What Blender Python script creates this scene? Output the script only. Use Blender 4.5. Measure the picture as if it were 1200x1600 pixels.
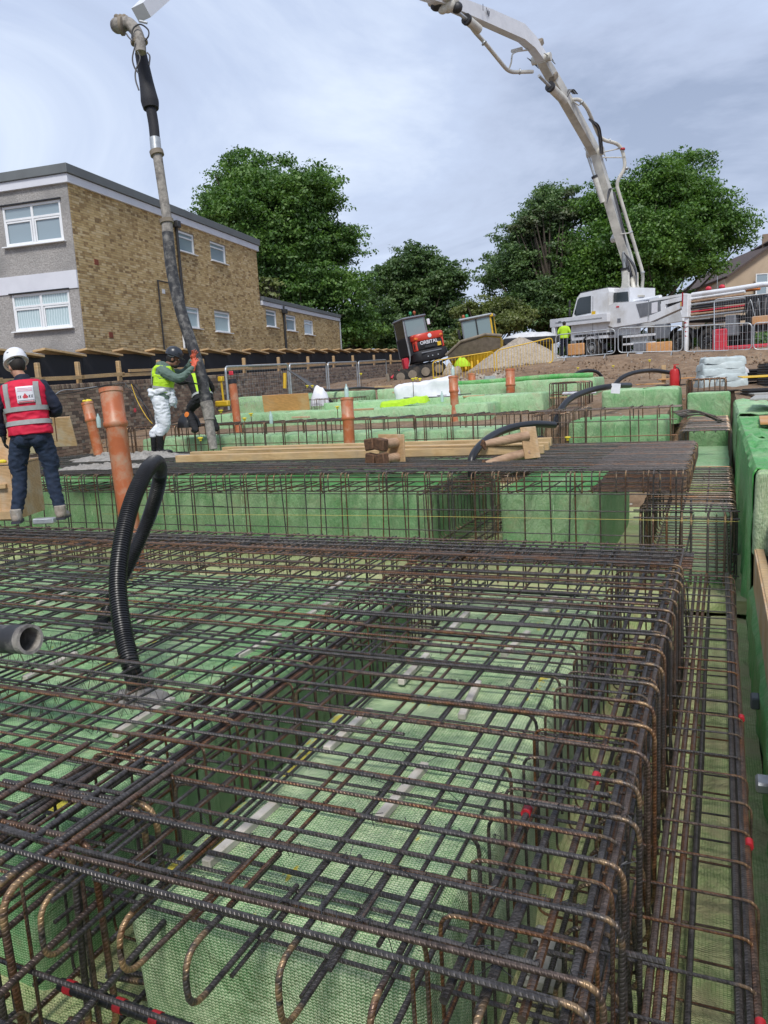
import bpy, math, random
import numpy as np
from mathutils import Vector, Matrix, noise
R_ = math.radians
J = lambda s: random.uniform(-s, s)
random.seed(11)
rng = np.random.default_rng(5)
scene = bpy.context.scene
for o in list(bpy.data.objects):
    bpy.data.objects.remove(o)

# ---------------------------------------------------------------- camera
CAMH = 1.2
F_ = 1200.0
def nrm(v):
    v = np.array(v, float); return v / np.linalg.norm(v)
_Y = nrm([525, 220, -F_]); _Z = -nrm([409, -7521, -F_]); _Z = nrm(_Z - _Y * _Z.dot(_Y)); _X = np.cross(_Y, _Z)
RC = np.array([_X, _Y, _Z])
CP = np.array([0, 0, CAMH])
cam = bpy.data.cameras.new('camera')
cam.sensor_fit = 'VERTICAL'; cam.sensor_height = 36; cam.sensor_width = 27; cam.lens = 27.0
cam.clip_start = 0.05; cam.clip_end = 3000
co = bpy.data.objects.new('camera', cam); scene.collection.objects.link(co)
m4 = Matrix.Identity(4)
for i in range(3):
    for j in range(3): m4[i][j] = float(RC[i][j])
m4.translation = Vector(CP)
co.matrix_world = m4
scene.camera = co

# ---------------------------------------------------------------- sky, sun, exposure
world = bpy.data.worlds.new('World'); scene.world = world; world.use_nodes = True
wn = world.node_tree; wn.nodes.clear()
def wnode(t, **k):
    n = wn.nodes.new(t)
    for a, b in k.items(): setattr(n, a, b)
    return n
sky = wnode('ShaderNodeTexSky', sky_type='NISHITA', sun_disc=False)
sky.sun_elevation = R_(52); sky.sun_rotation = R_(200); sky.air_density = 1.2; sky.dust_density = 2
tc = wnode('ShaderNodeTexCoord'); sep = wnode('ShaderNodeSeparateXYZ'); wn.links.new(tc.outputs['Generated'], sep.inputs[0])
mx = wnode('ShaderNodeMath', operation='MAXIMUM'); wn.links.new(sep.outputs[2], mx.inputs[0]); mx.inputs[1].default_value = 0.0
ad = wnode('ShaderNodeMath', operation='ADD'); wn.links.new(mx.outputs[0], ad.inputs[0]); ad.inputs[1].default_value = 0.22
dx = wnode('ShaderNodeMath', operation='DIVIDE'); wn.links.new(sep.outputs[0], dx.inputs[0]); wn.links.new(ad.outputs[0], dx.inputs[1])
dy = wnode('ShaderNodeMath', operation='DIVIDE'); wn.links.new(sep.outputs[1], dy.inputs[0]); wn.links.new(ad.outputs[0], dy.inputs[1])
cmb = wnode('ShaderNodeCombineXYZ'); wn.links.new(dx.outputs[0], cmb.inputs[0]); wn.links.new(dy.outputs[0], cmb.inputs[1])
mp = wnode('ShaderNodeMapping'); mp.inputs['Rotation'].default_value = (0, 0, R_(35)); mp.inputs['Scale'].default_value = (0.85, 1.15, 1)
wn.links.new(cmb.outputs[0], mp.inputs[0])
nz = wnode('ShaderNodeTexNoise'); nz.inputs['Scale'].default_value = 0.8; nz.inputs['Detail'].default_value = 9; nz.inputs['Roughness'].default_value = 0.58
nz.inputs['Distortion'].default_value = 0.6
wn.links.new(mp.outputs[0], nz.inputs[0])
cr = wnode('ShaderNodeValToRGB')
e = cr.color_ramp.elements
e[0].position = 0.39; e[0].color = (0.245, 0.305, 0.445, 1)
e[1].position = 0.63; e[1].color = (0.62, 0.70, 0.84, 1)
e2 = e.new(0.48); e2.color = (0.385, 0.45, 0.605, 1)
e3 = e.new(0.55); e3.color = (0.45, 0.53, 0.705, 1)
wn.links.new(nz.outputs['Fac'], cr.inputs[0])
# a soft lift of brightness low in the sky
hz = wnode('ShaderNodeMapRange'); hz.inputs['From Min'].default_value = 0.0; hz.inputs['From Max'].default_value = 0.45
hz.inputs['To Min'].default_value = 0.45; hz.inputs['To Max'].default_value = 0.0
wn.links.new(mx.outputs[0], hz.inputs['Value'])
mh = wnode('ShaderNodeMix', data_type='RGBA'); wn.links.new(hz.outputs[0], mh.inputs['Factor'])
wn.links.new(cr.outputs[0], mh.inputs['A']); mh.inputs['B'].default_value = (0.58, 0.66, 0.80, 1)
bg1 = wnode('ShaderNodeBackground'); wn.links.new(sky.outputs[0], bg1.inputs[0]); bg1.inputs[1].default_value = 0.05
bg2 = wnode('ShaderNodeBackground'); wn.links.new(mh.outputs['Result'], bg2.inputs[0]); bg2.inputs[1].default_value = 0.675
ms = wnode('ShaderNodeMixShader'); ms.inputs[0].default_value = 0.93
wn.links.new(bg1.outputs[0], ms.inputs[1]); wn.links.new(bg2.outputs[0], ms.inputs[2])
wo = wnode('ShaderNodeOutputWorld'); wn.links.new(ms.outputs[0], wo.inputs[0])
sl = bpy.data.lights.new('sun', 'SUN'); sl.energy = 1.5; sl.angle = R_(14); sl.color = (1, 0.965, 0.91)
so = bpy.data.objects.new('sun', sl); scene.collection.objects.link(so)
# sun high, behind and to the right of the camera
so.rotation_euler = (R_(38), 0, R_(20))
vs = scene.view_settings
vs.view_transform = 'Standard'; vs.look = 'None'; vs.gamma = 1; vs.use_curve_mapping = False; vs.exposure = 0.98

# ---------------------------------------------------------------- helpers: measuring
def ray(px, py): return RC @ np.array([px - 600.0, -(py - 800.0), -F_])
def at(px, py, D):
    return Vector(CP + ray(px, py) * D / F_)
def zat(px, py, z):
    d = ray(px, py); return Vector(CP + d * (z - CAMH) / d[2])
def yat(px, py, y):
    d = ray(px, py); return Vector(CP + d * y / d[1])
def hit(px, py, p0, n):
    d = ray(px, py); n = np.array(n, float); return Vector(CP + d * ((np.array(p0, float) - CP).dot(n) / d.dot(n)))
CAMR = Vector((RC[0][0], RC[1][0], 0)).normalized()      # level direction to the right of the view
CAMF = Vector((-CAMR.y, CAMR.x, 0))                      # level direction away from the viewer

# ---------------------------------------------------------------- helpers: objects
COL = scene.collection
OFF = {}
def props(o, label=None, cat=None, group=None, kind=None):
    if label: o['label'] = label
    if cat: o['category'] = cat
    if group: o['group'] = group
    if kind: o['kind'] = kind
    return o
def thing(name, label, cat, loc=(0, 0, 0), group=None, rot=None):
    o = bpy.data.objects.new(name, None); COL.objects.link(o)
    o.empty_display_size = 0.2
    o.location = Vector(loc)
    if rot is not None: o.rotation_euler = rot
    OFF[o.name] = (Vector(loc) if rot is None else None)
    return props(o, label, cat, group)
def copy_tree(o, parent=None, loc=None, label=None):
    c = o.copy(); COL.objects.link(c); c.parent = parent
    OFF[c.name] = OFF.get(o.name)
    if loc is not None: c.location = loc
    if label: c['label'] = label
    for ch in [x for x in bpy.data.objects if x.parent == o]:
        copy_tree(ch, c)
    return c
def fr(d, up=(0, 0, 1)):
    d = Vector(d).normalized(); up = Vector(up)
    if abs(d.dot(up)) > 0.98: up = Vector((1, 0, 0))
    a = d.cross(up).normalized(); b = a.cross(d).normalized()
    return a, b
class MB:
    def __init__(s): s.v = []; s.f = []; s.uv = []; s.mi = []; s.b = {}
    def face(s, idx, uv=None, m=0):
        s.f.append(tuple(idx)); s.uv.append(uv or [(0, 0)] * len(idx)); s.mi.append(m)
    def tube(s, pts, r, n=8, cap=True, m=0, bend=None, u0=0.0):
        pts = [Vector(p) for p in pts]; k = len(pts)
        rs = r if isinstance(r, (list, tuple)) else [r] * k
        base = len(s.v)
        a = None; L = u0; Ls = []
        for i, p in enumerate(pts):
            d = (pts[min(i + 1, k - 1)] - pts[max(i - 1, 0)])
            if d.length < 1e-9: d = Vector((0, 0, 1))
            d.normalize()
            if a is None: a, b = fr(d)
            else:
                a = (a - d * a.dot(d))
                if a.length < 1e-6: a, b = fr(d)
                a.normalize(); b = a.cross(d)
            if i: L += (p - pts[i - 1]).length
            Ls.append(L)
            for j in range(n):
                t = 2 * math.pi * j / n
                s.v.append(p + (a * math.cos(t) + b * math.sin(t)) * rs[i])
                if bend and bend[i]: s.b[len(s.v) - 1] = bend[i]
        for i in range(k - 1):
            for j in range(n):
                j2 = (j + 1) % n
                s.face((base + i * n + j, base + i * n + j2, base + (i + 1) * n + j2, base + (i + 1) * n + j),
                       [(Ls[i], j / n), (Ls[i], (j + 1) / n), (Ls[i + 1], (j + 1) / n), (Ls[i + 1], j / n)], m)
        if cap:
            s.face([base + j for j in range(n)][::-1], None, m)
            s.face([base + (k - 1) * n + j for j in range(n)], None, m)
        return s
    def box(s, c, size, R=None, ch=0.0, m=0):
        c = Vector(c); hx, hy, hz = size[0] / 2, size[1] / 2, size[2] / 2
        R = R or Matrix.Identity(3)
        base = len(s.v)
        if ch <= 0:
            for sx in (-1, 1):
                for sy in (-1, 1):
                    for sz in (-1, 1): s.v.append(c + R @ Vector((sx * hx, sy * hy, sz * hz)))
            q = [(0, 1, 3, 2), (4, 6, 7, 5), (0, 4, 5, 1), (2, 3, 7, 6), (0, 2, 6, 4), (1, 5, 7, 3)]
            dim = [(1, 2), (1, 2), (0, 2), (0, 2), (0, 1), (0, 1)]
            loc = [Vector((sx * hx, sy * hy, sz * hz)) for sx in (-1, 1) for sy in (-1, 1) for sz in (-1, 1)]
            for f, (d1, d2) in zip(q, dim):
                s.face([base + i for i in f], [(loc[i][d1], loc[i][d2]) for i in f], m)
            return s
        ch = min(ch, hx * .9, hy * .9, hz * .9)
        idx = {}
        h = (hx, hy, hz)
        for sx in (-1, 1):
            for sy in (-1, 1):
                for sz in (-1, 1):
                    for ax in range(3):
                        p = [sx * (hx - ch), sy * (hy - ch), sz * (hz - ch)]
                        p[ax] = (sx, sy, sz)[ax] * h[ax]
                        idx[(sx, sy, sz, ax)] = len(s.v); s.v.append(c + R @ Vector(p))
        for ax in range(3):
            o1, o2 = [q for q in range(3) if q != ax]
            for sg in (-1, 1):
                loop = []
                for (p, q) in ((-1, -1), (1, -1), (1, 1), (-1, 1)):
                    k = [0, 0, 0]; k[ax] = sg; k[o1] = p; k[o2] = q
                    loop.append(idx[(k[0], k[1], k[2], ax)])
                uv = [(x * h[o1], y * h[o2]) for x, y in ((-1, -1), (1, -1), (1, 1), (-1, 1))]
                s.face(loop, uv, m)
        for ax in range(3):
            o1, o2 = [q for q in range(3) if q != ax]
            for p in (-1, 1):
                for q in (-1, 1):
                    ka = [0, 0, 0]; ka[o1] = p; ka[o2] = q; ka[ax] = -1; kb = ka[:]; kb[ax] = 1
                    s.face([idx[(*ka, o1)], idx[(*ka, o2)], idx[(*kb, o2)], idx[(*kb, o1)]], None, m)
        for sx in (-1, 1):
            for sy in (-1, 1):
                for sz in (-1, 1): s.face([idx[(sx, sy, sz, a)] for a in range(3)], None, m)
        return s
    def loft(s, rings, cap=True, m=0):
        n = len(rings[0]); base = len(s.v); L = 0
        prev = None
        for rg in rings:
            for p in rg: s.v.append(Vector(p))
        for i in range(len(rings) - 1):
            dl = (Vector(rings[i + 1][0]) - Vector(rings[i][0])).length
            for j in range(n):
                j2 = (j + 1) % n
                s.face((base + i * n + j, base + i * n + j2, base + (i + 1) * n + j2, base + (i + 1) * n + j),
                       [(L, j / n), (L, (j + 1) / n), (L + dl, (j + 1) / n), (L + dl, j / n)], m)
            L += dl
        if cap:
            s.face([base + j for j in range(n)][::-1], None, m)
            s.face([base + (len(rings) - 1) * n + j for j in range(n)], None, m)
        return s
    def lathe(s, c, prof, n=20, axis=(0, 0, 1), m=0, cap=True):
        a, b = fr(axis); ax = Vector(axis).normalized(); c = Vector(c)
        return s.loft([[c + ax * h + (a * math.cos(2 * math.pi * j / n) + b * math.sin(2 * math.pi * j / n)) * r for j in range(n)] for (r, h) in prof], cap, m)
    def ell(s, c, r, n=14, k=9, R=None, m=0):
        c = Vector(c); R = R or Matrix.Identity(3)
        if not isinstance(r, (list, tuple)): r = (r, r, r)
        rings = []
        for i in range(k):
            t = math.pi * (i + 0.5) / k
            rings.append([c + R @ Vector((r[0] * math.sin(t) * math.cos(2 * math.pi * j / n), r[1] * math.sin(t) * math.sin(2 * math.pi * j / n), r[2] * -math.cos(t))) for j in range(n)])
        return s.loft(rings, True, m)
    def prism(s, poly, axis, m=0):
        """poly: list of 3D points in one plane, axis: extrusion vector"""
        n = len(poly); base = len(s.v); ax = Vector(axis)
        for p in poly: s.v.append(Vector(p))
        for p in poly: s.v.append(Vector(p) + ax)
        s.face(list(range(base, base + n))[::-1], [(p[0] + p[1], p[2]) for p in poly][::-1], m)
        s.face([base + n + i for i in range(n)], [(p[0] + p[1], p[2]) for p in poly], m)
        for i in range(n):
            j = (i + 1) % n
            s.face((base + i, base + j, base + n + j, base + n + i), [(0, 0), (0, 1), (1, 1), (1, 0)], m)
        return s
    def quad(s, a, b, c, d, m=0, uv=None):
        base = len(s.v); s.v += [Vector(a), Vector(b), Vector(c), Vector(d)]
        s.face((base, base + 1, base + 2, base + 3), uv or [(0, 0), (1, 0), (1, 1), (0, 1)], m)
    def mesh(s, name, mats, off=None, smooth=True):
        me = bpy.data.meshes.new(name)
        off = off or Vector((0, 0, 0))
        me.from_pydata([tuple(p - off) for p in s.v], [], s.f)
        ul = me.uv_layers.new(name='UVMap')
        flat = [c for f in s.uv for p in f for c in p]
        if len(flat) == len(me.loops) * 2: ul.data.foreach_set('uv', flat)
        if not isinstance(mats, (list, tuple)): mats = [mats]
        for m_ in mats: me.materials.append(m_)
        if any(s.mi): me.polygons.foreach_set('material_index', s.mi)
        if s.b:
            at_ = me.attributes.new('bend', 'FLOAT', 'POINT'); arr = np.zeros(len(s.v), np.float32)
            for k_, v_ in s.b.items(): arr[k_] = v_
            at_.data.foreach_set('value', arr)
        me.validate(clean_customdata=False)
        if smooth:
            me.polygons.foreach_set('use_smooth', [True] * len(me.polygons))
            try: me.set_sharp_from_angle(angle=R_(38))
            except Exception: pass
        me.update()
        return me
    def build(s, name, mats, parent=None, label=None, cat=None, group=None, kind=None, smooth=True):
        off = None
        if parent is not None: off = OFF.get(parent.name)
        me = s.mesh(name, mats, off, smooth)
        o = bpy.data.objects.new(name, me); COL.objects.link(o)
        if parent is not None: o.parent = parent; OFF[o.name] = off
        return props(o, label, cat, group, kind)
def inst(name, me, parent, loc, rot=None):
    o = bpy.data.objects.new(name, me); COL.objects.link(o); o.parent = parent; o.location = loc
    if rot is not None: o.rotation_euler = rot
    return o
def arc(c, r, a0, a1, e1, e2, n=5):
    return [Vector(c) + Vector(e1) * (r * math.cos(a0 + (a1 - a0) * i / n)) + Vector(e2) * (r * math.sin(a0 + (a1 - a0) * i / n)) for i in range(n + 1)]
def fillet(pts, r, n=4, closed=False):
    """round the corners of a polyline; returns points and bend flags"""
    pts = [Vector(p) for p in pts]; out = []; fl = []
    k = len(pts)
    for i, p in enumerate(pts):
        if (i == 0 or i == k - 1) and not closed: out.append(p); fl.append(0); continue
        a = pts[(i - 1) % k]; b = pts[(i + 1) % k]
        u = (a - p); v = (b - p); rr = min(r, u.length * .45, v.length * .45)
        p1 = p + u.normalized() * rr; p2 = p + v.normalized() * rr
        if (a - p1).length > rr * .8: out.append(p1 + (a - p1).normalized() * rr * .45); fl.append(0)
        for j in range(n + 1):
            t = j / n
            out.append(p1 * (1 - t) ** 2 + p * (2 * t * (1 - t)) + p2 * t * t); fl.append(1.0)
        if (b - p2).length > rr * .8: out.append(p2 + (b - p2).normalized() * rr * .45); fl.append(0)
    if closed: out.append(out[0].copy()); fl.append(fl[0])
    return out, fl
def smoothline(pts, n=8):
    """Catmull-Rom through the points"""
    P = [Vector(p) for p in pts]; P = [P[0] * 2 - P[1]] + P + [P[-1] * 2 - P[-2]]
    out = []
    for i in range(1, len(P) - 2):
        for j in range(n):
            t = j / n
            a, b, c, d = P[i - 1], P[i], P[i + 1], P[i + 2]
            out.append(0.5 * ((2 * b) + (c - a) * t + (2 * a - 5 * b + 4 * c - d) * t * t + (3 * b - a - 3 * c + d) * t ** 3))
    out.append(P[-2]); return out
def rotz(a): return Matrix.Rotation(a, 3, 'Z')
def basis(x, y, z):
    return Matrix((Vector(x), Vector(y), Vector(z))).transposed()

# ---------------------------------------------------------------- materials
def newmat(name):
    m = bpy.data.materials.new(name); m.use_nodes = True
    nt = m.node_tree; b = nt.nodes['Principled BSDF']
    return m, nt, b
def N(nt, t, ins=None, **k):
    n = nt.nodes.new(t)
    for a, b in k.items(): setattr(n, a, b)
    for a, b in (ins or {}).items():
        if hasattr(b, 'is_output') or isinstance(b, bpy.types.NodeSocket): nt.links.new(b, n.inputs[a])
        else: n.inputs[a].default_value = b
    return n
def ramp(nt, fac, stops):
    n = nt.nodes.new('ShaderNodeValToRGB'); nt.links.new(fac, n.inputs[0])
    el = n.color_ramp.elements
    el[0].position = stops[0][0]; el[0].color = (*stops[0][1], 1)
    el[1].position = stops[-1][0]; el[1].color = (*stops[-1][1], 1)
    for p, c in stops[1:-1]:
        x = el.new(p); x.color = (*c, 1)
    return n.outputs[0]
def mixc(nt, f, a, b, mode='MIX'):
    n = nt.nodes.new('ShaderNodeMix'); n.data_type = 'RGBA'; n.blend_type = mode
    for s_, v in (('Factor', f), ('A', a), ('B', b)):
        if isinstance(v, bpy.types.NodeSocket): nt.links.new(v, n.inputs[s_])
        elif s_ == 'Factor': n.inputs[0].default_value = v
        else: n.inputs[s_].default_value = (*v, 1) if len(v) == 3 else v
    if isinstance(f, bpy.types.NodeSocket): nt.links.new(f, n.inputs[0])
    return n.outputs['Result']
def math_(nt, op, a, b=0.0, c=None):
    n = nt.nodes.new('ShaderNodeMath'); n.operation = op
    for i, v in enumerate((a, b) if c is None else (a, b, c)):
        if isinstance(v, bpy.types.NodeSocket): nt.links.new(v, n.inputs[i])
        else: n.inputs[i].default_value = v
    return n.outputs[0]
def coords(nt, kind='Object'):
    return nt.nodes.new('ShaderNodeTexCoord').outputs[kind]
def wpos(nt): return nt.nodes.new('ShaderNodeNewGeometry').outputs['Position']
def noi(nt, vec, scale, detail=4, rough=0.55, dist=0.0):
    n = N(nt, 'ShaderNodeTexNoise', {'Scale': scale, 'Detail': detail, 'Roughness': rough, 'Distortion': dist})
    nt.links.new(vec, n.inputs['Vector']); return n.outputs['Fac']
def bump(nt, b, h, strength=0.5, dist=0.01):
    n = N(nt, 'ShaderNodeBump', {'Strength': strength, 'Distance': dist}); nt.links.new(h, n.inputs['Height'])
    nt.links.new(n.outputs[0], b.inputs['Normal']); return n
def surf(name, c1, c2=None, scale=6.0, rough=0.7, metal=0.0, bmp=0.0, bdist=0.01, stretch=None, dirt=None, dirts=1.5, spec=None, coat=0):
    m, nt, b = newmat(name)
    c2 = c2 or tuple(x * 0.75 for x in c1)
    v = wpos(nt) if stretch is None else N(nt, 'ShaderNodeMapping', {'Vector': coords(nt), 'Scale': stretch}).outputs[0]
    f = noi(nt, v, scale, 6, 0.6)
    col = ramp(nt, f, [(0.32, c2), (0.66, c1)])
    if 'timber' in name or 'plywood' in name:
        gr = N(nt, 'ShaderNodeTexWave', {'Scale': 9.0, 'Distortion': 9.0, 'Detail': 3.0, 'Detail Scale': 1.5, 'Vector': N(nt, 'ShaderNodeMapping', {'Vector': wpos(nt), 'Scale': (.35, .5, 2.2)}).outputs[0]}, wave_type='RINGS').outputs['Fac']
        col = mixc(nt, math_(nt, 'MULTIPLY', gr, .30), col, tuple(x * .55 for x in c2))
    if dirt:
        g = noi(nt, wpos(nt), dirts, 7, 0.65)
        col = mixc(nt, ramp(nt, g, [(0.48, (0, 0, 0)), (0.68, (1, 1, 1))]), col, dirt)
    nt.links.new(col, b.inputs['Base Color'])
    rr = N(nt, 'ShaderNodeMapRange', {'To Min': max(0.02, rough - 0.12), 'To Max': min(1, rough + 0.12)}); nt.links.new(f, rr.inputs['Value'])
    nt.links.new(rr.outputs[0], b.inputs['Roughness'])
    b.inputs['Metallic'].default_value = metal
    if spec is not None: b.inputs['Specular IOR Level'].default_value = spec
    if coat: b.inputs['Coat Weight'].default_value = coat
    if bmp: bump(nt, b, f, bmp, bdist)
    return m
def rebar_mat(name, rust=0.35, dark=(0.055, 0.052, 0.055), ribs=True):
    m, nt, b = newmat(name)
    info = nt.nodes.new('ShaderNodeObjectInfo').outputs['Random']
    isl = nt.nodes.new('ShaderNodeNewGeometry').outputs['Random Per Island']
    rnd = math_(nt, 'FRACT', math_(nt, 'ADD', info, isl))
    p = wpos(nt)
    n1 = noi(nt, p, 7, 6, 0.65); n2 = noi(nt, p, 55, 4, 0.6)
    base = ramp(nt, n2, [(0.3, tuple(c * .55 for c in dark)), (0.7, tuple(c * 1.9 for c in dark))])
    rustc = ramp(nt, n2, [(0.3, (0.07, 0.030, 0.014)), (0.5, (0.15, 0.066, 0.028)), (0.75, (0.27, 0.135, 0.06))])
    amt = math_(nt, 'ADD', math_(nt, 'MULTIPLY', n1, 1.5), math_(nt, 'MULTIPLY', rnd, 0.75))
    fac = N(nt, 'ShaderNodeMapRange', {'From Min': 1.42 - rust, 'From Max': 1.75 - rust}); nt.links.new(amt, fac.inputs['Value'])
    col = mixc(nt, fac.outputs[0], base, rustc)
    bendA = N(nt, 'ShaderNodeAttribute', attribute_name='bend').outputs['Fac']
    bn = math_(nt, 'MULTIPLY', bendA, ramp(nt, noi(nt, p, 25, 3), [(0.40, (0, 0, 0)), (0.62, (.8, .8, .8))]))
    col = mixc(nt, bn, col, (0.36, 0.235, 0.12))
    uv = N(nt, 'ShaderNodeSeparateXYZ', {'Vector': nt.nodes.new('ShaderNodeUVMap').outputs[0]})
    if ribs:
        ph = math_(nt, 'ADD', math_(nt, 'MULTIPLY', uv.outputs[0], 2 * math.pi / 0.0125), math_(nt, 'MULTIPLY', uv.outputs[1], 4 * math.pi))
        w = math_(nt, 'SINE', ph)
        w = math_(nt, 'POWER', math_(nt, 'MAXIMUM', w, 0.0), 1.3)
        shade = N(nt, 'ShaderNodeMapRange', {'To Min': 0.6, 'To Max': 1.35}); nt.links.new(w, shade.inputs['Value'])
        bump(nt, b, math_(nt, 'ADD', w, math_(nt, 'MULTIPLY', n2, 0.3)), 0.8, 0.0016)
        col = mixc(nt, 1.0, col, mixc(nt, w, (.85, .85, .85), (1.25, 1.25, 1.25)), 'MULTIPLY')
    nt.links.new(col, b.inputs['Base Color'])
    b.inputs['Metallic'].default_value = 0.45
    b.inputs['Roughness'].default_value = 0.36
    return m
def net_mat(name, c_dark, c_light, dust, stitch=True, dustcol=(0.40, 0.46, 0.36), pitch=0.0125, paint=False, wet=0.0, mud=None, mr=(.44, .60)):
    """knitted geotextile wrap: rows of small V stitches, dusted pale in places"""
    m, nt, b = newmat(name)
    uv = N(nt, 'ShaderNodeSeparateXYZ', {'Vector': nt.nodes.new('ShaderNodeUVMap').outputs[0]})
    p = wpos(nt)
    big = noi(nt, p, 2.2, 6, 0.65); fine = noi(nt, p, 45, 3, 0.6); mid = noi(nt, p, 9, 5, 0.6)
    wob = math_(nt, 'MULTIPLY', mid, 0.016)
    u = math_(nt, 'DIVIDE', math_(nt, 'ADD', uv.outputs[0], wob), pitch); v = math_(nt, 'DIVIDE', math_(nt, 'ADD', uv.outputs[1], wob), pitch * 0.8)
    fu = math_(nt, 'ABSOLUTE', math_(nt, 'SUBTRACT', math_(nt, 'FRACT', u), 0.5))
    sv = math_(nt, 'SINE', math_(nt, 'ADD', math_(nt, 'MULTIPLY', v, 6.283), math_(nt, 'MULTIPLY', fu, 6.5)))
    gap = math_(nt, 'MULTIPLY', math_(nt, 'GREATER_THAN', fu, 0.40), 0.8)
    pat = math_(nt, 'SUBTRACT', math_(nt, 'ADD', math_(nt, 'MULTIPLY', sv, 0.5), 0.5), gap)
    pat = math_(nt, 'ADD', pat, math_(nt, 'MULTIPLY', math_(nt, 'SUBTRACT', fine, 0.5), 1.6))
    base = mixc(nt, ramp(nt, pat, [(0.2, (0, 0, 0)), (0.95, (1, 1, 1))]) if stitch else 0.6, c_dark, c_light)
    base = mixc(nt, math_(nt, 'MULTIPLY', mid, 0.35), base, c_dark)
    df = N(nt, 'ShaderNodeMapRange', {'From Min': 0.62 - dust, 'From Max': 0.98 - dust * .6}); nt.links.new(big, df.inputs['Value'])
    dfac = math_(nt, 'MULTIPLY', df.outputs[0], ramp(nt, pat, [(0.0, (.35,) * 3), (0.8, (1,) * 3)])) if stitch else df.outputs[0]
    col = mixc(nt, dfac, base, dustcol)
    if mud:
        mf = ramp(nt, noi(nt, p, 3.5, 8, 0.7), [(mr[0], (0, 0, 0)), (mr[1], (1, 1, 1))])
        col = mixc(nt, math_(nt, 'MULTIPLY', mf, 0.85), col, mud)
    if paint:
        pf = ramp(nt, noi(nt, N(nt, 'ShaderNodeMapping', {'Vector': p, 'Scale': (5.5, 2.4, 1)}).outputs[0], 1.0, 4, 0.7), [(0.635, (0, 0, 0)), (0.665, (1, 1, 1))])
        col = mixc(nt, math_(nt, 'MULTIPLY', pf, 0.8), col, (0.62, 0.48, 0.03))
    col = mixc(nt, 1.0, col, (1.10, 1.09, 0.99), 'MULTIPLY')
    nt.links.new(col, b.inputs['Base Color'])
    b.inputs['Roughness'].default_value = 0.62 - wet
    b.inputs['Specular IOR Level'].default_value = 0.35
    b1 = bump(nt, b, pat, 0.7, 0.003)
    wr = noi(nt, N(nt, 'ShaderNodeMapping', {'Vector': p, 'Scale': (3.2, 3.2, 1.6)}).outputs[0], 1.6, 5, 0.6, 1.2)
    b2 = N(nt, 'ShaderNodeBump', {'Strength': 0.9, 'Distance': 0.07}); nt.links.new(wr, b2.inputs['Height']); nt.links.new(b2.outputs[0], b1.inputs['Normal'])
    return m
M = {}
M['rebar'] = rebar_mat('rebar_steel', -0.04, (0.060, 0.054, 0.051))
M['rebar_rust'] = rebar_mat('rusted_rebar', 0.36, (0.085, 0.062, 0.050))
M['rebar_far'] = rebar_mat('weathered_rebar', 0.34, (0.075, 0.06, 0.052), ribs=False)
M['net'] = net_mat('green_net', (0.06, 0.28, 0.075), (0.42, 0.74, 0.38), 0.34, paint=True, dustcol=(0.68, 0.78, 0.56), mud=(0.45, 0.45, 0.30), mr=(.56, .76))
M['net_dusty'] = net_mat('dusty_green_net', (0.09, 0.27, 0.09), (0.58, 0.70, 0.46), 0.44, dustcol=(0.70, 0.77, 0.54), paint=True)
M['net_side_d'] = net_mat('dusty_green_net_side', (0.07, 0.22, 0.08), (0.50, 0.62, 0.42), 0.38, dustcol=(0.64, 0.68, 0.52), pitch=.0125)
M['net_side'] = net_mat('green_net_side', (0.07, 0.27, 0.09), (0.40, 0.62, 0.36), 0.30, dustcol=(0.52, 0.62, 0.44), mud=(0.36, 0.38, 0.24), mr=(.54, .74))  # side colours lifted in place of fill light down the trenches
M['net_floor'] = net_mat('muddy_green_net', (0.14, 0.27, 0.07), (0.58, 0.68, 0.32), 0.42, dustcol=(0.72, 0.72, 0.46), mud=(0.46, 0.42, 0.26))  # muddy net, its colours paled in place of missing trench light
M['net_far'] = net_mat('pale_green_net', (0.18, 0.40, 0.19), (0.42, 0.66, 0.40), 0.34, stitch=True, pitch=0.02, dustcol=(0.56, 0.69, 0.50), mud=(0.42, 0.40, 0.28), mr=(.53, .72))
M['net_bright'] = net_mat('bright_green_sheet', (0.04, 0.31, 0.06), (0.16, 0.58, 0.18), 0.28, pitch=0.006, dustcol=(0.50, 0.66, 0.42), wet=.15, mud=(0.36, 0.42, 0.26), mr=(.52, .72))
M['clay'] = surf('orange_clay_plastic', (0.54, 0.16, 0.06), (0.42, 0.12, 0.045), 5, 0.42, dirt=(0.46, 0.29, 0.19), dirts=5)
M['black_pl'] = surf('black_plastic', (0.018, 0.018, 0.02), (0.01, 0.01, 0.011), 8, 0.38)
M['black_mat'] = surf('black_sheet', (0.022, 0.022, 0.027), (0.012, 0.012, 0.015), 3, 0.7)
M['rubber'] = surf('hose_rubber', (0.045, 0.045, 0.047), (0.02, 0.02, 0.022), 9, 0.6, dirt=(0.19, 0.18, 0.165), dirts=9, bmp=.3)
M['concrete'] = surf('wet_concrete', (0.36, 0.34, 0.31), (0.22, 0.205, 0.185), 14, 0.75, bmp=0.8, bdist=0.03)
M['concrete_blk'] = surf('concrete_spacer', (0.40, 0.40, 0.38), (0.30, 0.30, 0.28), 20, 0.85, bmp=0.2)
M['spacer'] = surf('pale_spacer', (0.60, 0.56, 0.50), (0.42, 0.38, 0.32), 12, 0.8)
M['caked'] = surf('concrete_caked_steel', (0.36, 0.33, 0.29), (0.20, 0.185, 0.165), 18, 0.8, bmp=1, bdist=0.01, dirt=(0.09, 0.08, 0.075), dirts=7)
M['timber'] = surf('fresh_timber', (0.60, 0.41, 0.21), (0.44, 0.27, 0.12), 4, 0.7, stretch=(1, 1, 9), dirt=(0.33, 0.24, 0.15), dirts=2)
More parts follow.
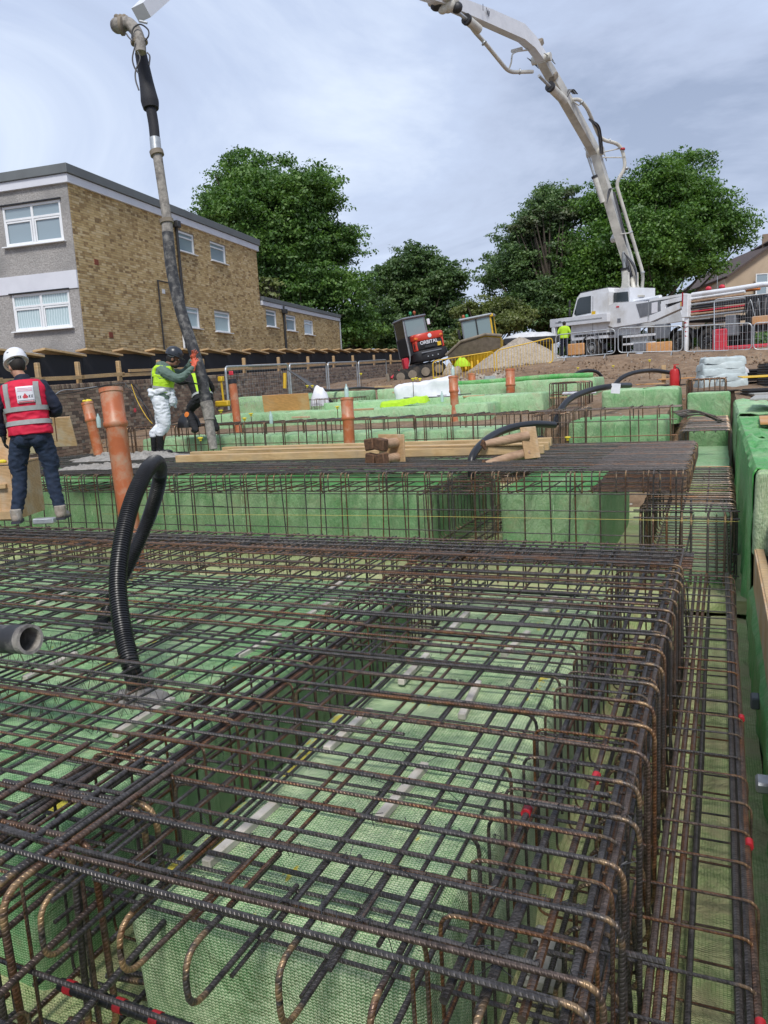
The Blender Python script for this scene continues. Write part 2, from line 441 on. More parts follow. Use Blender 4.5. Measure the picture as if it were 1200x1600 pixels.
M['timber_x'] = surf('sawn_timber', (0.66, 0.47, 0.25), (0.47, 0.30, 0.14), 5, 0.7, dirt=(0.38, 0.27, 0.16), dirts=2.5)
M['ply'] = surf('plywood', (0.62, 0.42, 0.23), (0.47, 0.29, 0.14), 3, 0.65, dirt=(0.50, 0.42, 0.32), dirts=3)
M['ply_orange'] = surf('orange_plywood', (0.66, 0.33, 0.12), (0.5, 0.25, 0.09), 3, 0.65, dirt=(0.55, 0.38, 0.22), dirts=1)
M['logwood'] = surf('turned_timber', (0.50, 0.34, 0.22), (0.33, 0.20, 0.12), 7, 0.7)
M['brownwood'] = surf('charred_timber_end', (0.16, 0.08, 0.04), (0.07, 0.035, 0.02), 30, 0.85, bmp=.6)
M['galv'] = surf('galvanised_steel', (0.52, 0.54, 0.55), (0.36, 0.38, 0.39), 12, 0.42, metal=0.55)
M['yellow'] = surf('yellow_paint', (0.75, 0.48, 0.02), (0.6, 0.36, 0.02), 8, 0.5)
M['cap'] = surf('yellow_cap', (0.80, 0.66, 0.04), (0.68, 0.52, 0.03), 20, 0.5)
M['red_pl'] = surf('red_plastic', (0.66, 0.035, 0.06), (0.5, 0.03, 0.05), 4, 0.5)
M['red'] = surf('red_paint', (0.55, 0.02, 0.02), (0.42, 0.015, 0.015), 6, 0.35)
M['tape'] = surf('red_tape', (0.50, 0.02, 0.03), (0.28, 0.015, 0.02), 20, 0.5)
M['white_paint'] = surf('white_paint', (0.82, 0.84, 0.87), (0.76, 0.78, 0.81), 2, 0.32, dirt=(0.60, 0.59, 0.57), dirts=.7)
M['boom'] = surf('pale_boom_paint', (0.66, 0.64, 0.57), (0.54, 0.52, 0.46), 2, 0.45, dirt=(0.38, 0.37, 0.34), dirts=1.5)
M['boomw'] = surf('white_boom_panel', (0.70, 0.71, 0.74), (0.62, 0.63, 0.66), 2, 0.4)
M['upvc'] = surf('white_upvc', (0.82, 0.83, 0.84), (0.76, 0.77, 0.78), 3, 0.35)
M['fascia'] = surf('white_fascia', (0.70, 0.71, 0.76), (0.62, 0.63, 0.68), 1.5, 0.5)
M['felt'] = surf('grey_roof_membrane', (0.15, 0.165, 0.17), (0.12, 0.13, 0.135), 1.5, 0.7)
M['render'] = surf('pebbledash', (0.45, 0.43, 0.41), (0.27, 0.255, 0.24), 22, 0.95, bmp=1.0, bdist=0.03, dirt=(0.27, 0.26, 0.25), dirts=.9)
M['mortar'] = surf('mortar', (0.33, 0.28, 0.20), (0.24, 0.20, 0.14), 9, 0.95)
M['mortar_old'] = surf('old_mortar', (0.30, 0.27, 0.22), (0.20, 0.18, 0.15), 9, 0.95)
M['dark'] = surf('black_metal', (0.03, 0.03, 0.032), (0.018, 0.018, 0.02), 5, 0.5)
M['soil'] = None
M['tyre'] = surf('tyre', (0.03, 0.03, 0.03), (0.02, 0.02, 0.02), 10, 0.85, dirt=(0.11, 0.09, 0.07), dirts=3)
M['grey_pl'] = surf('grey_panel', (0.20, 0.21, 0.23), (0.15, 0.16, 0.18), 5, 0.5)
M['orange'] = surf('orange_plastic', (0.80, 0.22, 0.03), (0.65, 0.17, 0.02), 5, 0.5)
M['lime'] = surf('lime_fabric', (0.50, 0.78, 0.03), (0.38, 0.62, 0.02), 14, 0.75, bmp=.3)
M['refl'] = surf('reflective_tape', (0.36, 0.37, 0.36), (0.29, 0.30, 0.29), 25, 0.45)
M['redvest'] = surf('red_fabric', (0.68, 0.008, 0.05), (0.50, 0.006, 0.035), 9, 0.7, bmp=.4, bdist=.02)
M['navy'] = surf('navy_fabric', (0.012, 0.018, 0.04), (0.008, 0.011, 0.024), 12, 0.85)
M['denim'] = surf('dark_denim', (0.020, 0.036, 0.072), (0.008, 0.015, 0.034), 16, 0.85, bmp=.5, bdist=.01)
M['hood'] = surf('sage_green_fleece', (0.13, 0.19, 0.155), (0.09, 0.135, 0.11), 12, 0.9, bmp=.3)
M['coverall'] = surf('white_coverall', (0.78, 0.80, 0.83), (0.62, 0.66, 0.71), 8, 0.6, bmp=.6, bdist=.03)
M['blackcloth'] = surf('black_fabric', (0.014, 0.014, 0.017), (0.008, 0.008, 0.01), 12, 0.85)
M['skin'] = surf('skin', (0.42, 0.22, 0.14), (0.33, 0.16, 0.10), 20, 0.55)
M['skin2'] = surf('brown_skin', (0.22, 0.11, 0.065), (0.16, 0.08, 0.045), 20, 0.55)
M['hair'] = surf('dark_hair', (0.02, 0.014, 0.01), (0.01, 0.008, 0.006), 60, 0.7)
M['helmet_w'] = surf('white_helmet', (0.80, 0.80, 0.82), (0.74, 0.74, 0.76), 5, 0.3)
M['helmet_b'] = surf('dark_helmet', (0.035, 0.04, 0.05), (0.02, 0.025, 0.03), 5, 0.3)
M['glove_o'] = surf('coral_glove', (0.72, 0.14, 0.07), (0.6, 0.10, 0.05), 20, 0.6)
M['glove_k'] = surf('black_glove', (0.02, 0.02, 0.02), (0.01, 0.01, 0.01), 20, 0.7)
M['bootgrey'] = surf('tan_boot', (0.36, 0.31, 0.25), (0.24, 0.20, 0.16), 20, 0.8, dirt=(0.42, 0.40, 0.36), dirts=14)
M['welly'] = surf('black_rubber_boot', (0.016, 0.016, 0.018), (0.010, 0.010, 0.011), 10, 0.28)
M['paper'] = surf('white_paper', (0.80, 0.80, 0.84), (0.70, 0.70, 0.76), 10, 0.7)
M['sack'] = surf('pale_plastic_sack', (0.55, 0.62, 0.62), (0.42, 0.48, 0.48), 6, 0.4, bmp=.7, bdist=.03)
M['bagw'] = surf('white_bag', (0.70, 0.70, 0.70), (0.52, 0.52, 0.53), 5, 0.6, bmp=.6, bdist=.05)
M['ink_red'] = surf('red_print', (0.62, 0.06, 0.08), (0.55, 0.05, 0.07), 20, 0.6)
M['ink_pink'] = surf('pink_print', (0.70, 0.35, 0.42), (0.65, 0.30, 0.38), 20, 0.6)
M['ink_dark'] = surf('dark_print', (0.05, 0.05, 0.07), (0.04, 0.04, 0.05), 20, 0.6)
M['tan_render'] = surf('tan_house_render', (0.50, 0.39, 0.28), (0.44, 0.34, 0.24), 1, 0.9)
M['rooftile'] = surf('dark_roof', (0.10, 0.07, 0.06), (0.06, 0.045, 0.04), 4, 0.8)
M['string'] = surf('yellow_string', (0.60, 0.50, 0.12), (0.5, 0.4, 0.1), 5, 0.7)
M['muddy_steel'] = surf('muddy_skip', (0.28, 0.235, 0.18), (0.17, 0.14, 0.105), 5, 0.85, bmp=.4)
def glass_mat(name, tint, rough=0.06):
    m, nt, b = newmat(name)
    b.inputs['Base Color'].default_value = (*tint, 1); b.inputs['Roughness'].default_value = rough
    b.inputs['Specular IOR Level'].default_value = 0.8
    return m
M['glass'] = glass_mat('window_glass', (0.27, 0.34, 0.38))  # pale tint stands in for the sky reflected in the panes
M['cabglass'] = glass_mat('cab_glass', (0.02, 0.03, 0.034), 0.12)
M['red_ex'] = surf('orange_red_paint', (0.62, 0.055, 0.03), (0.52, 0.04, 0.02), 4, 0.35)
m_, nt_, b_ = newmat('net_curtain')
uvn = N(nt_, 'ShaderNodeSeparateXYZ', {'Vector': nt_.nodes.new('ShaderNodeUVMap').outputs[0]})
w_ = math_(nt_, 'SINE', math_(nt_, 'ADD', math_(nt_, 'MULTIPLY', uvn.outputs[0], 70.0), math_(nt_, 'MULTIPLY', noi(nt_, wpos(nt_), 3, 3), 9.0)))
nt_.links.new(ramp(nt_, w_, [(0.0, (0.42, 0.54, 0.56)), (1.0, (0.60, 0.70, 0.72))]), b_.inputs['Base Color'])
b_.inputs['Roughness'].default_value = 0.25; b_.inputs['Specular IOR Level'].default_value = .7
M['curtain'] = m_
def brick_mat(name, stops):
    m, nt, b = newmat(name)
    isl = nt.nodes.new('ShaderNodeNewGeometry').outputs['Random Per Island']
    info = nt.nodes.new('ShaderNodeObjectInfo').outputs['Random']
    r = math_(nt, 'FRACT', math_(nt, 'ADD', isl, info))
    f = noi(nt, wpos(nt), 30, 5, 0.65); g = noi(nt, wpos(nt), 0.9, 5, 0.6)
    r2 = math_(nt, 'ADD', math_(nt, 'MULTIPLY', r, 0.72), math_(nt, 'MULTIPLY', f, 0.28))
    col = ramp(nt, r2, stops)
    col = mixc(nt, ramp(nt, g, [(0.42, (0, 0, 0)), (0.7, (.32, .32, .32))]), col, tuple(c * .6 for c in stops[1][1]))
    nt.links.new(col, b.inputs['Base Color']); b.inputs['Roughness'].default_value = 0.92
    bump(nt, b, f, 0.5, 0.01)
    return m
M['brick_y'] = brick_mat('yellow_stock_brick', [(0.05, (0.10, 0.062, 0.035)), (0.2, (0.37, 0.245, 0.115)), (0.4, (0.52, 0.37, 0.17)), (0.7, (0.64, 0.48, 0.25)), (0.95, (0.70, 0.57, 0.36))])
M['brick_o'] = brick_mat('old_garden_brick', [(0.05, (0.055, 0.045, 0.04)), (0.3, (0.15, 0.105, 0.08)), (0.55, (0.24, 0.165, 0.12)), (0.8, (0.31, 0.24, 0.175)), (0.95, (0.40, 0.34, 0.27))])
# soil, gravel
def ground_mat(name, stops, sc, bd, stones=0.0):
    m, nt, b = newmat(name); p = wpos(nt)
    f = noi(nt, p, sc, 9, 0.7); g = noi(nt, p, 0.6, 5, 0.6)
    h = math_(nt, 'ADD', math_(nt, 'MULTIPLY', f, .75), math_(nt, 'MULTIPLY', g, .25))
    col = ramp(nt, h, stops)
    hh = f
    if stones:
        vo = N(nt, 'ShaderNodeTexVoronoi', {'Scale': stones, 'Randomness': 1.0}); nt.links.new(p, vo.inputs['Vector'])
        st = ramp(nt, vo.outputs['Distance'], [(0.2, (1, 1, 1)), (0.34, (0, 0, 0))])
        sel = math_(nt, 'GREATER_THAN', N(nt, 'ShaderNodeSeparateColor', {'Color': vo.outputs['Color']}).outputs[0], 0.6)
        k = math_(nt, 'MULTIPLY', st, sel)
        col = mixc(nt, k, col, mixc(nt, N(nt, 'ShaderNodeSeparateColor', {'Color': vo.outputs['Color']}).outputs[1], (0.45, 0.40, 0.34), (0.24, 0.19, 0.15)))
        hh = math_(nt, 'ADD', f, math_(nt, 'MULTIPLY', k, 0.5))
    nt.links.new(col, b.inputs['Base Color']); b.inputs['Roughness'].default_value = 0.95
    bump(nt, b, hh, 1.0, bd)
    return m
M['soil'] = ground_mat('brown_soil', [(0.3, (0.12, 0.075, 0.045)), (0.5, (0.235, 0.155, 0.095)), (0.68, (0.36, 0.26, 0.17))], 3.0, 0.09, 9)
M['gravel'] = ground_mat('pale_gravel', [(0.3, (0.22, 0.18, 0.14)), (0.5, (0.40, 0.34, 0.27)), (0.68, (0.56, 0.50, 0.42))], 14.0, 0.05, 16)
def leaf_mat(name, a, b_, c):
    m, nt, b = newmat(name)
    isl = nt.nodes.new('ShaderNodeNewGeometry').outputs['Random Per Island']
    g = noi(nt, wpos(nt), 0.55, 4)
    r = math_(nt, 'SUBTRACT', math_(nt, 'ADD', math_(nt, 'MULTIPLY', isl, .5), math_(nt, 'MULTIPLY', g, 1.5)), .45)
    col = ramp(nt, r, [(0.2, a), (0.55, b_), (0.9, c)])
    nt.links.new(col, b.inputs['Base Color']); b.inputs['Roughness'].default_value = 0.5
    tr = N(nt, 'ShaderNodeBsdfTranslucent'); nt.links.new(mixc(nt, 1.0, col, (1.3, 1.5, 0.6), 'MULTIPLY'), tr.inputs['Color'])
    mxs = N(nt, 'ShaderNodeMixShader'); mxs.inputs[0].default_value = 0.28
    nt.links.new(b.outputs[0], mxs.inputs[1]); nt.links.new(tr.outputs[0], mxs.inputs[2])
    nt.links.new(mxs.outputs[0], nt.nodes['Material Output'].inputs['Surface'])
    return m
M['leaf1'] = leaf_mat('maple_leaves', (0.035, 0.08, 0.02), (0.085, 0.175, 0.036), (0.16, 0.27, 0.06))
M['leaf2'] = leaf_mat('ash_leaves', (0.04, 0.08, 0.03), (0.09, 0.16, 0.055), (0.16, 0.24, 0.09))
M['leaf3'] = leaf_mat('olive_leaves', (0.04, 0.055, 0.028), (0.085, 0.11, 0.055), (0.15, 0.165, 0.085))
M['leaf4'] = leaf_mat('oak_leaves', (0.034, 0.08, 0.016), (0.082, 0.175, 0.03), (0.155, 0.27, 0.052))
M['leaf5'] = leaf_mat('bush_leaves', (0.07, 0.09, 0.025), (0.14, 0.17, 0.05), (0.22, 0.25, 0.08))
M['bark'] = surf('bark', (0.10, 0.08, 0.06), (0.05, 0.04, 0.03), 8, 0.95, bmp=.6)

# ================================================================ GROUND
PROF = [(-30, -1.05), (6.6, -1.0), (11.6, -1.0), (12.4, -0.75), (13.6, -0.4), (14.2, 0.36), (18, 0.6), (21, 0.75), (24, 0.95), (26.5, 1.25), (28.6, 1.82), (31, 2.0), (36, 2.15), (45, 2.35), (80, 2.7), (400, 5), (1500, 12)]
def G(x, y):
    for (a, za), (b, zb) in zip(PROF, PROF[1:]):
        if y <= b:
            t = max(0, (y - a) / (b - a)); z = za + (zb - za) * t; break
    else: z = PROF[-1][1]
    if 22 < y < 45 and x < -7: z -= 0.35 * min(1, (-7 - x) / 4) * min(1, (y - 22) / 5)
    if -.9 < x < .3 and y < 20: z = min(z, -1.0 if y < 12.5 else -.62 if y < 17.2 else .1)
    if x > 0.6 and y < 22: z = z + (0.35 + 0.02 * y - z) * min(1, (x - .6) / .8) * (1 if y < 16 else max(0, (22 - y) / 6))
    if x < -12.3 and y < 12: z = z + (0.05 - z) * min(1, (-12.3 - x) / 1.0)
    return z
def grid_ground():
    xs = [-900, -400, -200, -100, -60] + [-40 + i * 2 for i in range(6)] + sorted([-28 + i * .5 for i in range(96)] + [-.92, -.85, .22, .32, .7, .9]) + [20 + i * 6 for i in range(8)] + [100, 200, 400, 900]
    ys = [-30, -10, -4, 0, 3] + [5 + i * .25 for i in range(112)] + [33 + i * 1.0 for i in range(16)] + [52, 60, 75, 100, 160, 300, 600, 1500]
    b = MB(); nx = len(xs)
    for y in ys:
        for x in xs:
            z = G(x, y)
            if -28 < x < 20 and 12 < y < 34:
                a = 0.10 if 25 < y < 29.5 else 0.05
                z += a * noise.fractal(Vector((x * .9, y * .9, 3)), 1.0, 2.0, 5) + (.05 * noise.noise(Vector((x * 4, y * 4, 0))) if 24 < y < 30 else .02 * noise.noise(Vector((x * 4, y * 4, 0))))
            b.v.append(Vector((x, y, z)))
    for j in range(len(ys) - 1):
        for i in range(nx - 1):
            b.face((j * nx + i, j * nx + i + 1, (j + 1) * nx + i + 1, (j + 1) * nx + i))
    b.build('ground', M['soil'], kind='structure')
grid_ground()
# loose stones and clods on the bank
def stones(name, n, area, smin, smax, mat, label, zoff=0.0, cat='stones', parent=None):
    b = MB()
    for i in range(n):
        x, y = area()
        s_ = random.uniform(smin, smax)
        base = len(b.v)
        for p in ((1, 0, 0), (-1, 0, 0), (0, 1, 0), (0, -1, 0), (0, 0, 1), (0, 0, -1)):
            b.v.append(Vector((x, y, G(x, y) + s_ * .2 + zoff)) + Vector(p) * s_ * random.uniform(.6, 1.3))
        for f in ((0, 2, 4), (2, 1, 4), (1, 3, 4), (3, 0, 4), (2, 0, 5), (1, 2, 5), (3, 1, 5), (0, 3, 5)):
            b.face([base + k for k in f])
    return b.build(name, mat, parent, label, cat, kind='stuff', smooth=False)
stones('loose_stones', 2200, lambda: (random.uniform(-14, 3), random.gauss(27.0, 1.3)), .008, .045, M['soil'], 'loose stones and clods strewn over the brown bank below the barriers')
stones('rubble', 900, lambda: (random.uniform(-10.5, -7), random.gauss(26.6, .5)), .03, .12, M['gravel'], 'grey rubble spilled under the yellow barriers', cat='rubble')

# ================================================================ GREEN WRAPPED BLOCKS
def drape_box(x0, x1, y0, y1, z0, z1, step=.09, rad=.06, amp=.008, seed=0, faces='tsx', frame=None, name=None):
    """soft, slightly lumpy box: top and sides as gridded faces, rounded arrises"""
    b = MB()
    cx, cy, cz = (x0 + x1) / 2, (y0 + y1) / 2, (z0 + z1) / 2
    hx, hy, hz = (x1 - x0) / 2, (y1 - y0) / 2, (z1 - z0) / 2
    def pt(p):
        q = Vector((max(-hx + rad, min(hx - rad, p.x)), max(-hy + rad, min(hy - rad, p.y)), max(-hz - 1, min(hz - rad, p.z))))
        d = p - q
        if d.length > 1e-6: p = q + d.normalized() * min(rad, d.length if (abs(d.x) < 1e-6) + (abs(d.y) < 1e-6) + (abs(d.z) < 1e-6) >= 2 else rad)
        w = Vector((cx, cy, cz)) + p
        nn = noise.noise_vector(w * 2.3 + Vector((seed, 0, 0))) * amp * 1.6 + noise.noise_vector(w * 9 + Vector((seed, 5, 0))) * amp * .5
        w = w + nn
        if frame: w = frame @ w
        return w
    def gridf(o, e1, l1, e2, l2):
        n1 = max(2, min(90, int(l1 / step))); n2 = max(2, min(60, int(l2 / step)))
        base = len(b.v)
        # denser samples by the arris
        def sam(l, n):
            t = [i / n * l for i in range(n + 1)]
            t += [rad * .25, rad * .6, l - rad * .25, l - rad * .6] if l > rad * 3 else []
            return sorted(t)
        A = sam(l1, n1); B = sam(l2, n2)
        for v in B:
            for u in A: b.v.append(pt(Vector(o) + Vector(e1) * u + Vector(e2) * v))
        for j in range(len(B) - 1):
            for i in range(len(A) - 1):
                k = len(A)
                b.face((base + j * k + i, base + j * k + i + 1, base + (j + 1) * k + i + 1, base + (j + 1) * k + i),
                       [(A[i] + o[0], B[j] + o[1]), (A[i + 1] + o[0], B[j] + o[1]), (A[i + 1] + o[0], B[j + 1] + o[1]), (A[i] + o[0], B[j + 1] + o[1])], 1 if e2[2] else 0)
    gridf((-hx, -hy, hz), (1, 0, 0), 2 * hx, (0, 1, 0), 2 * hy)
    gridf((-hx, -hy, -hz), (1, 0, 0), 2 * hx, (0, 0, 1), 2 * hz)
    gridf((hx, hy, -hz), (-1, 0, 0), 2 * hx, (0, 0, 1), 2 * hz)
    gridf((hx, -hy, -hz), (0, 1, 0), 2 * hy, (0, 0, 1), 2 * hz)
    gridf((-hx, hy, -hz), (0, -1, 0), 2 * hy, (0, 0, 1), 2 * hz)
    return b
GB = 'void former blocks wrapped in green net'
def block(x0, x1, y0, y1, z0, z1, label, mats=None, **k):
    b = drape_box(x0, x1, y0, y1, z0, z1, **k)
    o = b.build('wrapped_block', mats or [M['net'], M['net_side']], None, label, 'wrapped block', GB)
    if y0 > 8 and x1 - x0 > .9:
        sx = x0 + random.uniform(.5, 1.0)
        while sx < x1 - .3:
            s_ = MB(); w_ = random.uniform(.02, .05); y_ = y0 - .006
            s_.box((sx, y_ + .012, (z0 + z1) / 2 - .02), (w_, .03, z1 - z0 - .06), Matrix.Rotation(J(.05), 3, 'Y'), ch=.008)
            s_.box((sx + J(.05), (y0 + y1) / 2, z1 - .002), (w_, y1 - y0 - .16, .02), rotz(J(.05)), ch=.006)
            s_.build('lap_seam', (mats or [M['net']] * 2)[1], o)
            sx += random.uniform(.9, 1.5)
    return o
# near slab: the block in the right of the slab, the wide one left of the rib, and trench floor
block(-1.60, -.65, 1.56, 5.15, -.98, -.238, 'pale dusty green wrapped block under the near rebar mat, its rounded corner in front', [M['net_dusty'], M['net_side_d']], step=.06, rad=.07, amp=.012)
block(-10.5, -2.08, 1.66, 5.15, -.98, -.238, 'wide bright green wrapped block under the left half of the near rebar mat', [M['net'], M['net_side']], step=.12, rad=.06, amp=.012, seed=4)
block(-10.5, -1.75, -.6, .72, -.98, -.40, 'green wrapped block at the very bottom left, below the front cage', [M['net_dusty'], M['net_side_d']], step=.12, rad=.06, seed=9)
block(-1.2, .2, -.6, .55, -.98, -.45, 'green wrapped block at the bottom edge below the hooked bars', [M['net_dusty'], M['net_side']], step=.12, rad=.06, seed=12)
fl = MB()
nx_, ny_ = 80, 110
for j in range(ny_ + 1):
    for i in range(nx_ + 1):
        x = -11 + 11.24 * (i / nx_) ** .6; y = -1 + 8.2 * j / ny_
        fl.v.append(Vector((x, y, (-.955 if x > -.64 else -.79) + .018 * noise.fractal(Vector((x * 3, y * 3, 0)), 1, 2, 4))))
for j in range(ny_):
    for i in range(nx_):
        k = nx_ + 1
        q = (j * k + i, j * k + i + 1, (j + 1) * k + i + 1, (j + 1) * k + i)
        fl.face(q, [(fl.v[t].x, fl.v[t].y) for t in q])
fl.build('trench_floor', M['net_floor'], kind='structure')
# second step
block(-12.2, -3.02, 8.22, 11.3, -.8, .08, 'long green wrapped block behind the second step cage, left of the gap', [M['net_bright'], M['net_side']], step=.14, rad=.05, seed=21)
block(-2.2, -1.12, 8.15, 11.0, -.8, .06, 'short green wrapped block right of the gap in the second step', [M['net_bright'], M['net_side']], step=.1, rad=.06, seed=23)
block(-11.5, -2.95, 13.25, 14.3, -.3, .42, 'long green wrapped block behind the third step cage', [M['net_far'], M['net_far']], step=.2, rad=.05, seed=31)
block(-2.35, -.78, 13.2, 14.6, -.3, .50, 'dark green wrapped block at the right end of the third step', [M['net_bright'], M['net_side']], step=.12, rad=.07, seed=33)
# lower floor of the second and third steps
fl2 = MB(); fl2.box((-6, 9.9, -.86), (12.9, 5.4, .12)); fl2.box((-5.9, 14.9, -.60), (12.6, 4.4, .12)); fl2.build('step_floor', M['net_floor'], kind='structure')
# right hand edge trench of the second step
block(-.62, .16, 7.75, 12.2, -1.0, -.72, 'low dusty green block on the floor of the right hand trench', [M['net_dusty'], M['net_side']], step=.12, rad=.05, seed=41)
block(-.60, .20, 13.0, 16.5, -.7, -.25, 'low green block in the far right hand trench', [M['net_far'], M['net_side']], step=.15, rad=.05, seed=43)

# ================================================================ REBAR
def straight(L, r, n=8):
    k = .0035 * min(1.6, L / 2.5)
    b = MB(); b.tube(smoothline([(0, 0, 0), (L * .25, J(k), J(k)), (L * .5, J(k), J(k)), (L * .75, J(k), J(k)), (L, 0, 0)], 2), r, n); return b
mesh_cache = {}
def bar_mesh(L, r, mat, n=8):
    r = r * .86; key = (round(L, 1), r, mat, n, random.randint(0, 2))
    if key not in mesh_cache: mesh_cache[key] = straight(round(L, 1), r, n).mesh('bar', M[mat])
    return mesh_cache[key]
def bar(name, parent, a, b_, r, mat='rebar', n=8):
    a = Vector(a); b_ = Vector(b_); d = b_ - a
    o = bpy.data.objects.new(name, bar_mesh(d.length, r, mat, n)); COL.objects.link(o)
    o.parent = parent; o.location = a - parent.location
    o.rotation_mode = 'QUATERNION'; o.rotation_quaternion = Vector((1, 0, 0)).rotation_difference(d.normalized())
    return o
def shape_mesh(pts, r, mat, fr_=.05, n=8, closed=False, seg=4, bendw=1.0):
    p, f = fillet(pts, fr_, seg, closed)
    b = MB(); b.tube(p, r * .88, n, cap=not closed, bend=[q * bendw for q in f]); return b.mesh('bent_bar', M[mat])
def place(name, me, parent, loc, rot=(0, 0, 0)):
    return inst(name, me, parent, Vector(loc) - parent.location, rot)
J = lambda s: random.uniform(-s, s)

# --- near slab mat
mat_ = thing('rebar_mat', 'near slab mat of crossed dark ribbed bars with long hooked bars across green blocks', 'rebar mat', (-1.5, 3.5, 0))
ends = []
u_meshes = []
for L in (1.25, 1.45, 1.7):
    for mt in ('rebar', 'rebar_rust', 'rebar'):
        u_meshes.append((L, shape_mesh([(-L, 0, 0), (0, 0, 0), (0, 0, -.68), (-.14, 0, -.70)], .0085, mt, .055, 10, bendw=1.0)))
u2 = [shape_mesh([(-1.02, 0, -.66), (-1.02, 0, 0), (0, 0, 0), (0, 0, -.62)], .007, mt, .05, 8, bendw=.5) for mt in ('rebar', 'rebar_rust')]
rows = [1.40 + .205 * j for j in range(19)]
for j, y in enumerate(rows):
    y += J(.012)
    xr = -.30 - random.choice([0, 0, .45, .7]) + J(.05)
    mt = 'rebar_rust' if random.random() < .55 else 'rebar'
    sk = J(.035)
    rr_ = random.choice([.0075, .0085, .0085])
    split = random.uniform(-6, -2.8)
    bar('transverse_bar', mat_, (xr, y + .017, .002), (split, y + .017 + sk * .4, .006), rr_, mt)
    bar('transverse_bar', mat_, (split + .7, y + .036 + sk * .3, .004), (-9.8, y + .03 + sk, .002), rr_, 'rebar_rust' if random.random() < .6 else 'rebar')
    if random.random() < .6:
        x_a = random.choice([-.3, -.28, -1.0, -1.9]); bar('transverse_bar', mat_, (x_a, y + .10 + J(.025), .001), (-9.8, y + .10 + J(.04), .002), .0075, random.choice(['rebar', 'rebar_rust']))
    L, me = random.choice(u_meshes)
    place('hooked_bar', me, mat_, (-.195 + J(.012), y, .003), (J(.01), 0, J(.012)))
    if j % 2 == 0: place('hooked_bar', random.choice(u2), mat_, (-.60 + J(.012), y + .05 + J(.02), -.022), (0, 0, J(.015)))
# one heavy front pair laid a little skew, as it lies in the picture
bar('transverse_bar', mat_, (-.27, 1.315, .012), (-2.4, 1.345, .022), .0085)
place('hooked_bar', u_meshes[2][1], mat_, (-.21, 1.335, .0))
# bottom transverse layer
for j in range(19):
    y = 1.5 + .2 * j + J(.015)
    bar('bottom_transverse_bar', mat_, (-.3, y, -.200), (-5.2, y + J(.03), -.200), .007)
    bar('bottom_transverse_bar', mat_, (-4.6, y + .02, -.205), (-9.8, y + J(.03), -.205), .007)
# longitudinal layers over the blocks
Xs = [-.75, -.93, -1.12, -1.31, -1.5, -1.72, -1.92] + [-2.28 - .2 * k for k in range(37)]
for x in Xs:
    x += J(.015); y0 = 1.28 if x > -2.1 else 1.35
    if x < -2.2: y0 = 1.45 + J(.1)
    mt = random.choice(['rebar', 'rebar', 'rebar_rust'])
    ym = random.uniform(3, 4.4)
    bar('longitudinal_bar', mat_, (x, y0 + J(.04), -.018), (x + J(.03), ym, -.018), .0075, mt)
    bar('longitudinal_bar', mat_, (x + .018, ym - .3, -.019), (x + .018 + J(.03), 5.78, -.018), .0075, mt)
    if random.random() < .5: bar('longitudinal_bar', mat_, (x + .07 + J(.02), y0 + .1, -.02), (x + .07 + J(.03), 5.7, -.019), .0075, random.choice(['rebar', 'rebar_rust']))
    if random.random() < .6: bar('bottom_longitudinal_bar', mat_, (x + .04, y0 + .1, -.214), (x + .04 + J(.03), 5.75, -.214), .007)
# hairpins closing the front edge
hp = [shape_mesh([(0, .42, 0), (0, 0, 0), (0, 0, -d), (0, .50, -d)], .009, mt, .06, 10, bendw=1.3) for d in (.145, .165) for mt in ('rebar', 'rebar_rust')]
for x in (-.42, -.64, -.87, -1.09, -1.30, -1.56, -1.9, -2.12, -2.4, -2.7):
    place('hairpin_bar', random.choice(hp), mat_, (x + J(.012), 1.235 + J(.02), -.03), (J(.03), 0, J(.05)))
bar('transverse_bar', mat_, (.0, 1.22, -.235), (-3.2, 1.25, -.23), .0085)
bar('transverse_bar', mat_, (-.1, 1.75, -.19), (-3.2, 1.79, -.19), .0095)

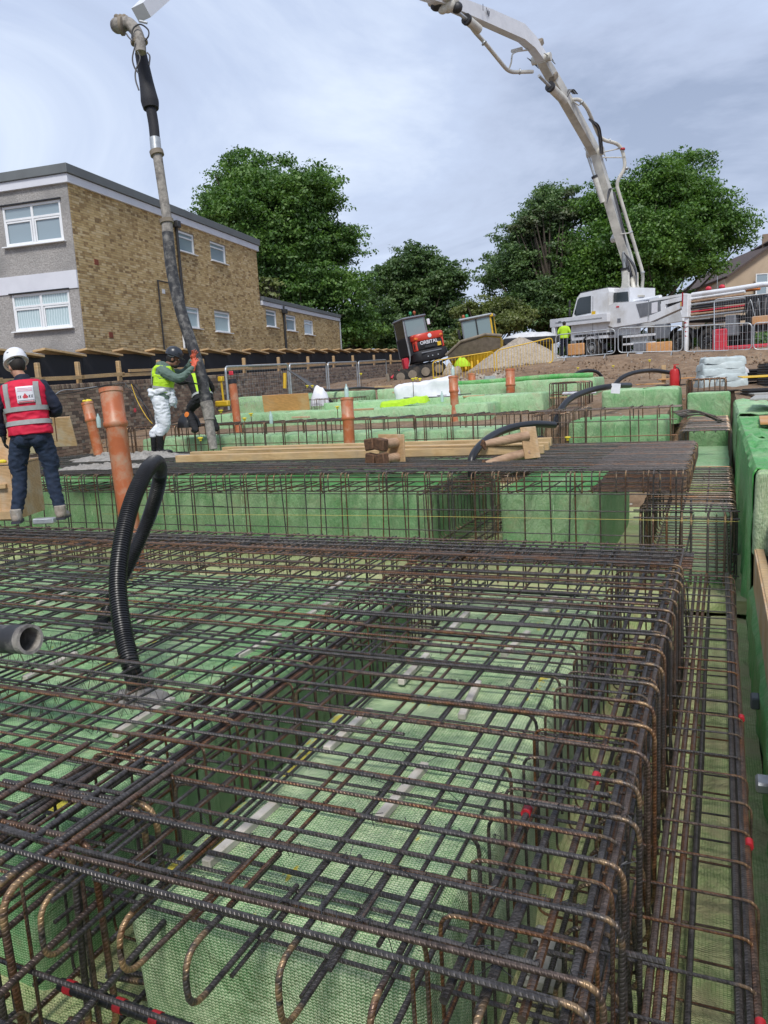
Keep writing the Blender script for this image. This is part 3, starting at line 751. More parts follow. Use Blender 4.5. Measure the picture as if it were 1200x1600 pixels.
# --- downstand cages in the trenches of the near slab
def cage(label, x0, x1, y0, y1, z0, z1, sp, long_top, long_bot, axis='y', rmain=.0115, rst=.006, mats=('rebar', 'rebar_rust'), group=None, legs=0, name='rebar_cage', far=False, mid=(), jit=.015, nn=8):
    c = thing(name, label, 'rebar cage', ((x0 + x1) / 2, (y0 + y1) / 2, z0), group)
    if axis == 'y':
        sm = [shape_mesh([(x0, 0, z0), (x1, 0, z0), (x1, 0, z1), (x0, 0, z1)], rst, mt, .045, 6 if far else 8, True, 3 if far else 4, .55) for mt in mats]
        n = int((y1 - y0) / sp)
        for i in range(n + 1):
            place('stirrup', random.choice(sm), c, (J(.01), y0 + i * sp + J(jit), J(.006)), (J(.02), 0, J(.015)))
        for x in long_top: bar('main_bar', c, (x, y0 - .05 + J(.05), z1 - .022), (x + J(.02), y1 + .05, z1 - .022), rmain, random.choice(mats), nn)
        for x in long_bot: bar('main_bar', c, (x, y0 - .05, z0 + .022), (x + J(.02), y1 + .05, z0 + .022), rmain, random.choice(mats), nn)
        for x, z in mid: bar('side_bar', c, (x, y0, z), (x, y1, z), rmain * .8, random.choice(mats), nn)
    else:
        sm = [shape_mesh([(0, y0, z0), (0, y1, z0), (0, y1, z1), (0, y0, z1)], rst, mt, .045, 6 if far else 8, True, 3 if far else 4, .7) for mt in mats]
        n = int((x1 - x0) / sp)
        for i in range(n + 1):
            place('stirrup', random.choice(sm), c, (x0 + i * sp + J(jit), J(.01), J(.006)), (0, J(.02), J(.02)))
        for y in long_top: bar('main_bar', c, (x0 - .05, y, z1 - .022), (x1 + .05, y + J(.02), z1 - .022), rmain, random.choice(mats), nn)
        for y in long_bot: bar('main_bar', c, (x0 - .05, y, z0 + .022), (x1 + .05, y + J(.02), z0 + .022), rmain, random.choice(mats), nn)
        for y, z in mid: bar('side_bar', c, (x0, y, z), (x1, y, z), rmain * .8, random.choice(mats), nn)
    return c
CG = 'tied rebar cages in the trenches'
c1 = cage('near edge beam cage of thick bars along the right edge of the near mat', -.585, -.225, 1.34, 5.7, -.74, -.015, .2,
     (-.235, -.262, -.34, -.425, -.50), (-.25, -.37, -.49), mid=((-.235, -.25), (-.235, -.5), (-.58, -.3)), group=CG, rmain=.012)
c2 = cage('narrow rib cage between the pale block and the wide green block under the near mat', -2.03, -1.68, 1.3, 5.7, -.74, -.015, .2,
     (-1.70, -1.73, -1.82, -1.92, -2.01), (-1.71, -1.85, -2.0), mid=((-1.69, -.35), (-2.02, -.35)), group=CG, rmain=.012)
c3 = cage('cross beam cage along the far edge of the near mat', -9.6, -.25, 5.22, 5.74, -.74, -.04, .2,
     (5.26, 5.33, 5.40, 5.48, 5.56, 5.64, 5.71), (5.28, 5.5, 5.7), 'x', mid=((5.73, -.3), (5.24, -.3)), group=CG)
for k in range(5):
    bar('main_bar', c3, (-.24 + J(.04), 5.2 + k * .12, .0), (-9.6, 5.2 + k * .12 + J(.04), .0), .0085, random.choice(['rebar', 'rebar', 'rebar_rust']))
for k in range(40):
    x = -.4 - .23 * k
    bar('main_bar', c3, (x, 5.0, -.018), (x + J(.05), 5.79, -.015), .008, 'rebar')
c4 = cage('front cage crossing the bottom left below the hooked bar ends', -3.4, -.35, .80, 1.2, -.80, -.30, .2,
     (.84, .95, 1.05, 1.16), (.84, .98, 1.16), 'x', mid=((.81, -.5), (1.19, -.55)), group=CG, rmain=.012)
# big bends of the rib cage's end, bottom left
hk = [shape_mesh([(0, .7, 0), (0, 0, 0), (0, 0, -.62), (0, .25, -.63)], .0115, mt, .075, 10, bendw=1.5) for mt in ('rebar', 'rebar_rust')]
for x, y, z in ((-1.64, 1.20, .0), (-1.69, 1.19, -.005), (-1.77, 1.22, -.01), (-1.88, 1.2, -.03), (-1.98, 1.22, 0), (-2.04, 1.21, 0), (-1.60, 1.02, -.22), (-1.8, .98, -.24), (-1.43, .97, -.31)):
    place('hooked_bar', random.choice(hk), c2, (x, y, z), (J(.05), 0, J(.12)))
hk2 = [shape_mesh([(-.55, 0, 0), (0, 0, 0), (0, 0, -.6), (-.2, 0, -.62)], .0115, mt, .075, 10, bendw=1.5) for mt in ('rebar', 'rebar_rust')]
for x, y, z in ((-1.62, 1.42, -.01), (-1.60, 1.47, -.01), (-1.58, 1.66, -.015), (-1.57, 1.70, -.02), (-1.50, 1.02, -.26), (-1.48, 1.06, -.26), (-1.56, .93, -.30)):
    place('hooked_bar', random.choice(hk2), c2, (x, y, z), (0, J(.05), J(.06)))
# dark taped couplers bar at the bottom
tb = thing('taped_bar', 'thick black bar bound with red tape and wire rings at bottom left', 'taped bar', zat(190, 1560, -.35))
a_ = zat(95, 1538, -.33); b2_ = zat(330, 1622, -.33)
MB().tube([a_, b2_], .0165, 14).build('bar', M['black_pl'], tb)
for t in (.07, .42, .66):
    p = a_.lerp(b2_, t); d_ = (b2_ - a_).normalized()
    MB().tube([p - d_ * .013, p + d_ * .013], .0185, 14).build('red_band', M['tape'], tb)
d_ = (b2_ - a_).normalized()
for t in (.15, .2, .25, .3, .36, .5, .55, .6, .75, .8, .86):
    p = a_.lerp(b2_, t); MB().tube([p - d_ * .002 + Vector((0, 0, .001)), p + d_ * .002], .0178, 14).build('wire_ring', M['dark'], tb)
# tie wire
tw = MB()
for k in range(1700):
    x = -.2 - abs(random.gauss(0, 2.6)); y = random.choice(rows)
    if x < -9: continue
    p = Vector((x, y + .01, .008)); pts = [p + Vector((J(.012), J(.012), -.012)), p + Vector((J(.01), J(.01), .008)), p + Vector((J(.02), J(.02), .0))]
    if random.random() < .3: pts.append(p + Vector((J(.05), J(.05), random.uniform(-.06, .03))))
    tw.tube(pts, .0013, 3)
tw.build('tie_wire', M['dark'], mat_, kind='stuff')
# wire chairs between the two layers
tc_ = MB()
for k in range(26):
    x0 = random.uniform(-8.5, -2.5); y0 = random.uniform(2.0, 5.0); n_ = 10
    pts = [Vector((x0 + .05 * q, y0 + .02 * q, -.03 if q % 2 else -.21)) for q in range(n_)]
    tc_.tube(pts, .0022, 4); tc_.tube([p + Vector((.02, .05, 0 if q % 2 else 0)) for q, p in enumerate(pts)], .0022, 4)
tc_.build('wire_chair', M['rebar_far'], mat_, kind='stuff')
# spacers: pale battens in broken rows on the blocks
SP = 'pale spacer battens lying on the green blocks'
bat = MB(); bat.box((0, 0, 0), (.034, .40, .030), ch=.004); bme = bat.mesh('spacer', M['spacer'])
where = ['on the near pale block', 'on the wide green block']
spots = [(-1.43, 1.95, 0), (-1.43, 2.75, 0), (-1.42, 3.5, 0), (-1.44, 4.3, 0), (-1.02, 2.35, 0), (-1.03, 3.2, 0), (-1.01, 4.0, 0), (-.98, 4.8, 0),
                (-2.42, 3.6, 1), (-2.43, 4.4, 1), (-2.6, 5.0, 1), (-2.4, 2.6, 1), (-3.4, 3.0, 1), (-3.5, 4.0, 1), (-4.6, 4.2, 1), (-3.3, 4.9, 1)]
for x, y, w in spots:
    o = bpy.data.objects.new('spacer_batten', bme); COL.objects.link(o); o.location = (x, y, -.222); o.rotation_euler = (0, 0, J(.12))
    k_ = [q for q in spots if q[2] == w and abs(q[0] - x) < .3]; r_ = [q[1] for q in k_].index(y)
    rowname = 'left row on the near pale block' if not w and x < -1.2 else 'middle row on the near pale block' if not w else 'row nearest the rib, on the wide green block' if x > -3 else 'scattered left part of the wide green block'
    props(o, ['nearest', 'second', 'third', 'fourth', 'fifth'][min(r_, 4)] + ' pale batten of the ' + rowname if x > -3 else 'pale batten on the wide green block, ' + {3.0: 'left of the rib', 4.0: 'near the duct loop', 4.2: 'farthest left', 4.9: 'close to the far edge'}[y], 'spacer', SP)
# grey concrete spacer blocks at the foot of the pale block
for (x, y, z, l) in ((-.50, 1.48, -.86, 'ridged grey concrete spacer beside the pale block at the bottom'), (-.56, 2.5, -.9, 'grey concrete spacer in the right hand trench of the near mat')):
    b = MB(); b.box((x, y, z), (.13, .24, .06), ch=.015); b.box((x - .03, y, z + .045), (.05, .24, .04), ch=.012)
    b.build('concrete_spacer', M['concrete_blk'], None, l, 'spacer block')
# red tape bands on main bars
for px, py, z in ((620, 1130, -.02), (605, 1230, -.02), (590, 1260, -.02), (900, 1165, -.05), (905, 1190, -.05), (955, 1050, -.03)):
    pass

# --- low trench cage on the right
T0, T1 = -.39, .125
c5 = cage('low trench cage of thick bars along the right edge of the photo', T0, T1, 1.45, 6.75, -.86, -.45, .2,
     (T0 + .035, T0 + .065, T0 + .10, -.155, -.13, -.10, T1 - .055, T1 - .03, T1 - .006), (T0 + .03, -.28, -.07, T1 - .03), group=CG, rmain=.0135, mats=('rebar', 'rebar', 'rebar_rust'), mid=((-.055, -.56),))
hoop = [shape_mesh([(-.09, 0, -.3), (-.09, 0, .0), (.09, 0, .0), (.115, 0, -.36)], .008, mt, .085, 8, seg=6, bendw=.8) for mt in ('rebar', 'rebar_rust')]
for i in range(26):
    place('hooked_bar', random.choice(hoop), c5, (T0 + .07 + J(.01), 1.52 + .2 * i + J(.02), -.425), (0, 0, J(.1)))
for i, (x, t_) in enumerate([(T1 - .006, y_) for y_ in (1.95, 2.8, 3.9)] + [(-.34, 2.3), (-.50, 2.05)]):
    z_ = -.472 if x > 0 else -.037
    par = c5 if x > 0 else c1
    MB().tube([(x, t_ - .02, z_), (x, t_ + .02, z_)], .0145, 10).build('red_tape_band', M['tape'], par)

# --- second step: slab of close bars with a U-bar edge
S2 = .33
mat2 = thing('rebar_mat', 'second step slab mat of closely laid grey bars that the man in white stands on', 'rebar mat', (-5, 9, S2))
for k in range(34):
    y = 7.45 + .097 * k + J(.022)
    xr = -.27 + J(.02)
    m0 = random.choice(['rebar', 'rebar', 'rebar', 'rebar_far'])
    xm = random.uniform(-6, -3)
    bar('transverse_bar', mat2, (xr, y, S2 + .004), (xm, y + J(.02), S2 + .004), .008, m0, 6)
    bar('transverse_bar', mat2, (xm + .5, y + .02, S2 + .004), (-10.6, y + J(.03), S2 + .004), .008, 'rebar', 6)
    if k % 4 == 0: bar('bottom_transverse_bar', mat2, (xr, y, S2 - .2), (-10.6, y, S2 - .2), .008, 'rebar_far', 6)
ue = [shape_mesh([(-.9, 0, 0), (0, 0, 0), (0, 0, -.2), (-.9, 0, -.2)], .0085, mt, .05, 8, bendw=1) for mt in ('rebar', 'rebar_rust', 'rebar_rust')]
for k in range(32):
    place('hairpin_bar', random.choice(ue), mat2, (-.25 + J(.01), 7.5 + .098 * k, S2), (0, 0, J(.02)))
ue2 = [shape_mesh([(0, .8, 0), (0, 0, 0), (0, 0, -.2), (0, .9, -.2)], .008, mt, .05, 8, bendw=1) for mt in ('rebar', 'rebar_rust')]
xx = -.4; k = 0
while xx > -10.4:
    place('hairpin_bar', random.choice(ue2), mat2, (xx, 7.42 + J(.01), S2 - .01), (0, 0, J(.05)))
    if k % 3 == 0: place('hairpin_bar', random.choice(ue2), mat2, (xx - .09, 7.42 + J(.01), S2 - .02), (0, 0, J(.25)))
    xx -= .235 + J(.02); k += 1
for k in range(40):
    x = -.45 - .25 * k; bar('longitudinal_bar', mat2, (x, 7.44, S2 - .015), (x + J(.04), 10.6, S2 - .015), .007, 'rebar_far', 6)
# hanging front cage
fr2 = thing('rebar_cage', 'tall open cage of thin verticals hanging in front of the second step green face', 'rebar cage', (-5, 7.45, -.7), CG)
vm = [shape_mesh([(0, .5, .26), (0, 0, .28), (J(.03), 0, -.88)], .0088, mt, .04, 6) for mt in ('rebar', 'rebar_far', 'rebar_rust')]
xx = -.3
while xx > -10.4:
    place('stirrup', random.choice(vm), fr2, (xx, 7.40 + J(.01), S2 - .28 + J(.01)), (J(.02), J(.03), 0))
    if random.random() < .6: place('stirrup', random.choice(vm), fr2, (xx - .05, 7.40 + J(.01), S2 - .28), (J(.02), J(.04), 0))
    xx -= .25 + J(.02)
for z in (S2 - .215, S2 - .38, -.28, -.55):
    bar('side_bar', fr2, (-.2, 7.39, z), (-5.6, 7.40, z + J(.01)), .007, 'rebar', 6); bar('side_bar', fr2, (-5.3, 7.385, z), (-10.6, 7.40, z + J(.01)), .007, 'rebar', 6)
# the rib cage in the gap (x -2.95..-2.3)
cage('rib cage running back through the gap in the second step', -2.98, -2.34, 7.62, 10.8, -.55, .10, .13, (-2.9, -2.7, -2.5, -2.4), (-2.9, -2.7, -2.5, -2.4), group=CG, far=True, mats=('rebar', 'rebar_far'))
cage('open edge cage running back below the right end of the second step', -.68, .155, 7.5, 10.9, -.70, -.03, .17,
     (-.62, -.45, -.3, -.1, .1), (-.62, -.3, .0, .1), group=CG, far=True, mats=('rebar', 'rebar_far', 'rebar_rust'), rmain=.011, rst=.0095)
eb = [shape_mesh([(0, .9, 0), (0, 0, 0), (0, 0, -.66), (0, .4, -.66)], .0125, mt, .07, 8, bendw=1.6) for mt in ('rebar', 'rebar_rust')]
ec = thing('rebar_cage', 'thick rusty hooked bars closing the near end of the right hand edge cage', 'rebar cage', (-.3, 7.4, -.7), CG)
for x in (-.66, -.55, -.43, -.3, -.22, -.08, .06, .11): place('hooked_bar', random.choice(eb), ec, (x, 7.36 + J(.02), -.06 + J(.015)), (J(.03), 0, J(.05)))
for z in (-.03, -.10, -.42, -.62): bar('side_bar', ec, (-.72, 7.37, z), (.16, 7.37, z), .0085, 'rebar', 8)

# --- third step cage
S3 = .69
cage('long third step cage of thin stirrups across the middle of the site, seen edge on', -12.4, -2.95, 12.95, 13.75, -.05, S3, .16,
     (13.0, 13.1, 13.25, 13.45, 13.6, 13.7), (13.0, 13.35, 13.7), 'x', group=CG, far=True, mats=('rebar_far', 'rebar_rust'), rst=.0105, rmain=.0125, mid=((12.96, .28), (12.96, .5)), nn=6, jit=.03)
cage('right part of the third step cage in front of the dark green block', -2.9, -.62, 12.9, 13.5, -.05, S3 + .02, .22,
     (12.95, 13.1, 13.3, 13.5), (12.95, 13.3, 13.5), 'x', group=CG, far=True, mats=('rebar_far', 'rebar_rust'), rst=.0115, rmain=.0125, mid=((12.9, .25), (12.9, .5)), nn=6, jit=.05)
cage('dense rib cage running back beside the dark green block of the third step', -2.9, -2.4, 13.0, 16.0, -.15, S3 - .05, .14, (-2.85, -2.6, -2.45), (-2.85, -2.45), group=CG, far=True, mats=('rebar_far',), nn=6)
cage('box cage of thick bars in the right hand trench at the third step', -.56, .17, 12.6, 16.6, -.42, .33, .2,
     (-.5, -.35, -.2, -.05, .1), (-.5, -.2, .1), group=CG, far=True, mats=('rebar', 'rebar_far'), rmain=.012, rst=.012, nn=6)
cage('small far cage below the white sacks', -.62, .12, 17.4, 20.5, .25, 1.05, .35,
     (-.55, -.35, -.2, -.05, .08), (-.55, -.2, .1), group=CG, far=True, mats=('rebar_far', 'rebar_rust'), rmain=.012, rst=.018, nn=6)
fb = thing('rebar_cage', 'thick upright hooked bars below the white sacks at the end of the far trench', 'rebar cage', (-.25, 17.3, .3), CG)
vb = shape_mesh([(0, .5, 0), (0, 0, 0), (0, 0, -.85)], .014, 'rebar_rust', .07, 8)
for k in range(8): place('hooked_bar', vb, fb, (-.62 + .105 * k + J(.02), 17.3, 1.07), (0, J(.04), J(.2)))
cage('upright cage under the end of the second black duct', -3.35, -2.75, 16.8, 19.0, .1, 1.14, .2,
     (-3.3, -3.1, -2.95, -2.8), (-3.3, -3.0, -2.8), group=CG, far=True, mats=('rebar_far', 'rebar_rust'), rmain=.012, rst=.013, nn=6)
cage('small cage of close stirrups beside the lime vest between the far green blocks', -10.3, -8.6, 18.0, 18.7, .45, 1.05, .1,
     (18.05, 18.3, 18.6), (18.05, 18.6), 'x', group=CG, far=True, mats=('rebar_far',), nn=6)

# ================================================================ FAR GREEN BLOCKS
block(-11.6, -4.5, 15.9, 17.2, .1, .80, 'low long pale green block with yellow capped bars at its left end', [M['net_far'], M['net_far']], step=.2, rad=.06, seed=51, amp=.02)
block(-9.0, -3.55, 17.0, 18.4, .2, .95, 'pale green wrapped block with the lime vest lying at its left end', [M['net_far'], M['net_far']], step=.2, rad=.06, seed=53, amp=.02)
block(-13.3, -9.4, 19.6, 21.2, .3, 1.20, 'short pale green wrapped block at the far left of the green row', [M['net_far'], M['net_far']], step=.2, rad=.06, seed=55, amp=.02)
block(-9.3, -3.0, 21.0, 22.8, .4, 1.22, 'farthest pale green wrapped block at the foot of the bank, with a rolled edge', [M['net_far'], M['net_far']], step=.2, rad=.07, seed=57, amp=.025)
block(-2.3, -.75, 16.9, 18.4, .2, .93, 'small green wrapped block carrying the red extinguisher', [M['net_far'], M['net_side']], step=.15, rad=.09, seed=59, amp=.02)
rl = MB(); rl.tube(smoothline([(-8.2, 21.2, 1.26), (-6, 21.25, 1.26), (-4.2, 21.2, 1.3), (-3.1, 21.3, 1.28)], 5), .07, 10)
rl.build('green_roll', M['net_bright'], None, 'bright green rolled net edge lying along the farthest green block', 'net roll')
# creased seams of the wrap
for (x0, x1, y, z0, z1) in ((-11.5, -4.6, 15.88, .12, .78), (-8.9, -3.6, 16.98, .25, .93), (-9.2, -3.1, 20.98, .45, 1.2)):
    pass
# ================================================================ GREEN DRAPE AND SHUTTER ON THE RIGHT
def sheet(name, rows, mat, label, cat, thick=.012, kind=None, parent=None, group=None):
    b = MB(); n = len(rows[0])
    for r in rows:
        for p in r: b.v.append(Vector(p))
    k = len(b.v)
    for i in range(len(rows)):
        for j in range(n):
            b.v.append(b.v[i * n + j] + Vector((thick * .6, thick * .3, -thick)))
    for i in range(len(rows) - 1):
        for j in range(n - 1):
            q = (i * n + j, i * n + j + 1, (i + 1) * n + j + 1, (i + 1) * n + j)
            uvs = [(Vector(b.v[t]).y * .7 + b.v[t].x * .5, b.v[t].z + b.v[t].x) for t in q]
            b.face(q, uvs); b.face([t + k for t in q][::-1], uvs[::-1])
    for i in range(len(rows) - 1):
        for j in (0, n - 1): b.face((i * n + j, (i + 1) * n + j, (i + 1) * n + j + k, i * n + j + k))
    for j in range(n - 1):
        for i in (0, len(rows) - 1): b.face((i * n + j, i * n + j + 1, i * n + j + 1 + k, i * n + j + k))
    return b.build(name, mat, parent, label, cat, group, kind)
def drape(y0, y1, top0, top1, bot, xf, over, ny=70, seed=0, amp=.05):
    rows = []
    for i in range(ny + 1):
        t = i / ny; y = y0 + (y1 - y0) * t; zt = top0 + (top1 - top0) * t
        r = []
        fold = amp * noise.noise(Vector((y * 2.1, seed, 0))) + amp * .5 * noise.noise(Vector((y * 6, seed, 2)))
        for s in np.linspace(0, 1, 9):
            z = bot + (zt - .05 - bot) * s
            r.append((xf + fold * (1.1 - s) + .02 * noise.noise(Vector((y * 3, z * 3, seed))), y, z))
        for s in (0.3, .7, 1): r.append((xf + .03 * s, y, zt - .05 + .05 * s))
        for s in np.linspace(.2, 1, 6):
            r.append((xf + .03 + over * s, y, zt + .05 * noise.noise(Vector((y * 2, s * 3, seed))) + .022 * noise.noise(Vector((y * 9, s * 5, seed + 2))) - .02 * s))
        for s in (.5, 1): r.append((xf + .04 + over + fold * .4, y + .02 * s, zt - .02 - .26 * s * (1 + noise.noise(Vector((y * 3, 1, seed))))))
        rows.append(r)
    return rows
GD = 'green sheets draped over the right hand upstand'
sheet('green_drape', drape(6.65, 9.4, .44, .47, -1.0, .245, .26, ny=120, seed=1, amp=.075), M['net_bright'], 'bright green crumpled sheet hanging over the nearest part of the right upstand', 'green sheet', group=GD)
sheet('green_drape', drape(9.45, 13.2, .46, .50, -.9, .25, .30, ny=120, seed=2, amp=.07), M['net_bright'], 'green sheet draped over the right upstand beside the second step cage', 'green sheet', group=GD)
sheet('green_drape', drape(13.25, 17.5, .54, .60, -.7, .26, .75, seed=3, amp=.08), M['net_far'], 'paler rumpled green sheet over the far end of the right upstand', 'green sheet', group=GD)
sheet('green_apron', drape(1.0, 6.6, -.62, -.50, -1.0, .235, .02, seed=5, amp=.03), M['net_bright'], 'strip of green sheet standing along the low trench below the plywood shutter', 'green sheet')
up = thing('formwork_wall', 'plywood shutter wall along the right edge with pale worn top edge', 'formwork', (.35, 5, -.9))
for i, (y0, y1) in enumerate(((.9, 2.3), (2.31, 4.2), (4.21, 6.55))):
    b = MB(); b.box((.275, (y0 + y1) / 2, -.50 + .0), (.02, y1 - y0, .62), ch=.002); b.build('ply_panel', M['ply'], up)
    b = MB(); b.box((.305, (y0 + y1) / 2, -.205), (.055, y1 - y0 - .01, .05), ch=.004); b.build('top_rail', M['timber_x'], up)
for y in (1.2, 2.0, 2.8, 3.6, 4.4, 5.2, 6.0):
    b = MB(); b.box((.32, y, -.56), (.045, .05, .62), ch=.003); b.build('stud', M['timber'], up)
block(.255, .50, 6.50, 6.72, -.25, .42, 'dusty green netted end of the right hand upstand, nearest the camera', [M['net_dusty'], M['net_side_d']], step=.05, rad=.05, amp=.015, seed=91)
b = MB(); b.box((.78, 6.62, -.30), (.50, .03, 1.1), ch=.004); b.build('end_board', M['ply_orange'], None, 'orange plywood board closing the end of the upstand at the right edge', 'board')
block(-.6, .2, 16.75, 17.3, -.7, .80, 'green wrapped block closing the far right hand trench', [M['net_far'], M['net_side']], step=.12, rad=.06, seed=93)
core = MB(); core.box((.40, 10.0, -.30), (.22, 6.5, 1.44), ch=.02); core.build('upstand_core', M['concrete_blk'], None, 'grey upstand wall hidden under the green drapes on the right', 'wall')
# stacked boards beyond the shutter
rb = [(.62, 6.2, .02, .50, 1.4, .03, 'orange plywood board lying behind the green drape at the right edge'),
      (.66, 7.6, .10, .42, 1.3, .35, 'upright orange timber box beside the green drape'),
      (.58, 4.6, -.1, .38, 1.3, .03, 'worn plywood board with blue marks at the right edge'),
      (.72, 9.2, .22, .5, 1.4, .03, 'orange plywood offcut higher up at the right edge'),
      (.85, 11.6, .52, .7, 1.6, .03, 'orange plywood sheet at the right edge below the brown board'),
      (.95, 14.2, .74, .9, 1.8, .03, 'grey brown board on the rumpled green sheet at the right edge')]
for x, y, z, w, l, h, lab in rb:
    b = MB(); b.box((x, y, z), (w, l, h), rotz(J(.08)), ch=.004)
    b.build('board', M['ply_orange'] if 'orange' in lab else M['ply'] if 'worn' in lab else M['concrete_blk'], None, lab, 'board')
b = MB(); b.box((.85, 7, -.45), (.85, 12, .6)); b.build('soil_bank', M['soil'], kind='structure')
# waler clamp sticking out of the shutter
b = MB(); b.box((.215, 3.55, -.62), (.09, .10, .05), ch=.01); b.build('clamp', M['galv'], None, 'pale metal clamp poking from the green strip at the right edge', 'clamp')
b = MB(); b.box((.215, 4.75, -.72), (.05, .10, .07), ch=.008); b.build('clamp', M['grey_pl'], None, 'small dark grey clamp lower on the green strip', 'clamp')
# yellow string line
sg = MB(); sg.tube(smoothline([yat(160, 803, 7.3), yat(600, 806, 7.25), yat(1155, 815, 7.2)], 4), .0022, 5)
sg.build('string_line', M['string'], None, 'taut yellow setting out string crossing in front of the second step', 'string')

# ================================================================ PIPES
PG = 'orange drain pipes standing up out of the foundations'
def clay_pipe(px, pyt, pyb, D, r, label, socket=True, cap=None, extra=.6, bottle=False):
    top = at(px[0], pyt, D); bot = at(px[1], pyb, D)
    ax = (top - bot); H = ax.length + extra
    ax.normalize(); base = top - ax * H
    p = thing('drain_pipe', label, 'pipe', base, PG)
    a, b_ = fr(ax)
    prof = [(r, 0), (r, H - .42 * (r / .1) if socket else H)]
    if socket:
        h1 = H - .40 * (r / .1)
        prof = [(r, 0), (r, h1), (r * 1.05, h1 + .01)]
    else: prof = [(r, 0), (r, H)]
    MB().lathe(base, prof, 24, ax).build('tube', M['clay'], p)
    if socket:
        s0 = H - .40 * (r / .1)
        pr = [(r * 1.04, s0), (r * 1.14, s0 + .012), (r * 1.2, s0 + .03), (r * 1.2, s0 + .055), (r * 1.10, s0 + .07), (r * 1.10, H - .05), (r * 1.19, H - .04), (r * 1.19, H), (r * 1.03, H), (r * 1.0, H - .12), (r * .2, H - .13)]
        MB().lathe(base, pr, 24, ax).build('socket', M['clay'], p)
    if cap == 'black': MB().lathe(base, [(r * 1.12, H - .09), (r * 1.12, H + .01), (r * .9, H + .015)], 20, ax).build('end_cap', M['black_pl'], p)
    if cap == 'flower':
        b = MB()
        for k in range(6): b.ell(top + Vector((J(.05), J(.05), .03 + J(.01))), (.04, .035, .025), 8, 5)
        b.build('rebar_cap_clump', M['cap'], None, 'clump of yellow rebar caps left on the top of the left orange pipe', 'plugs')
    if bottle:
        t = base + ax * H
        b = MB(); b.lathe(t, [(.033, 0), (.036, .02), (.036, .14), (.03, .17), (.013, .21), (.013, .235), (.001, .236)], 12, ax)
        b.build('bottle', M['bottle'], None, 'clear plastic bottle upside on top of the ' + bottle, 'bottle')
    return p
m_, nt_, b_ = newmat('clear_bottle'); b_.inputs['Base Color'].default_value = (.55, .72, .70, 1); b_.inputs['Roughness'].default_value = .1; b_.inputs['Alpha'].default_value = .65
M['bottle'] = m_
clay_pipe((173, 204), 607, 828, 7.75, .10, 'tallest nearest orange pipe, between the man in red and the duct loop')
clay_pipe((136, 145), 629, 668, 13.5, .088, 'short orange pipe with yellow caps on top, against the brick wall at the left', cap='flower')
clay_pipe((542, 546), 622, 693, 12.9, .095, 'orange pipe in the middle behind the timber beams with a bottle on top', bottle='middle orange pipe')
clay_pipe((363, 369), 594, 645, 17.5, .09, 'plain orange pipe with a black end cap in front of the brick wall', socket=False, cap='black')
clay_pipe((708, 711), 588, 645, 16.6, .09, 'orange pipe right of the lime vest with a bottle on top', bottle='orange pipe right of the lime vest')
clay_pipe((797, 798), 577, 617, 20.6, .115, 'orange pipe standing in front of the gravel heap')
clay_pipe((737, 738), 584, 600, 23.0, .10, 'short stub of orange pipe at the foot of the rubble')
b = MB(); b.box(at(765, 593, 22.5), (.32, .2, .2), rotz(.4), ch=.01); b.build('metal_tub', M['galv'], None, 'small pale grey metal tub beside the orange stub pipe', 'tub')

# corrugated black duct loop in the near mat
def corrugated(pts, r, pitch, amp, n=16, per=5):
    P = smoothline(pts, 10); L = 0; cum = [0]
    for a, b_ in zip(P, P[1:]): cum.append(cum[-1] + (b_ - a).length)
    out = []; rs = []; s = 0; i = 0; step = pitch / per; k = 0
    while s < cum[-1]:
        while cum[i + 1] < s: i += 1
        t = (s - cum[i]) / max(1e-9, cum[i + 1] - cum[i]); out.append(P[i].lerp(P[i + 1], t))
        ph = (k % per) / per; rs.append(r + amp * (1 if ph < .5 else -1)); s += step; k += 1
    return MB().tube(out, rs, n)
D0 = 5.0
lp = [zat(218, 1085, -.25), at(207, 1050, 3.75), at(192, 985, 3.85), at(184, 915, 3.95), at(190, 850, 4.05), at(206, 785, 4.2), at(228, 737, 4.4), at(244, 722, 4.65),
      at(250, 735, 4.9), at(246, 765, 5.0), at(232, 810, 5.1), at(210, 862, 5.1), at(180, 925, 5.1), at(160, 975, 5.0), zat(154, 1000, -.26)]
corrugated(lp, .043, .0135, .0032, 18, 4).build('corrugated_duct', M['black_pl'], None, 'black corrugated duct looping up out of the near rebar mat', 'duct')
b = MB(); rr = []
for i in range(9):
    rr.append([zat(215, 1092, -.235) + Vector((math.cos(t) * .16 * (1 - i / 9) * (1 + .3 * noise.noise(Vector((math.cos(t) * 2, math.sin(t) * 2, 1)))), math.sin(t) * .13 * (1 - i / 9), .05 * (i / 9) ** .6 + .01 * noise.noise(Vector((t, i, 0))))) for t in np.linspace(0, 2 * math.pi, 20, endpoint=False)])
b.loft(rr).build('concrete_splat', M['concrete'], None, 'spilled wet concrete round the foot of the corrugated duct', 'wet concrete')
# grey hose end poking in at the left
hp_ = thing('hose_end', 'thick dirty grey hose end poking into the photo at the left edge', 'hose', at(58, 1000, 3.2))
pa, pb = at(-380, 992, 4.3), at(46, 999, 3.15)
d_ = (pb - pa).normalized()
MB().tube([pa, pa.lerp(pb, .3), pa.lerp(pb, .7), pb - d_ * .03], .060, 24, cap=False).build('tube', M['rubber'], hp_)
MB().lathe(pb - d_ * .03, [(.060, 0), (.062, .01), (.062, .035), (.049, .036), (.047, .0), (.047, -.25), (.001, -.25)], 28, d_, cap=False).build('rim', M['caked'], hp_)
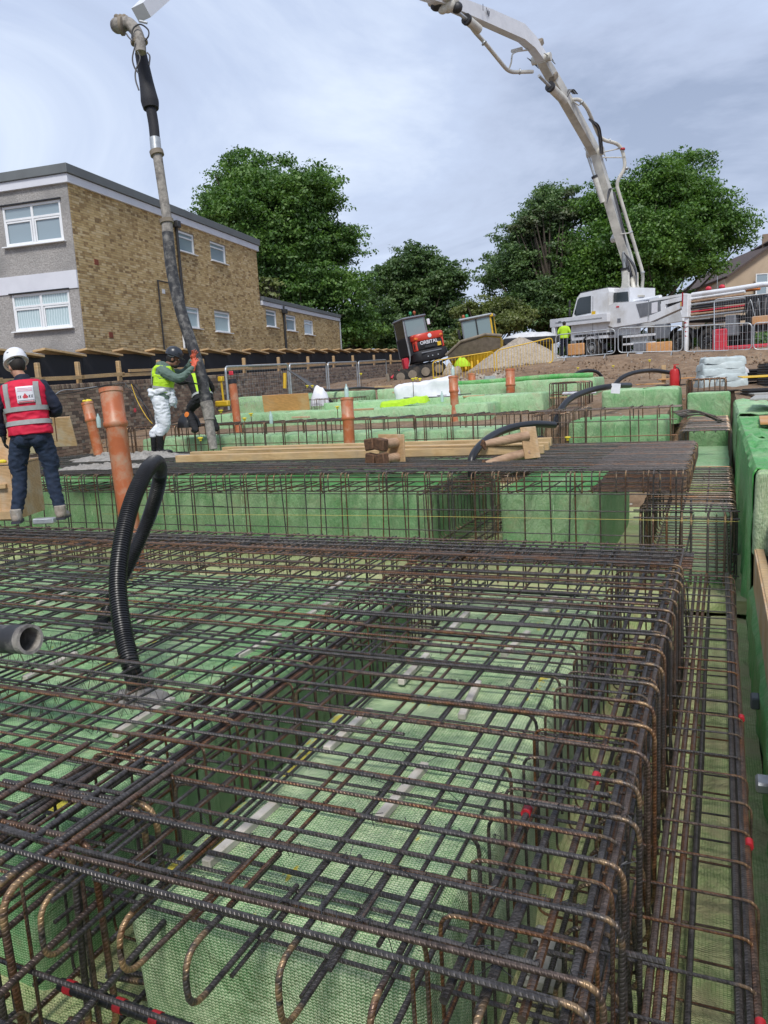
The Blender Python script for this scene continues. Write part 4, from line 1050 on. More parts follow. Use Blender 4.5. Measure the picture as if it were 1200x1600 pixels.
# black ducts arching further back
def duct(pts, r, label, cap_end=True):
    b = MB(); b.tube(smoothline(pts, 8), r, 12); return b.build('duct', M['black_pl'], None, label, 'duct')
duct([yat(737, 745, 8.6), at(738, 715, 9.0), at(757, 690, 9.3), at(790, 671, 9.8), at(830, 663, 10.2), at(866, 664, 10.6)], .048, 'thick black duct arching over the timber beams in the second step')
duct([at(868, 662, 13.4), at(876, 640, 13.6), at(893, 622, 14.0), at(925, 609, 14.6), at(960, 603, 15.0), at(984, 602, 15.6)], .055, 'black duct arching towards the white paper tag')
duct([at(960, 602, 19), at(972, 590, 19.2), at(992, 582, 19.6), at(1020, 579, 20.2), at(1046, 582, 20.6)], .055, 'far black duct arching behind the red extinguisher')
duct([at(893, 592, 22.5), at(902, 583, 22.6), at(918, 579, 22.8), at(932, 581, 23), at(940, 588, 23.1)], .05, 'small black duct hoop above the farthest green block')
duct([at(838, 700, 10.1), at(850, 690, 10.2), at(845, 683, 10.3), at(830, 690, 10.2)], .022, 'thin black pipe offcut behind the spool on the second step')
b = MB(); c_ = at(962, 607, 14.85); b.box(c_, (.17, .012, .19), rotz(.15) @ Matrix.Rotation(.1, 3, 'Y')); b.build('paper_tag', M['paper'], None, 'white paper tag hung on the black duct', 'paper tag')

# ================================================================ SECOND STEP: TIMBERS, SPOOLS, CONCRETE
def beam(px0, py0, px1, py1, z, w, h, label, name='timber_beam'):
    a, b_ = zat(px0, py0, z), zat(px1, py1, z)
    d = (b_ - a); L = d.length; an = math.atan2(d.y, d.x)
    t = thing(name, label, 'timber', (a + b_) / 2, 'timber beams laid across the second step')
    bb = MB(); bb.box((a + b_) / 2, (L, w, h), rotz(an), ch=.006); bb.build('timber', M['timber_x'], t)
    return t
beam(277, 717, 850, 702, S2 + .06, .10, .10, 'front fresh timber beam lying across the second step')
beam(300, 711, 858, 697, S2 + .06, .11, .10, 'middle fresh timber beam, partly covered by its neighbours on the second step')
beam(350, 704, 862, 690, S2 + .07, .12, .11, 'rear fresh timber beam on the second step')
beam(360, 703, 840, 693, S2 + .135, .16, .02, 'flat pale board lying on top of the timber beams')
# spools: plywood end with turned posts
def spool(c, yaw, pitch, L, label, dark_end=True, ply=(.42, .38)):
    t = thing('timber_spool', label, 'timber frame', c)
    Rm = rotz(yaw) @ Matrix.Rotation(pitch, 3, 'X')
    ax = Rm @ Vector((0, 1, 0)); sx = Rm @ Vector((1, 0, 0)); sz = Rm @ Vector((0, 0, 1))
    b = MB(); b.box(c + ax * L, (ply[0], .022, ply[1]), Rm, ch=.003); b.build('ply_plate', M['ply'], t)
    for i in (-1, 1):
        for k in (-1, 1):
            o = c + sx * (.085 * i) + sz * (.09 * k)
            b = MB(); b.tube([o, o + ax * L * .35, o + ax * (L - .01)], [.052, .058, .062], 14); b.build('post', M['logwood'], t)
            if dark_end:
                b = MB(); b.box(o - ax * .03, (.15, .10, .14), Rm @ Matrix.Rotation(.15 * i * k, 3, 'Y'), ch=.012); b.build('end_block', M['brownwood'], t)
    return t
spool(zat(592, 724, S2) + Vector((0, 0, .14)), -.35, 0, .24, 'timber spool end on with four dark square posts and a plywood plate behind')
sp = thing('timber_spool', 'timber spool lying on its side, two thick turned posts against an upright board', 'timber frame', zat(795, 722, S2))
pl = zat(829, 718, S2)
b = MB(); b.box(pl + CAMR * .0 + Vector((0, 0, .19)), (.022, .21, .36), rotz(-.7) @ Matrix.Rotation(-.22, 3, 'Y'), ch=.004); b.build('ply_plate', M['ply'], sp)
for dz, dd in ((.08, 0), (.27, .0)):
    a = pl + Vector((0, 0, dz)) - CAMR * .02; e_ = a - CAMR * .50 + CAMF * (-.1) + Vector((0, 0, -.11 + dz * .18))
    b = MB(); b.tube([e_, e_.lerp(a, .15), e_.lerp(a, .5), a], [.034, .046, .053, .055], 14); b.build('post', M['logwood'], sp)
    b = MB(); b.tube([e_ + CAMR * -.02 + Vector((0, 0, .05)), e_ + Vector((0, 0, .0)) - CAMR * .03, e_ + Vector((0, 0, -.06))], [.016, .028, .016], 8); b.build('worn_end', M['brownwood'], sp)
# concrete pat under the boots
def splat(c, rx, ry, h, yaw, label, seed):
    b = MB(); rings = []
    n = 90
    for i in range(30):
        t = 1 - i / 30
        rings.append([Vector(c) + rotz(yaw) @ Vector((math.cos(a) * rx * t * (1 + .45 * noise.noise(Vector((math.cos(a) * 2, math.sin(a) * 2, seed)))), math.sin(a) * ry * t * (1 + .4 * noise.noise(Vector((math.cos(a) * 2, math.sin(a) * 2, seed + 4)))), h * ((1 - t) ** .6 * .8 + .9 * (1 - t ** 4) * max(-.2, noise.noise(Vector((math.cos(a) * 7 * t, math.sin(a) * 5 * t, seed)))) + .5 * (1 - t ** 4) * noise.noise(Vector((math.cos(a) * 20 * t, math.sin(a) * 14 * t, seed)))))) for a in np.linspace(0, 2 * math.pi, n, endpoint=False)])
    b.loft(rings); return b.build('wet_concrete', M['concrete'], None, label, 'wet concrete')
splat(zat(205, 716, S2 + .01), .95, .42, .085, .25, 'heap of wet grey concrete under the boots of the man in white', 1)
splat(zat(165, 731, S2 + .01), .75, .22, .06, .2, 'thin smear of wet concrete near the front edge of the second step', 3)
# plywood box at the left edge
bx = thing('plywood_box', 'plywood stand at the left edge beside the man in red', 'plywood box', zat(0, 812, 0) + Vector((0, 0, 0)))
c_ = zat(-30, 812, 0)
a_ = zat(26, 812, 0); L_ = 1.1
def boxat(off, size, nm, m): 
    bq = MB(); bq.box(a_ + CAMR * off[0] + CAMF * off[1] + Vector((0, 0, off[2])), size, basis(CAMR, CAMF, Vector((0, 0, 1))), ch=.004); bq.build(nm, M[m], bx)
boxat((-.5, .0, .30), (1.0, .022, .60), 'front_panel', 'ply'); boxat((.0, .35, .30), (.022, .7, .60), 'side_panel', 'ply')
boxat((-.5, .36, .62), (1.05, .76, .022), 'top', 'ply'); boxat((-.5, -.03, .38), (.9, .05, .05), 'batten', 'timber_x'); boxat((-.5, -.03, .06), (.95, .05, .09), 'batten', 'timber_x')
boxat((-.45, .5, .80), (.9, .022, .36), 'back_board', 'ply')
b = MB(); q_ = a_ - CAMR * .08 + CAMF * .02 + Vector((0, 0, .645)); b.ell(q_, (.05, .04, .025), 10, 6); b.build('yellow_rebar_cap', M['cap'], None, 'yellow rebar cap resting on the plywood stand at the left edge', 'plug')  # mushroom cap like those on the starter bars
b = MB(); b.box(zat(70, 818, 0) + Vector((0, 0, .03)), (.22, .09, .06), rotz(.4), ch=.01); b.build('grey_tray', M['galv'], None, 'small grey tray between the feet of the man in red', 'tray')
# pale boards behind the man in red
for (px, py, D, w, h, l) in ((92, 675, 12.5, .5, .5, 'pale plywood sheet between the legs and cage at the left'), (20, 690, 13, .9, .45, 'pale plywood sheet leaning behind the plywood stand')):
    b = MB(); b.box(at(px, py, D), (w, .03, h), rotz(.35) @ Matrix.Rotation(.3, 3, 'X'), ch=.004); b.build('ply_sheet', M['ply'], None, l, 'plywood sheet')
# rebar caps on starter bars
CAPG = 'yellow mushroom caps on starter bars'
def starter(px, pyt, pyb, D, label):
    t_ = at(px, pyt, D); h = (pyb - pyt) * D / F_
    t = thing('starter_bar', label, 'capped bar', t_ - Vector((0, 0, h)), CAPG)
    MB().tube([t_ - Vector((0, 0, h)), t_], .008, 6).build('bar', M['rebar_rust'], t)
    MB().lathe(t_, [(.022, -.04), (.024, -.005), (.045, 0), (.042, .018), (.01, .022)], 12).build('cap', M['cap'], t)
for i, (px, a, b_, D, l) in enumerate(((84, 646, 690, 11.5, 'capped starter bar just right of the man in red'), (313, 685, 712, 12.2, 'capped starter bar left of the hose foot on the second step'), (887, 684, 700, 11.5, 'capped starter bar right of the big black duct'),
        (392, 647, 662, 15, 'capped bar at the left end of the low green block, right one'), (382, 654, 662, 15, 'low capped bar at the left end of the low green block'), (527, 636, 655, 15.5, 'capped bar just left of the middle orange pipe'),
        (645, 592, 625, 18, 'front capped bar of the group beside the lime vest'), (650, 591, 620, 18.5, 'second capped bar of the group beside the lime vest'), (656, 592, 618, 19, 'rear capped bar of the group beside the lime vest'),
        (680, 591, 612, 19.5, 'capped bar between the white cover and the orange pipe'), (685, 591, 612, 20, 'capped bar touching the orange pipe with bottle, behind'),
        (480, 603, 635, 20, 'left capped bar by the coiled black pipes'), (488, 603, 636, 20.4, 'right capped bar by the coiled black pipes'), (345, 642, 660, 14, 'capped bar behind the hose foot'),
        (903, 575, 585, 24, 'left of the yellow caps on the bank'), (958, 572, 580, 24, 'middle yellow cap on the bank below the truck'), (1015, 563, 590, 22, 'tall capped bar before the bank right of the far duct'), (564, 584, 605, 23, 'capped rod before the temporary fence'))):
    starter(px, a, b_, D, l)
# clutter
def hump(c, rx, ry, h, mat, name, label, cat, yaw=0, seed=0, group=None):
    b = MB(); rings = []
    for i in range(9):
        t = math.cos(i / 9 * math.pi / 2)
        rings.append([Vector(c) + rotz(yaw) @ Vector((math.cos(a) * rx * t * (1 + .25 * noise.noise(Vector((math.cos(a) * 2, math.sin(a) * 2, seed)))), math.sin(a) * ry * t * (1 + .2 * noise.noise(Vector((math.cos(a) * 2, math.sin(a) * 2, seed + 3)))), h * math.sin(i / 9 * math.pi / 2) * (1 + .3 * noise.noise(Vector((math.cos(a) * 2 * t, math.sin(a) * 2 * t, seed)))))) for a in np.linspace(0, 2 * math.pi, 22, endpoint=False)])
    b.loft(rings); return b.build(name, mat, None, label, cat, group)
b = drape_box(-.5, .5, -.2, .2, 0, .10, step=.05, rad=.05, amp=.06, seed=83, frame=Matrix.Translation(at(632, 633, 17.4)) @ Matrix.Rotation(.3, 4, 'Z') @ Matrix.Rotation(-.1, 4, 'Y')); b.build('hi_vis_vest', [M['lime'], M['lime']], None, 'crumpled lime high visibility vest left on a green block', 'vest')
c_ = at(668, 622, 18.9)
b = drape_box(-.75, .75, -.5, .5, -.2, .42, step=.07, rad=.12, amp=.05, seed=81, frame=Matrix.Translation(c_) @ Matrix.Rotation(.35, 4, 'Z') @ Matrix.Rotation(-.12, 4, 'Y')); b.build('white_cover', [M['paper'], M['paper']], None, 'white plastic cover draped between the far green blocks', 'cover')
hump(at(500, 628, 20.5) + Vector((0, 0, -.1)), .28, .2, .50, M['paper'], 'white_sheet', 'small white peaked sheet beside the coiled black pipes', 'cover', 0, 8)
b = MB(); b.box(at(905, 614, 17.6), (.75, .25, .07), rotz(.12), ch=.02); b.build('insulation_strip', M['paper'], None, 'white strip of insulation lying on the green block by the paper tag', 'strip')
b = MB()
for k in range(16): 
    o = at(random.uniform(750, 850), random.uniform(616, 621), 17.8 + J(.2)); b.tube([o, o + CAMR * random.uniform(.5, 1.3) + Vector((0, J(.15), J(.03)))], .01, 5)
b.build('loose_bars', M['rebar_far'], None, 'bundle of loose dark bars lying on the green block by the far orange pipe', 'loose bars', kind='stuff')
b = MB()
for k in range(14):
    o = at(random.uniform(620, 700), random.uniform(620, 627), 18.3 + J(.2)); b.tube([o, o + CAMR * random.uniform(.8, 1.6) + Vector((0, J(.15), J(.03)))], .012, 5)
b.build('loose_bars', M['black_pl'], None, 'black pipes and bars lying beside the lime vest', 'loose bars', kind='stuff')
b = MB(); 
for k in range(8):
    s0 = at(475 + k * 4, 596 + k * 2.2, 20.8 + k * .05); b.tube(smoothline([s0 + Vector((-.5, 0, .35)), s0, s0 + Vector((.25, 0, -.25)), s0 + CAMR * .6 + Vector((0, 0, -.75))], 5), .02, 6)
b.build('coiled_pipes', M['black_pl'], None, 'fan of coiled black pipes in front of the brick wall', 'pipes')
b = MB(); b.box(at(447, 629, 19), (1.15, .025, .42), rotz(.35) @ Matrix.Rotation(.25, 3, 'X'), ch=.004); b.build('ply_sheet', M['ply_orange'], None, 'orange plywood sheet leaning beside the coiled black pipes', 'plywood sheet')
for (px, py, D, h, l) in ((424, 662, 14.6, .22, 'clear bottle on the low green block'), (691, 628, 17.2, .2, 'pale blue bottle standing left of the orange pipe'), (80, 662, 13, .2, 'clear bottle by the small orange pipe at left'), (155, 668, 13, .22, 'pale bottle right of the small orange pipe')):
    b = MB(); b.lathe(at(px, py, D), [(.033, 0), (.036, .02), (.036, .14), (.03, .17), (.013, .21), (.013, .235), (.001, .236)], 10); b.build('bottle', M['bottle'], None, l, 'bottle')
for (px, py, D, l_, w_, m, lab) in ((640, 612, 20.0, .9, .09, 'timber_x', 'short timber offcut lying across the white cover edge'), (740, 619, 17.6, .5, .12, 'ply', 'small ply scrap on the green block by the far orange pipe'), (870, 621, 17.6, .45, .10, 'timber_x', 'timber offcut on the green block left of the white strip'),
        (560, 640, 16.4, .7, .06, 'timber', 'thin timber lath on the low green block behind the middle orange pipe'), (470, 652, 15.8, .5, .08, 'ply', 'ply scrap on the low green block near the clear bottle'), (990, 623, 17.6, .4, .14, 'paper', 'crumpled white wrapping on the small green block'), (600, 604, 22.0, .6, .10, 'timber_x', 'timber offcut behind the white cover'),
        (850, 601, 21.2, .8, .05, 'timber', 'thin lath on the farthest green block'), (1105, 598, 19.5, .8, .10, 'timber_x', 'timber laid below the white sacks')):
    b = MB(); b.box(at(px, py, D), (l_, w_, .04), rotz(J(.5)), ch=.005); b.build('offcut', M[m], None, lab, 'offcut')
# yellow tripod laser
tp = thing('tripod', 'yellow tripod level standing before the brick wall behind the bending man', 'tripod', at(348, 634, 15.8))
c_ = at(350, 632, 15.8)
MB().tube([c_, c_ + Vector((-.02, 0, .50))], .022, 8).build('post', M['yellow'], tp)
b = MB(); b.box(c_ + Vector((-.02, 0, .52)), (.10, .10, .10), ch=.01); b.build('head', M['yellow'], tp)
b = MB(); b.box(c_ + Vector((-.03, 0, .02)), (.32, .12, .12), ch=.02); b.build('base', M['yellow'], tp)
MB().tube([at(445, 583, 22) , at(445, 607, 22)], .05, 8).build('yellow_post', M['yellow'], None, 'short yellow post before the brick wall', 'post')
# extinguisher, sacks, black ribbed crates
ex = thing('fire_extinguisher', 'red fire extinguisher standing on the small green block', 'extinguisher', at(1054, 609, 17.2))
c_ = at(1054, 609, 17.2)
MB().lathe(c_, [(.10, 0), (.105, .02), (.105, .40), (.085, .45), (.03, .47), (.03, .50)], 16).build('cylinder', M['red'], ex)
b = MB(); b.box(c_ + Vector((0, 0, .52)), (.05, .04, .04), ch=.005); b.box(c_ + Vector((.03, 0, .555)), (.12, .02, .015), ch=.003); b.build('valve', M['red'], ex)
MB().tube(smoothline([c_ + Vector((.0, 0, .5)), c_ + Vector((.09, -.04, .45)), c_ + Vector((.12, -.03, .25)), c_ + Vector((.105, -.02, .1))], 4), .012, 6).build('hose', M['black_pl'], ex)
SG = 'pale plastic sacks stacked on the slab'
for i in range(5):
    c_ = at(1127, 602 - i * 8.4, 18.2)
    dim = (1.06 - .03 * i, .62, .17)
    b = drape_box(-dim[0] / 2, dim[0] / 2, -dim[1] / 2, dim[1] / 2, 0, dim[2], step=.09, rad=.075, amp=.028, seed=70 + i, frame=Matrix.Translation(c_ + Vector((J(.03), 0, -.02))) @ Matrix.Rotation(.3 + J(.1), 4, 'Z'))
    b.build('sack', [M['sack'], M['sack']], None, ['bottom', 'second from bottom', 'middle', 'second from top', 'top rumpled'][i] + ' pale plastic sack of the stack left of the black crates', 'sack', SG)
hump(at(1160, 583, 18.3), .14, .1, .16, M['bagw'], 'plastic_wrap', 'loose white plastic flapping from the sack stack', 'plastic wrap', 0, 3)
CRG = 'black ribbed plastic crates stacked at the right edge'
for i, (px, py, D, w, h, l) in enumerate(((1196, 622, 17, 1.1, .48, 'lower stack of black ribbed crates under the yellow cloth'), (1205, 590, 19, .7, .75, 'tall stack of black ribbed crates at the right edge'), (1205, 650, 15.5, .9, .3, 'near stack of black ribbed crates at the right edge'), (1170, 585, 20, .8, .3, 'black ribbed crates behind the white sacks'))):
    t = thing('ribbed_crate', l, 'crate', at(px, py, D), CRG)
    n = int(h / .06)
    for k in range(n):
        b = MB(); b.box(at(px, py, D) + Vector((.1, 0, -h / 2 + .06 * k)), (w, .6, .042), rotz(.25), ch=.01); b.build('rib', M['black_pl'], t)
    b = MB(); b.box(at(px, py, D) + Vector((.1, 0, -.02)), (w * .94, .54, h), rotz(.25)); b.build('core', M['dark'], t)
b = MB(); b.box(at(1185, 588, 17.0), (.75, .5, .02), rotz(.2) @ Matrix.Rotation(.06, 3, 'X'), ch=.004); b.build('yellow_cloth', M['yellow'], None, 'yellow plastic cloth lying over the black crates', 'cloth')
for (px, py, D, w, l) in ((1085, 590, 21, 1.9, 'orange plywood sheet lying behind the extinguisher'), (1015, 600, 20.5, .7, 'orange plywood offcut left of the extinguisher'), (1190, 615, 16.3, .4, 'pale rubble slab by the black crates')):
    b = MB(); b.box(at(px, py, D), (w, .6, .03), rotz(.15), ch=.003); b.build('ply_sheet', M['ply_orange'] if 'orange' in l else M['concrete_blk'], None, l, 'board')
b = MB(); b.box(at(1037, 585, 21), (.11, .05, .5), ch=.004); b.build('timber_peg', M['timber_x'], None, 'upright pale timber peg left of the extinguisher', 'peg')
# bent bars sticking out between third step and edge cage
b = MB()
for k in range(9):
    o = at(1050 + k * 2, 643 + k * 1.2, 13 + J(.2)); b.tube(smoothline([o, o + CAMR * .35 + Vector((0, 0, .02 + J(.02))), o + CAMR * .75 + Vector((0, J(.1), -.14 + J(.03)))], 5), .011, 6)
b.build('bent_bars', M['rebar'], None, 'splayed dark bar ends poking out right of the third step cage', 'loose bars', kind='stuff')

# ================================================================ BRICK GARDEN WALL WITH HOARDING
WA = Vector((-13.0, 6.0, 0)); wd = Vector((-2.55, 27.26, 0)).normalized(); wn_ = Vector((wd.y, -wd.x, 0))   # faces the site
WL = 36.5
wtop = lambda s: 1.61 + (s - 6.9) * (2.49 - 1.61) / 27.4
def brick_boxes(b, org, ud, zup, s, t, w=.215, h=.065, d=.02):
    """one brick: proud front face plus four edges"""
    p = org + ud * s + Vector((0, 0, 1)) * t
    nrm_ = Vector((ud.y, -ud.x, 0)).normalized()
    k = len(b.v)
    z = Vector((0, 0, 1)); j = J(.0025)
    for (u, v) in ((0, 0), (w, 0), (w, h), (0, h)):
        b.v.append(p + ud * u + z * v)
        b.v.append(p + ud * u + z * v + nrm_ * (d + j))
    b.face((k + 1, k + 3, k + 5, k + 7)); b.face((k, k + 2, k + 3, k + 1)); b.face((k + 2, k + 4, k + 5, k + 3)); b.face((k + 4, k + 6, k + 7, k + 5)); b.face((k + 6, k, k + 1, k + 7))
gw = thing('garden_wall', 'old brown brick garden wall running back along the left side of the site', 'brick wall', WA)
b = MB()
n_ = 30
prv = None
for i in range(n_):
    s0, s1 = WL * i / n_, WL * (i + 1) / n_
    p0, p1 = WA + wd * s0 - wn_ * .11, WA + wd * s1 - wn_ * .11
    h0, h1 = wtop(s0), wtop(s1)
    q = [p0 - wn_ * .1, p1 - wn_ * .1, p1 + wn_ * .1, p0 + wn_ * .1]
    base = len(b.v)
    for (pt_, hh) in zip(q, (h0, h1, h1, h0)): b.v += [Vector((pt_.x, pt_.y, -1.1)), Vector((pt_.x, pt_.y, hh))]
    b.face((base + 7, base + 6, base + 4, base + 5)); b.face((base + 1, base + 3, base + 2, base)); b.face((base + 1, base + 7, base + 5, base + 3))
b.build('mortar_core', M['mortar_old'], gw)
sb = MB(); nb = 0
brs = []
s_ = 0.0
for row in range(40):
    s = -(row % 2) * .1125
    while s < WL - .24:
        z = wtop(max(0, s)) - .09 - row * .075
        if z > G((WA + wd * s).x + .3, (WA + wd * s).y) - .25 or z > .2 - .02 * s: brs.append((s, z))
        s += .2265
brs = [q for q in brs if q[1] > -.5]
vis = sorted([q for q in brs if 5.0 < q[0] < 16 and q[1] > .35], key=lambda q: q[0])[:299]
vs_ = set(vis)
bb = MB(); brick_boxes(bb, Vector((0, 0, 0)), wd, None, 0, 0); bme_ = bb.mesh('brick', M['brick_o'], None, False)
for (s, z) in vis:
    o = bpy.data.objects.new('brick', bme_); COL.objects.link(o); o.parent = gw
    o.location = wd * s + Vector((0, 0, z)) - wn_ * .012 + wn_ * J(.003)
for (s, z) in brs:
    if (s, z) not in vs_: brick_boxes(sb, WA - wn_ * .012, wd, None, s, z, w=.215 if random.random() < .85 else .1)
sb.build('brickwork', M['brick_o'], gw, kind='stuff', smooth=False)
cp = MB()
s = 0
while s < WL - .12:
    p = WA + wd * (s + .05) - wn_ * .11
    cp.box(Vector((p.x, p.y, wtop(s) + .03 + J(.004))), (.065, .24, .10), basis(wd, -wn_, Vector((0, 0, 1))) , ch=.006); s += .078
cp.build('coping_brick', M['brick_o'], gw, kind='stuff', smooth=False)
# red paint blot
b = MB(); p = hit(211, 641, WA + wn_ * .016, wn_); b.lathe(p, [(.001, 0), (.06, .001), (.05, .003)], 9, wn_); b.build('paint_mark', M['ink_red'], gw)
# timber rail fence on the wall and black hoarding behind
PO = WA - wn_ * .13
rf = thing('rail_fence', 'fresh timber post and rail fence standing on the garden wall', 'fence', PO + wd * 8)
pxs = [(60, 0), (123, 0), (187, 0), (250, 0), (318, 0), (383, 0), (437, 0), (483, 0), (523, 0), (553, 0), (586, 0), (612, 0)]
ss = []
for px, _ in pxs:
    h = hit(px, 590, PO, wn_); s = (h - PO).dot(wd); ss.append(s)
    z = wtop(s) + .05
    b = MB(); b.box(PO + wd * s + Vector((0, 0, z + .27 - .04)), (.10, .10, .60), basis(wd, -wn_, Vector((0, 0, 1))), ch=.012); b.build('post', M['timber'], rf)
ss = [ss[0] - 2.4, ss[0] - 1.2] + ss + [WL]
for i, (s0, s1) in enumerate(zip(ss, ss[1:])):
    a = PO + wd * s0 + wn_ * .07 + Vector((0, 0, wtop(s0) + .22)); e_ = PO + wd * (s1 + .1) + wn_ * .07 + Vector((0, 0, wtop(s1) + .22 + (.03 if i % 3 == 0 else 0)))
    d = e_ - a; b = MB(); q = d.normalized(); up_ = (Vector((0, 0, 1)) - q * q.z).normalized()
    b.box((a + e_) / 2, (d.length, .04, .09), basis(q, up_.cross(q), up_), ch=.004); b.build('rail', M['timber'], rf)
    if i in (4, 5, 7, 8):
        b = MB(); b.box((a + e_) / 2 + Vector((0, 0, .10)) + wn_ * .02, (d.length * .7, .04, .07), basis(q, up_.cross(q), up_), ch=.004); b.build('rail', M['timber'], rf)
hb = thing('hoarding', 'low black hoarding stepping up behind the timber fence with pale timber tops', 'hoarding', PO + wd * 8)
HO = WA - wn_ * .75
s = -4.0; i = 0
while s < WL + 4:
    w = 1.45; z = wtop(s) + .80
    b = MB(); b.box(HO + wd * (s + w / 2) + Vector((0, 0, z - .75)), (w - .012, .03, 1.5), basis(wd, -wn_, Vector((0, 0, 1)))); b.build('black_board', M['black_mat'], hb)
    b = MB(); q = (wd + Vector((0, 0, -.085))).normalized()
    tilt = basis(q, Vector((0, 0, 1)).cross(q), Vector((0, 0, 1))) @ Matrix.Rotation(-.10, 3, 'X')
    b.box(HO + wd * (s + w / 2) + wn_ * .0 + Vector((0, 0, z + .035)), (w - .02, .36, .05), tilt, ch=.004); b.build('timber_top', M['timber_x'], hb)
    s += w; i += 1
# trailing cables over the wall
for (pts, r, m, l) in ((((60, 618, 16.5), (110, 614, 16.8), (165, 602, 17.3), (205, 600, 17.5), (222, 625, 17.6), (238, 665, 17.6)), .012, 'black_pl', 'black cable slung over the garden wall and down'),
                       (((74, 632, 16), (84, 619, 16.4), (97, 610, 16.8), (120, 608, 17.1), (152, 604, 17.6)), .008, 'galv', 'grey cable looping up behind the man in red'),
                       (((205, 600, 17.3), (214, 625, 17.3), (228, 650, 17.2), (238, 662, 17.2)), .008, 'yellow', 'thin yellow cable hanging down the garden wall'),
                       (((195, 599, 17.4), (232, 640, 17.4), (243, 668, 17.4)), .010, 'black_pl', 'second black cable hanging down the garden wall'),
                       (((465, 588, 22.5), (480, 597, 22), (498, 606, 21.6), (520, 610, 21.5), (560, 606, 23), (600, 608, 24)), .035, 'black_pl', 'black cable sagging behind the temporary fence')):
    MB().tube(smoothline([at(*p) for p in pts], 5), r, 6).build('cable', M[m], None, l, 'cable')
# temporary mesh fence panels in front of the wall
FG = 'grey temporary fence panels before the brick wall'
fpts = [(352, 573, 640, 18.5), (452, 569, 625, 22.5), (512, 567, 612, 26.5), (560, 565, 606, 30), (606, 562, 597, 34)]
for i, (q0, q1) in enumerate(zip(fpts, fpts[1:])):
    a0 = at(q0[0], q0[1], q0[3]); a1 = at(q1[0] - 3, q1[1], q1[3]); h0 = (q0[2] - q0[1]) * q0[3] / F_; h1 = (q1[2] - q1[1]) * q1[3] / F_
    t = thing('fence_panel', ['nearest', 'second', 'third', 'farthest'][i] + ' grey tube and mesh fence panel before the brick wall', 'fence panel', a0 - Vector((0, 0, h0)), FG)
    p_, f_ = fillet([a0 - Vector((0, 0, h0)), a0, a1, a1 - Vector((0, 0, h1))], .12, 4)
    MB().tube(p_, .026, 8).build('frame', M['galv'], t)
    w = MB()
    for k in range(1, 9):
        z_ = k / 9; w.tube([a0 - Vector((0, 0, h0 * z_)), a1 - Vector((0, 0, h1 * z_))], .0025, 3)
    for k in range(1, 24):
        x_ = k / 24; w.tube([a0.lerp(a1, x_), a0.lerp(a1, x_) - Vector((0, 0, h0 + (h1 - h0) * x_))], .002, 3)
    w.build('mesh_wires', M['galv'], t, kind='stuff')
b = MB(); b.box(at(361, 583, 18.4), (.12, .03, .10), ch=.01); b.build('red_light', M['red_pl'], None, 'small red lamp hung on the temporary fence by the capped orange pipe', 'lamp')

# ================================================================ FLATS BUILDING
B0 = Vector((-17.78, 18.41, 0)); bu = Vector((-.13, .99, 0)).normalized(); bw = Vector((-bu.y, bu.x, 0)); bn = Vector((bu.y, -bu.x, 0)); Z = Vector((0, 0, 1))
GRD = 1.2
bd = thing('flats_building', 'two storey flat roofed block with yellow brick side and grey pebbledash front', 'building', B0)
BL, BW = 13.0, 12.0
UB = basis(bu, -bn, Z); WB = basis(bw, -bu, Z)   # local x along wall, y inward
# windows on the brick side: (u0,u1,z0,z1,curtain)
wins = [(6.05, 7.32, 6.72, 7.47, 0), (8.6, 9.92, 6.72, 7.48, 0), (6.0, 7.22, 3.93, 4.72, 1), (8.46, 9.82, 3.90, 4.73, 1)]
ewins = [(13.55, 14.75, 4.42, 5.2, 0), (15.95, 17.2, 4.37, 5.14, 0), (18.35, 19.65, 4.31, 5.08, 0)]
def P(u, z, out=0.0): return B0 + bu * u + Z * z + bn * out
def side_core(u0, u1, z0, z1, openings, name):
    """wall slab with real openings, as strips between the openings"""
    b = MB()
    xs = sorted({u0, u1} | {o[0] for o in openings} | {o[1] for o in openings}); zs = sorted({z0, z1} | {o[2] for o in openings} | {o[3] for o in openings})
    for xa, xb in zip(xs, xs[1:]):
        for za, zb in zip(zs, zs[1:]):
            mu, mz = (xa + xb) / 2, (za + zb) / 2
            if any(o[0] < mu < o[1] and o[2] < mz < o[3] for o in openings): continue
            b.box(P(mu, mz, -.115), (xb - xa, .23, zb - za), UB)
    return b.build(name, M['mortar'], bd)
side_core(.03, BL, GRD, 7.78, wins, 'side_wall')
side_core(BL + .003, 24.1, GRD, 5.35, ewins, 'extension_wall')
def bricks_on(u0, u1, z0, z1, openings, name, u_in=0):
    b = MB(); row = 0; z = z0
    while z < z1 - .06:
        u = u0 - (row % 2) * .1125
        k_ = row % 2
        while u < u1 - .05:
            bl_ = .215 if k_ % 2 else .1025
            a, e_ = max(u, u0), min(u + bl_, u1)
            if e_ - a > .06:
                segs = [(a, e_)]
                for o in openings:
                    if o[3] > z + .01 and o[2] < z + .06:
                        ns = []
                        for (p, q) in segs:
                            if q <= o[0] or p >= o[1]: ns.append((p, q))
                            else:
                                if p < o[0] - .04: ns.append((p, o[0]))
                                if q > o[1] + .04: ns.append((o[1], q))
                        segs = ns
                for (p, q) in segs: brick_boxes(b, B0, bu, None, p, z, q - p, .064, .011)
            u += bl_ + .0105; k_ += 1
        z += .0755; row += 1
    return b.build(name, M['brick_y'], bd, kind='stuff', smooth=False)
bricks_on(.03, BL, 2.45, 7.74, wins, 'side_brickwork')
bricks_on(BL + .01, 24.1, 2.3, 5.32, ewins, 'extension_brickwork')
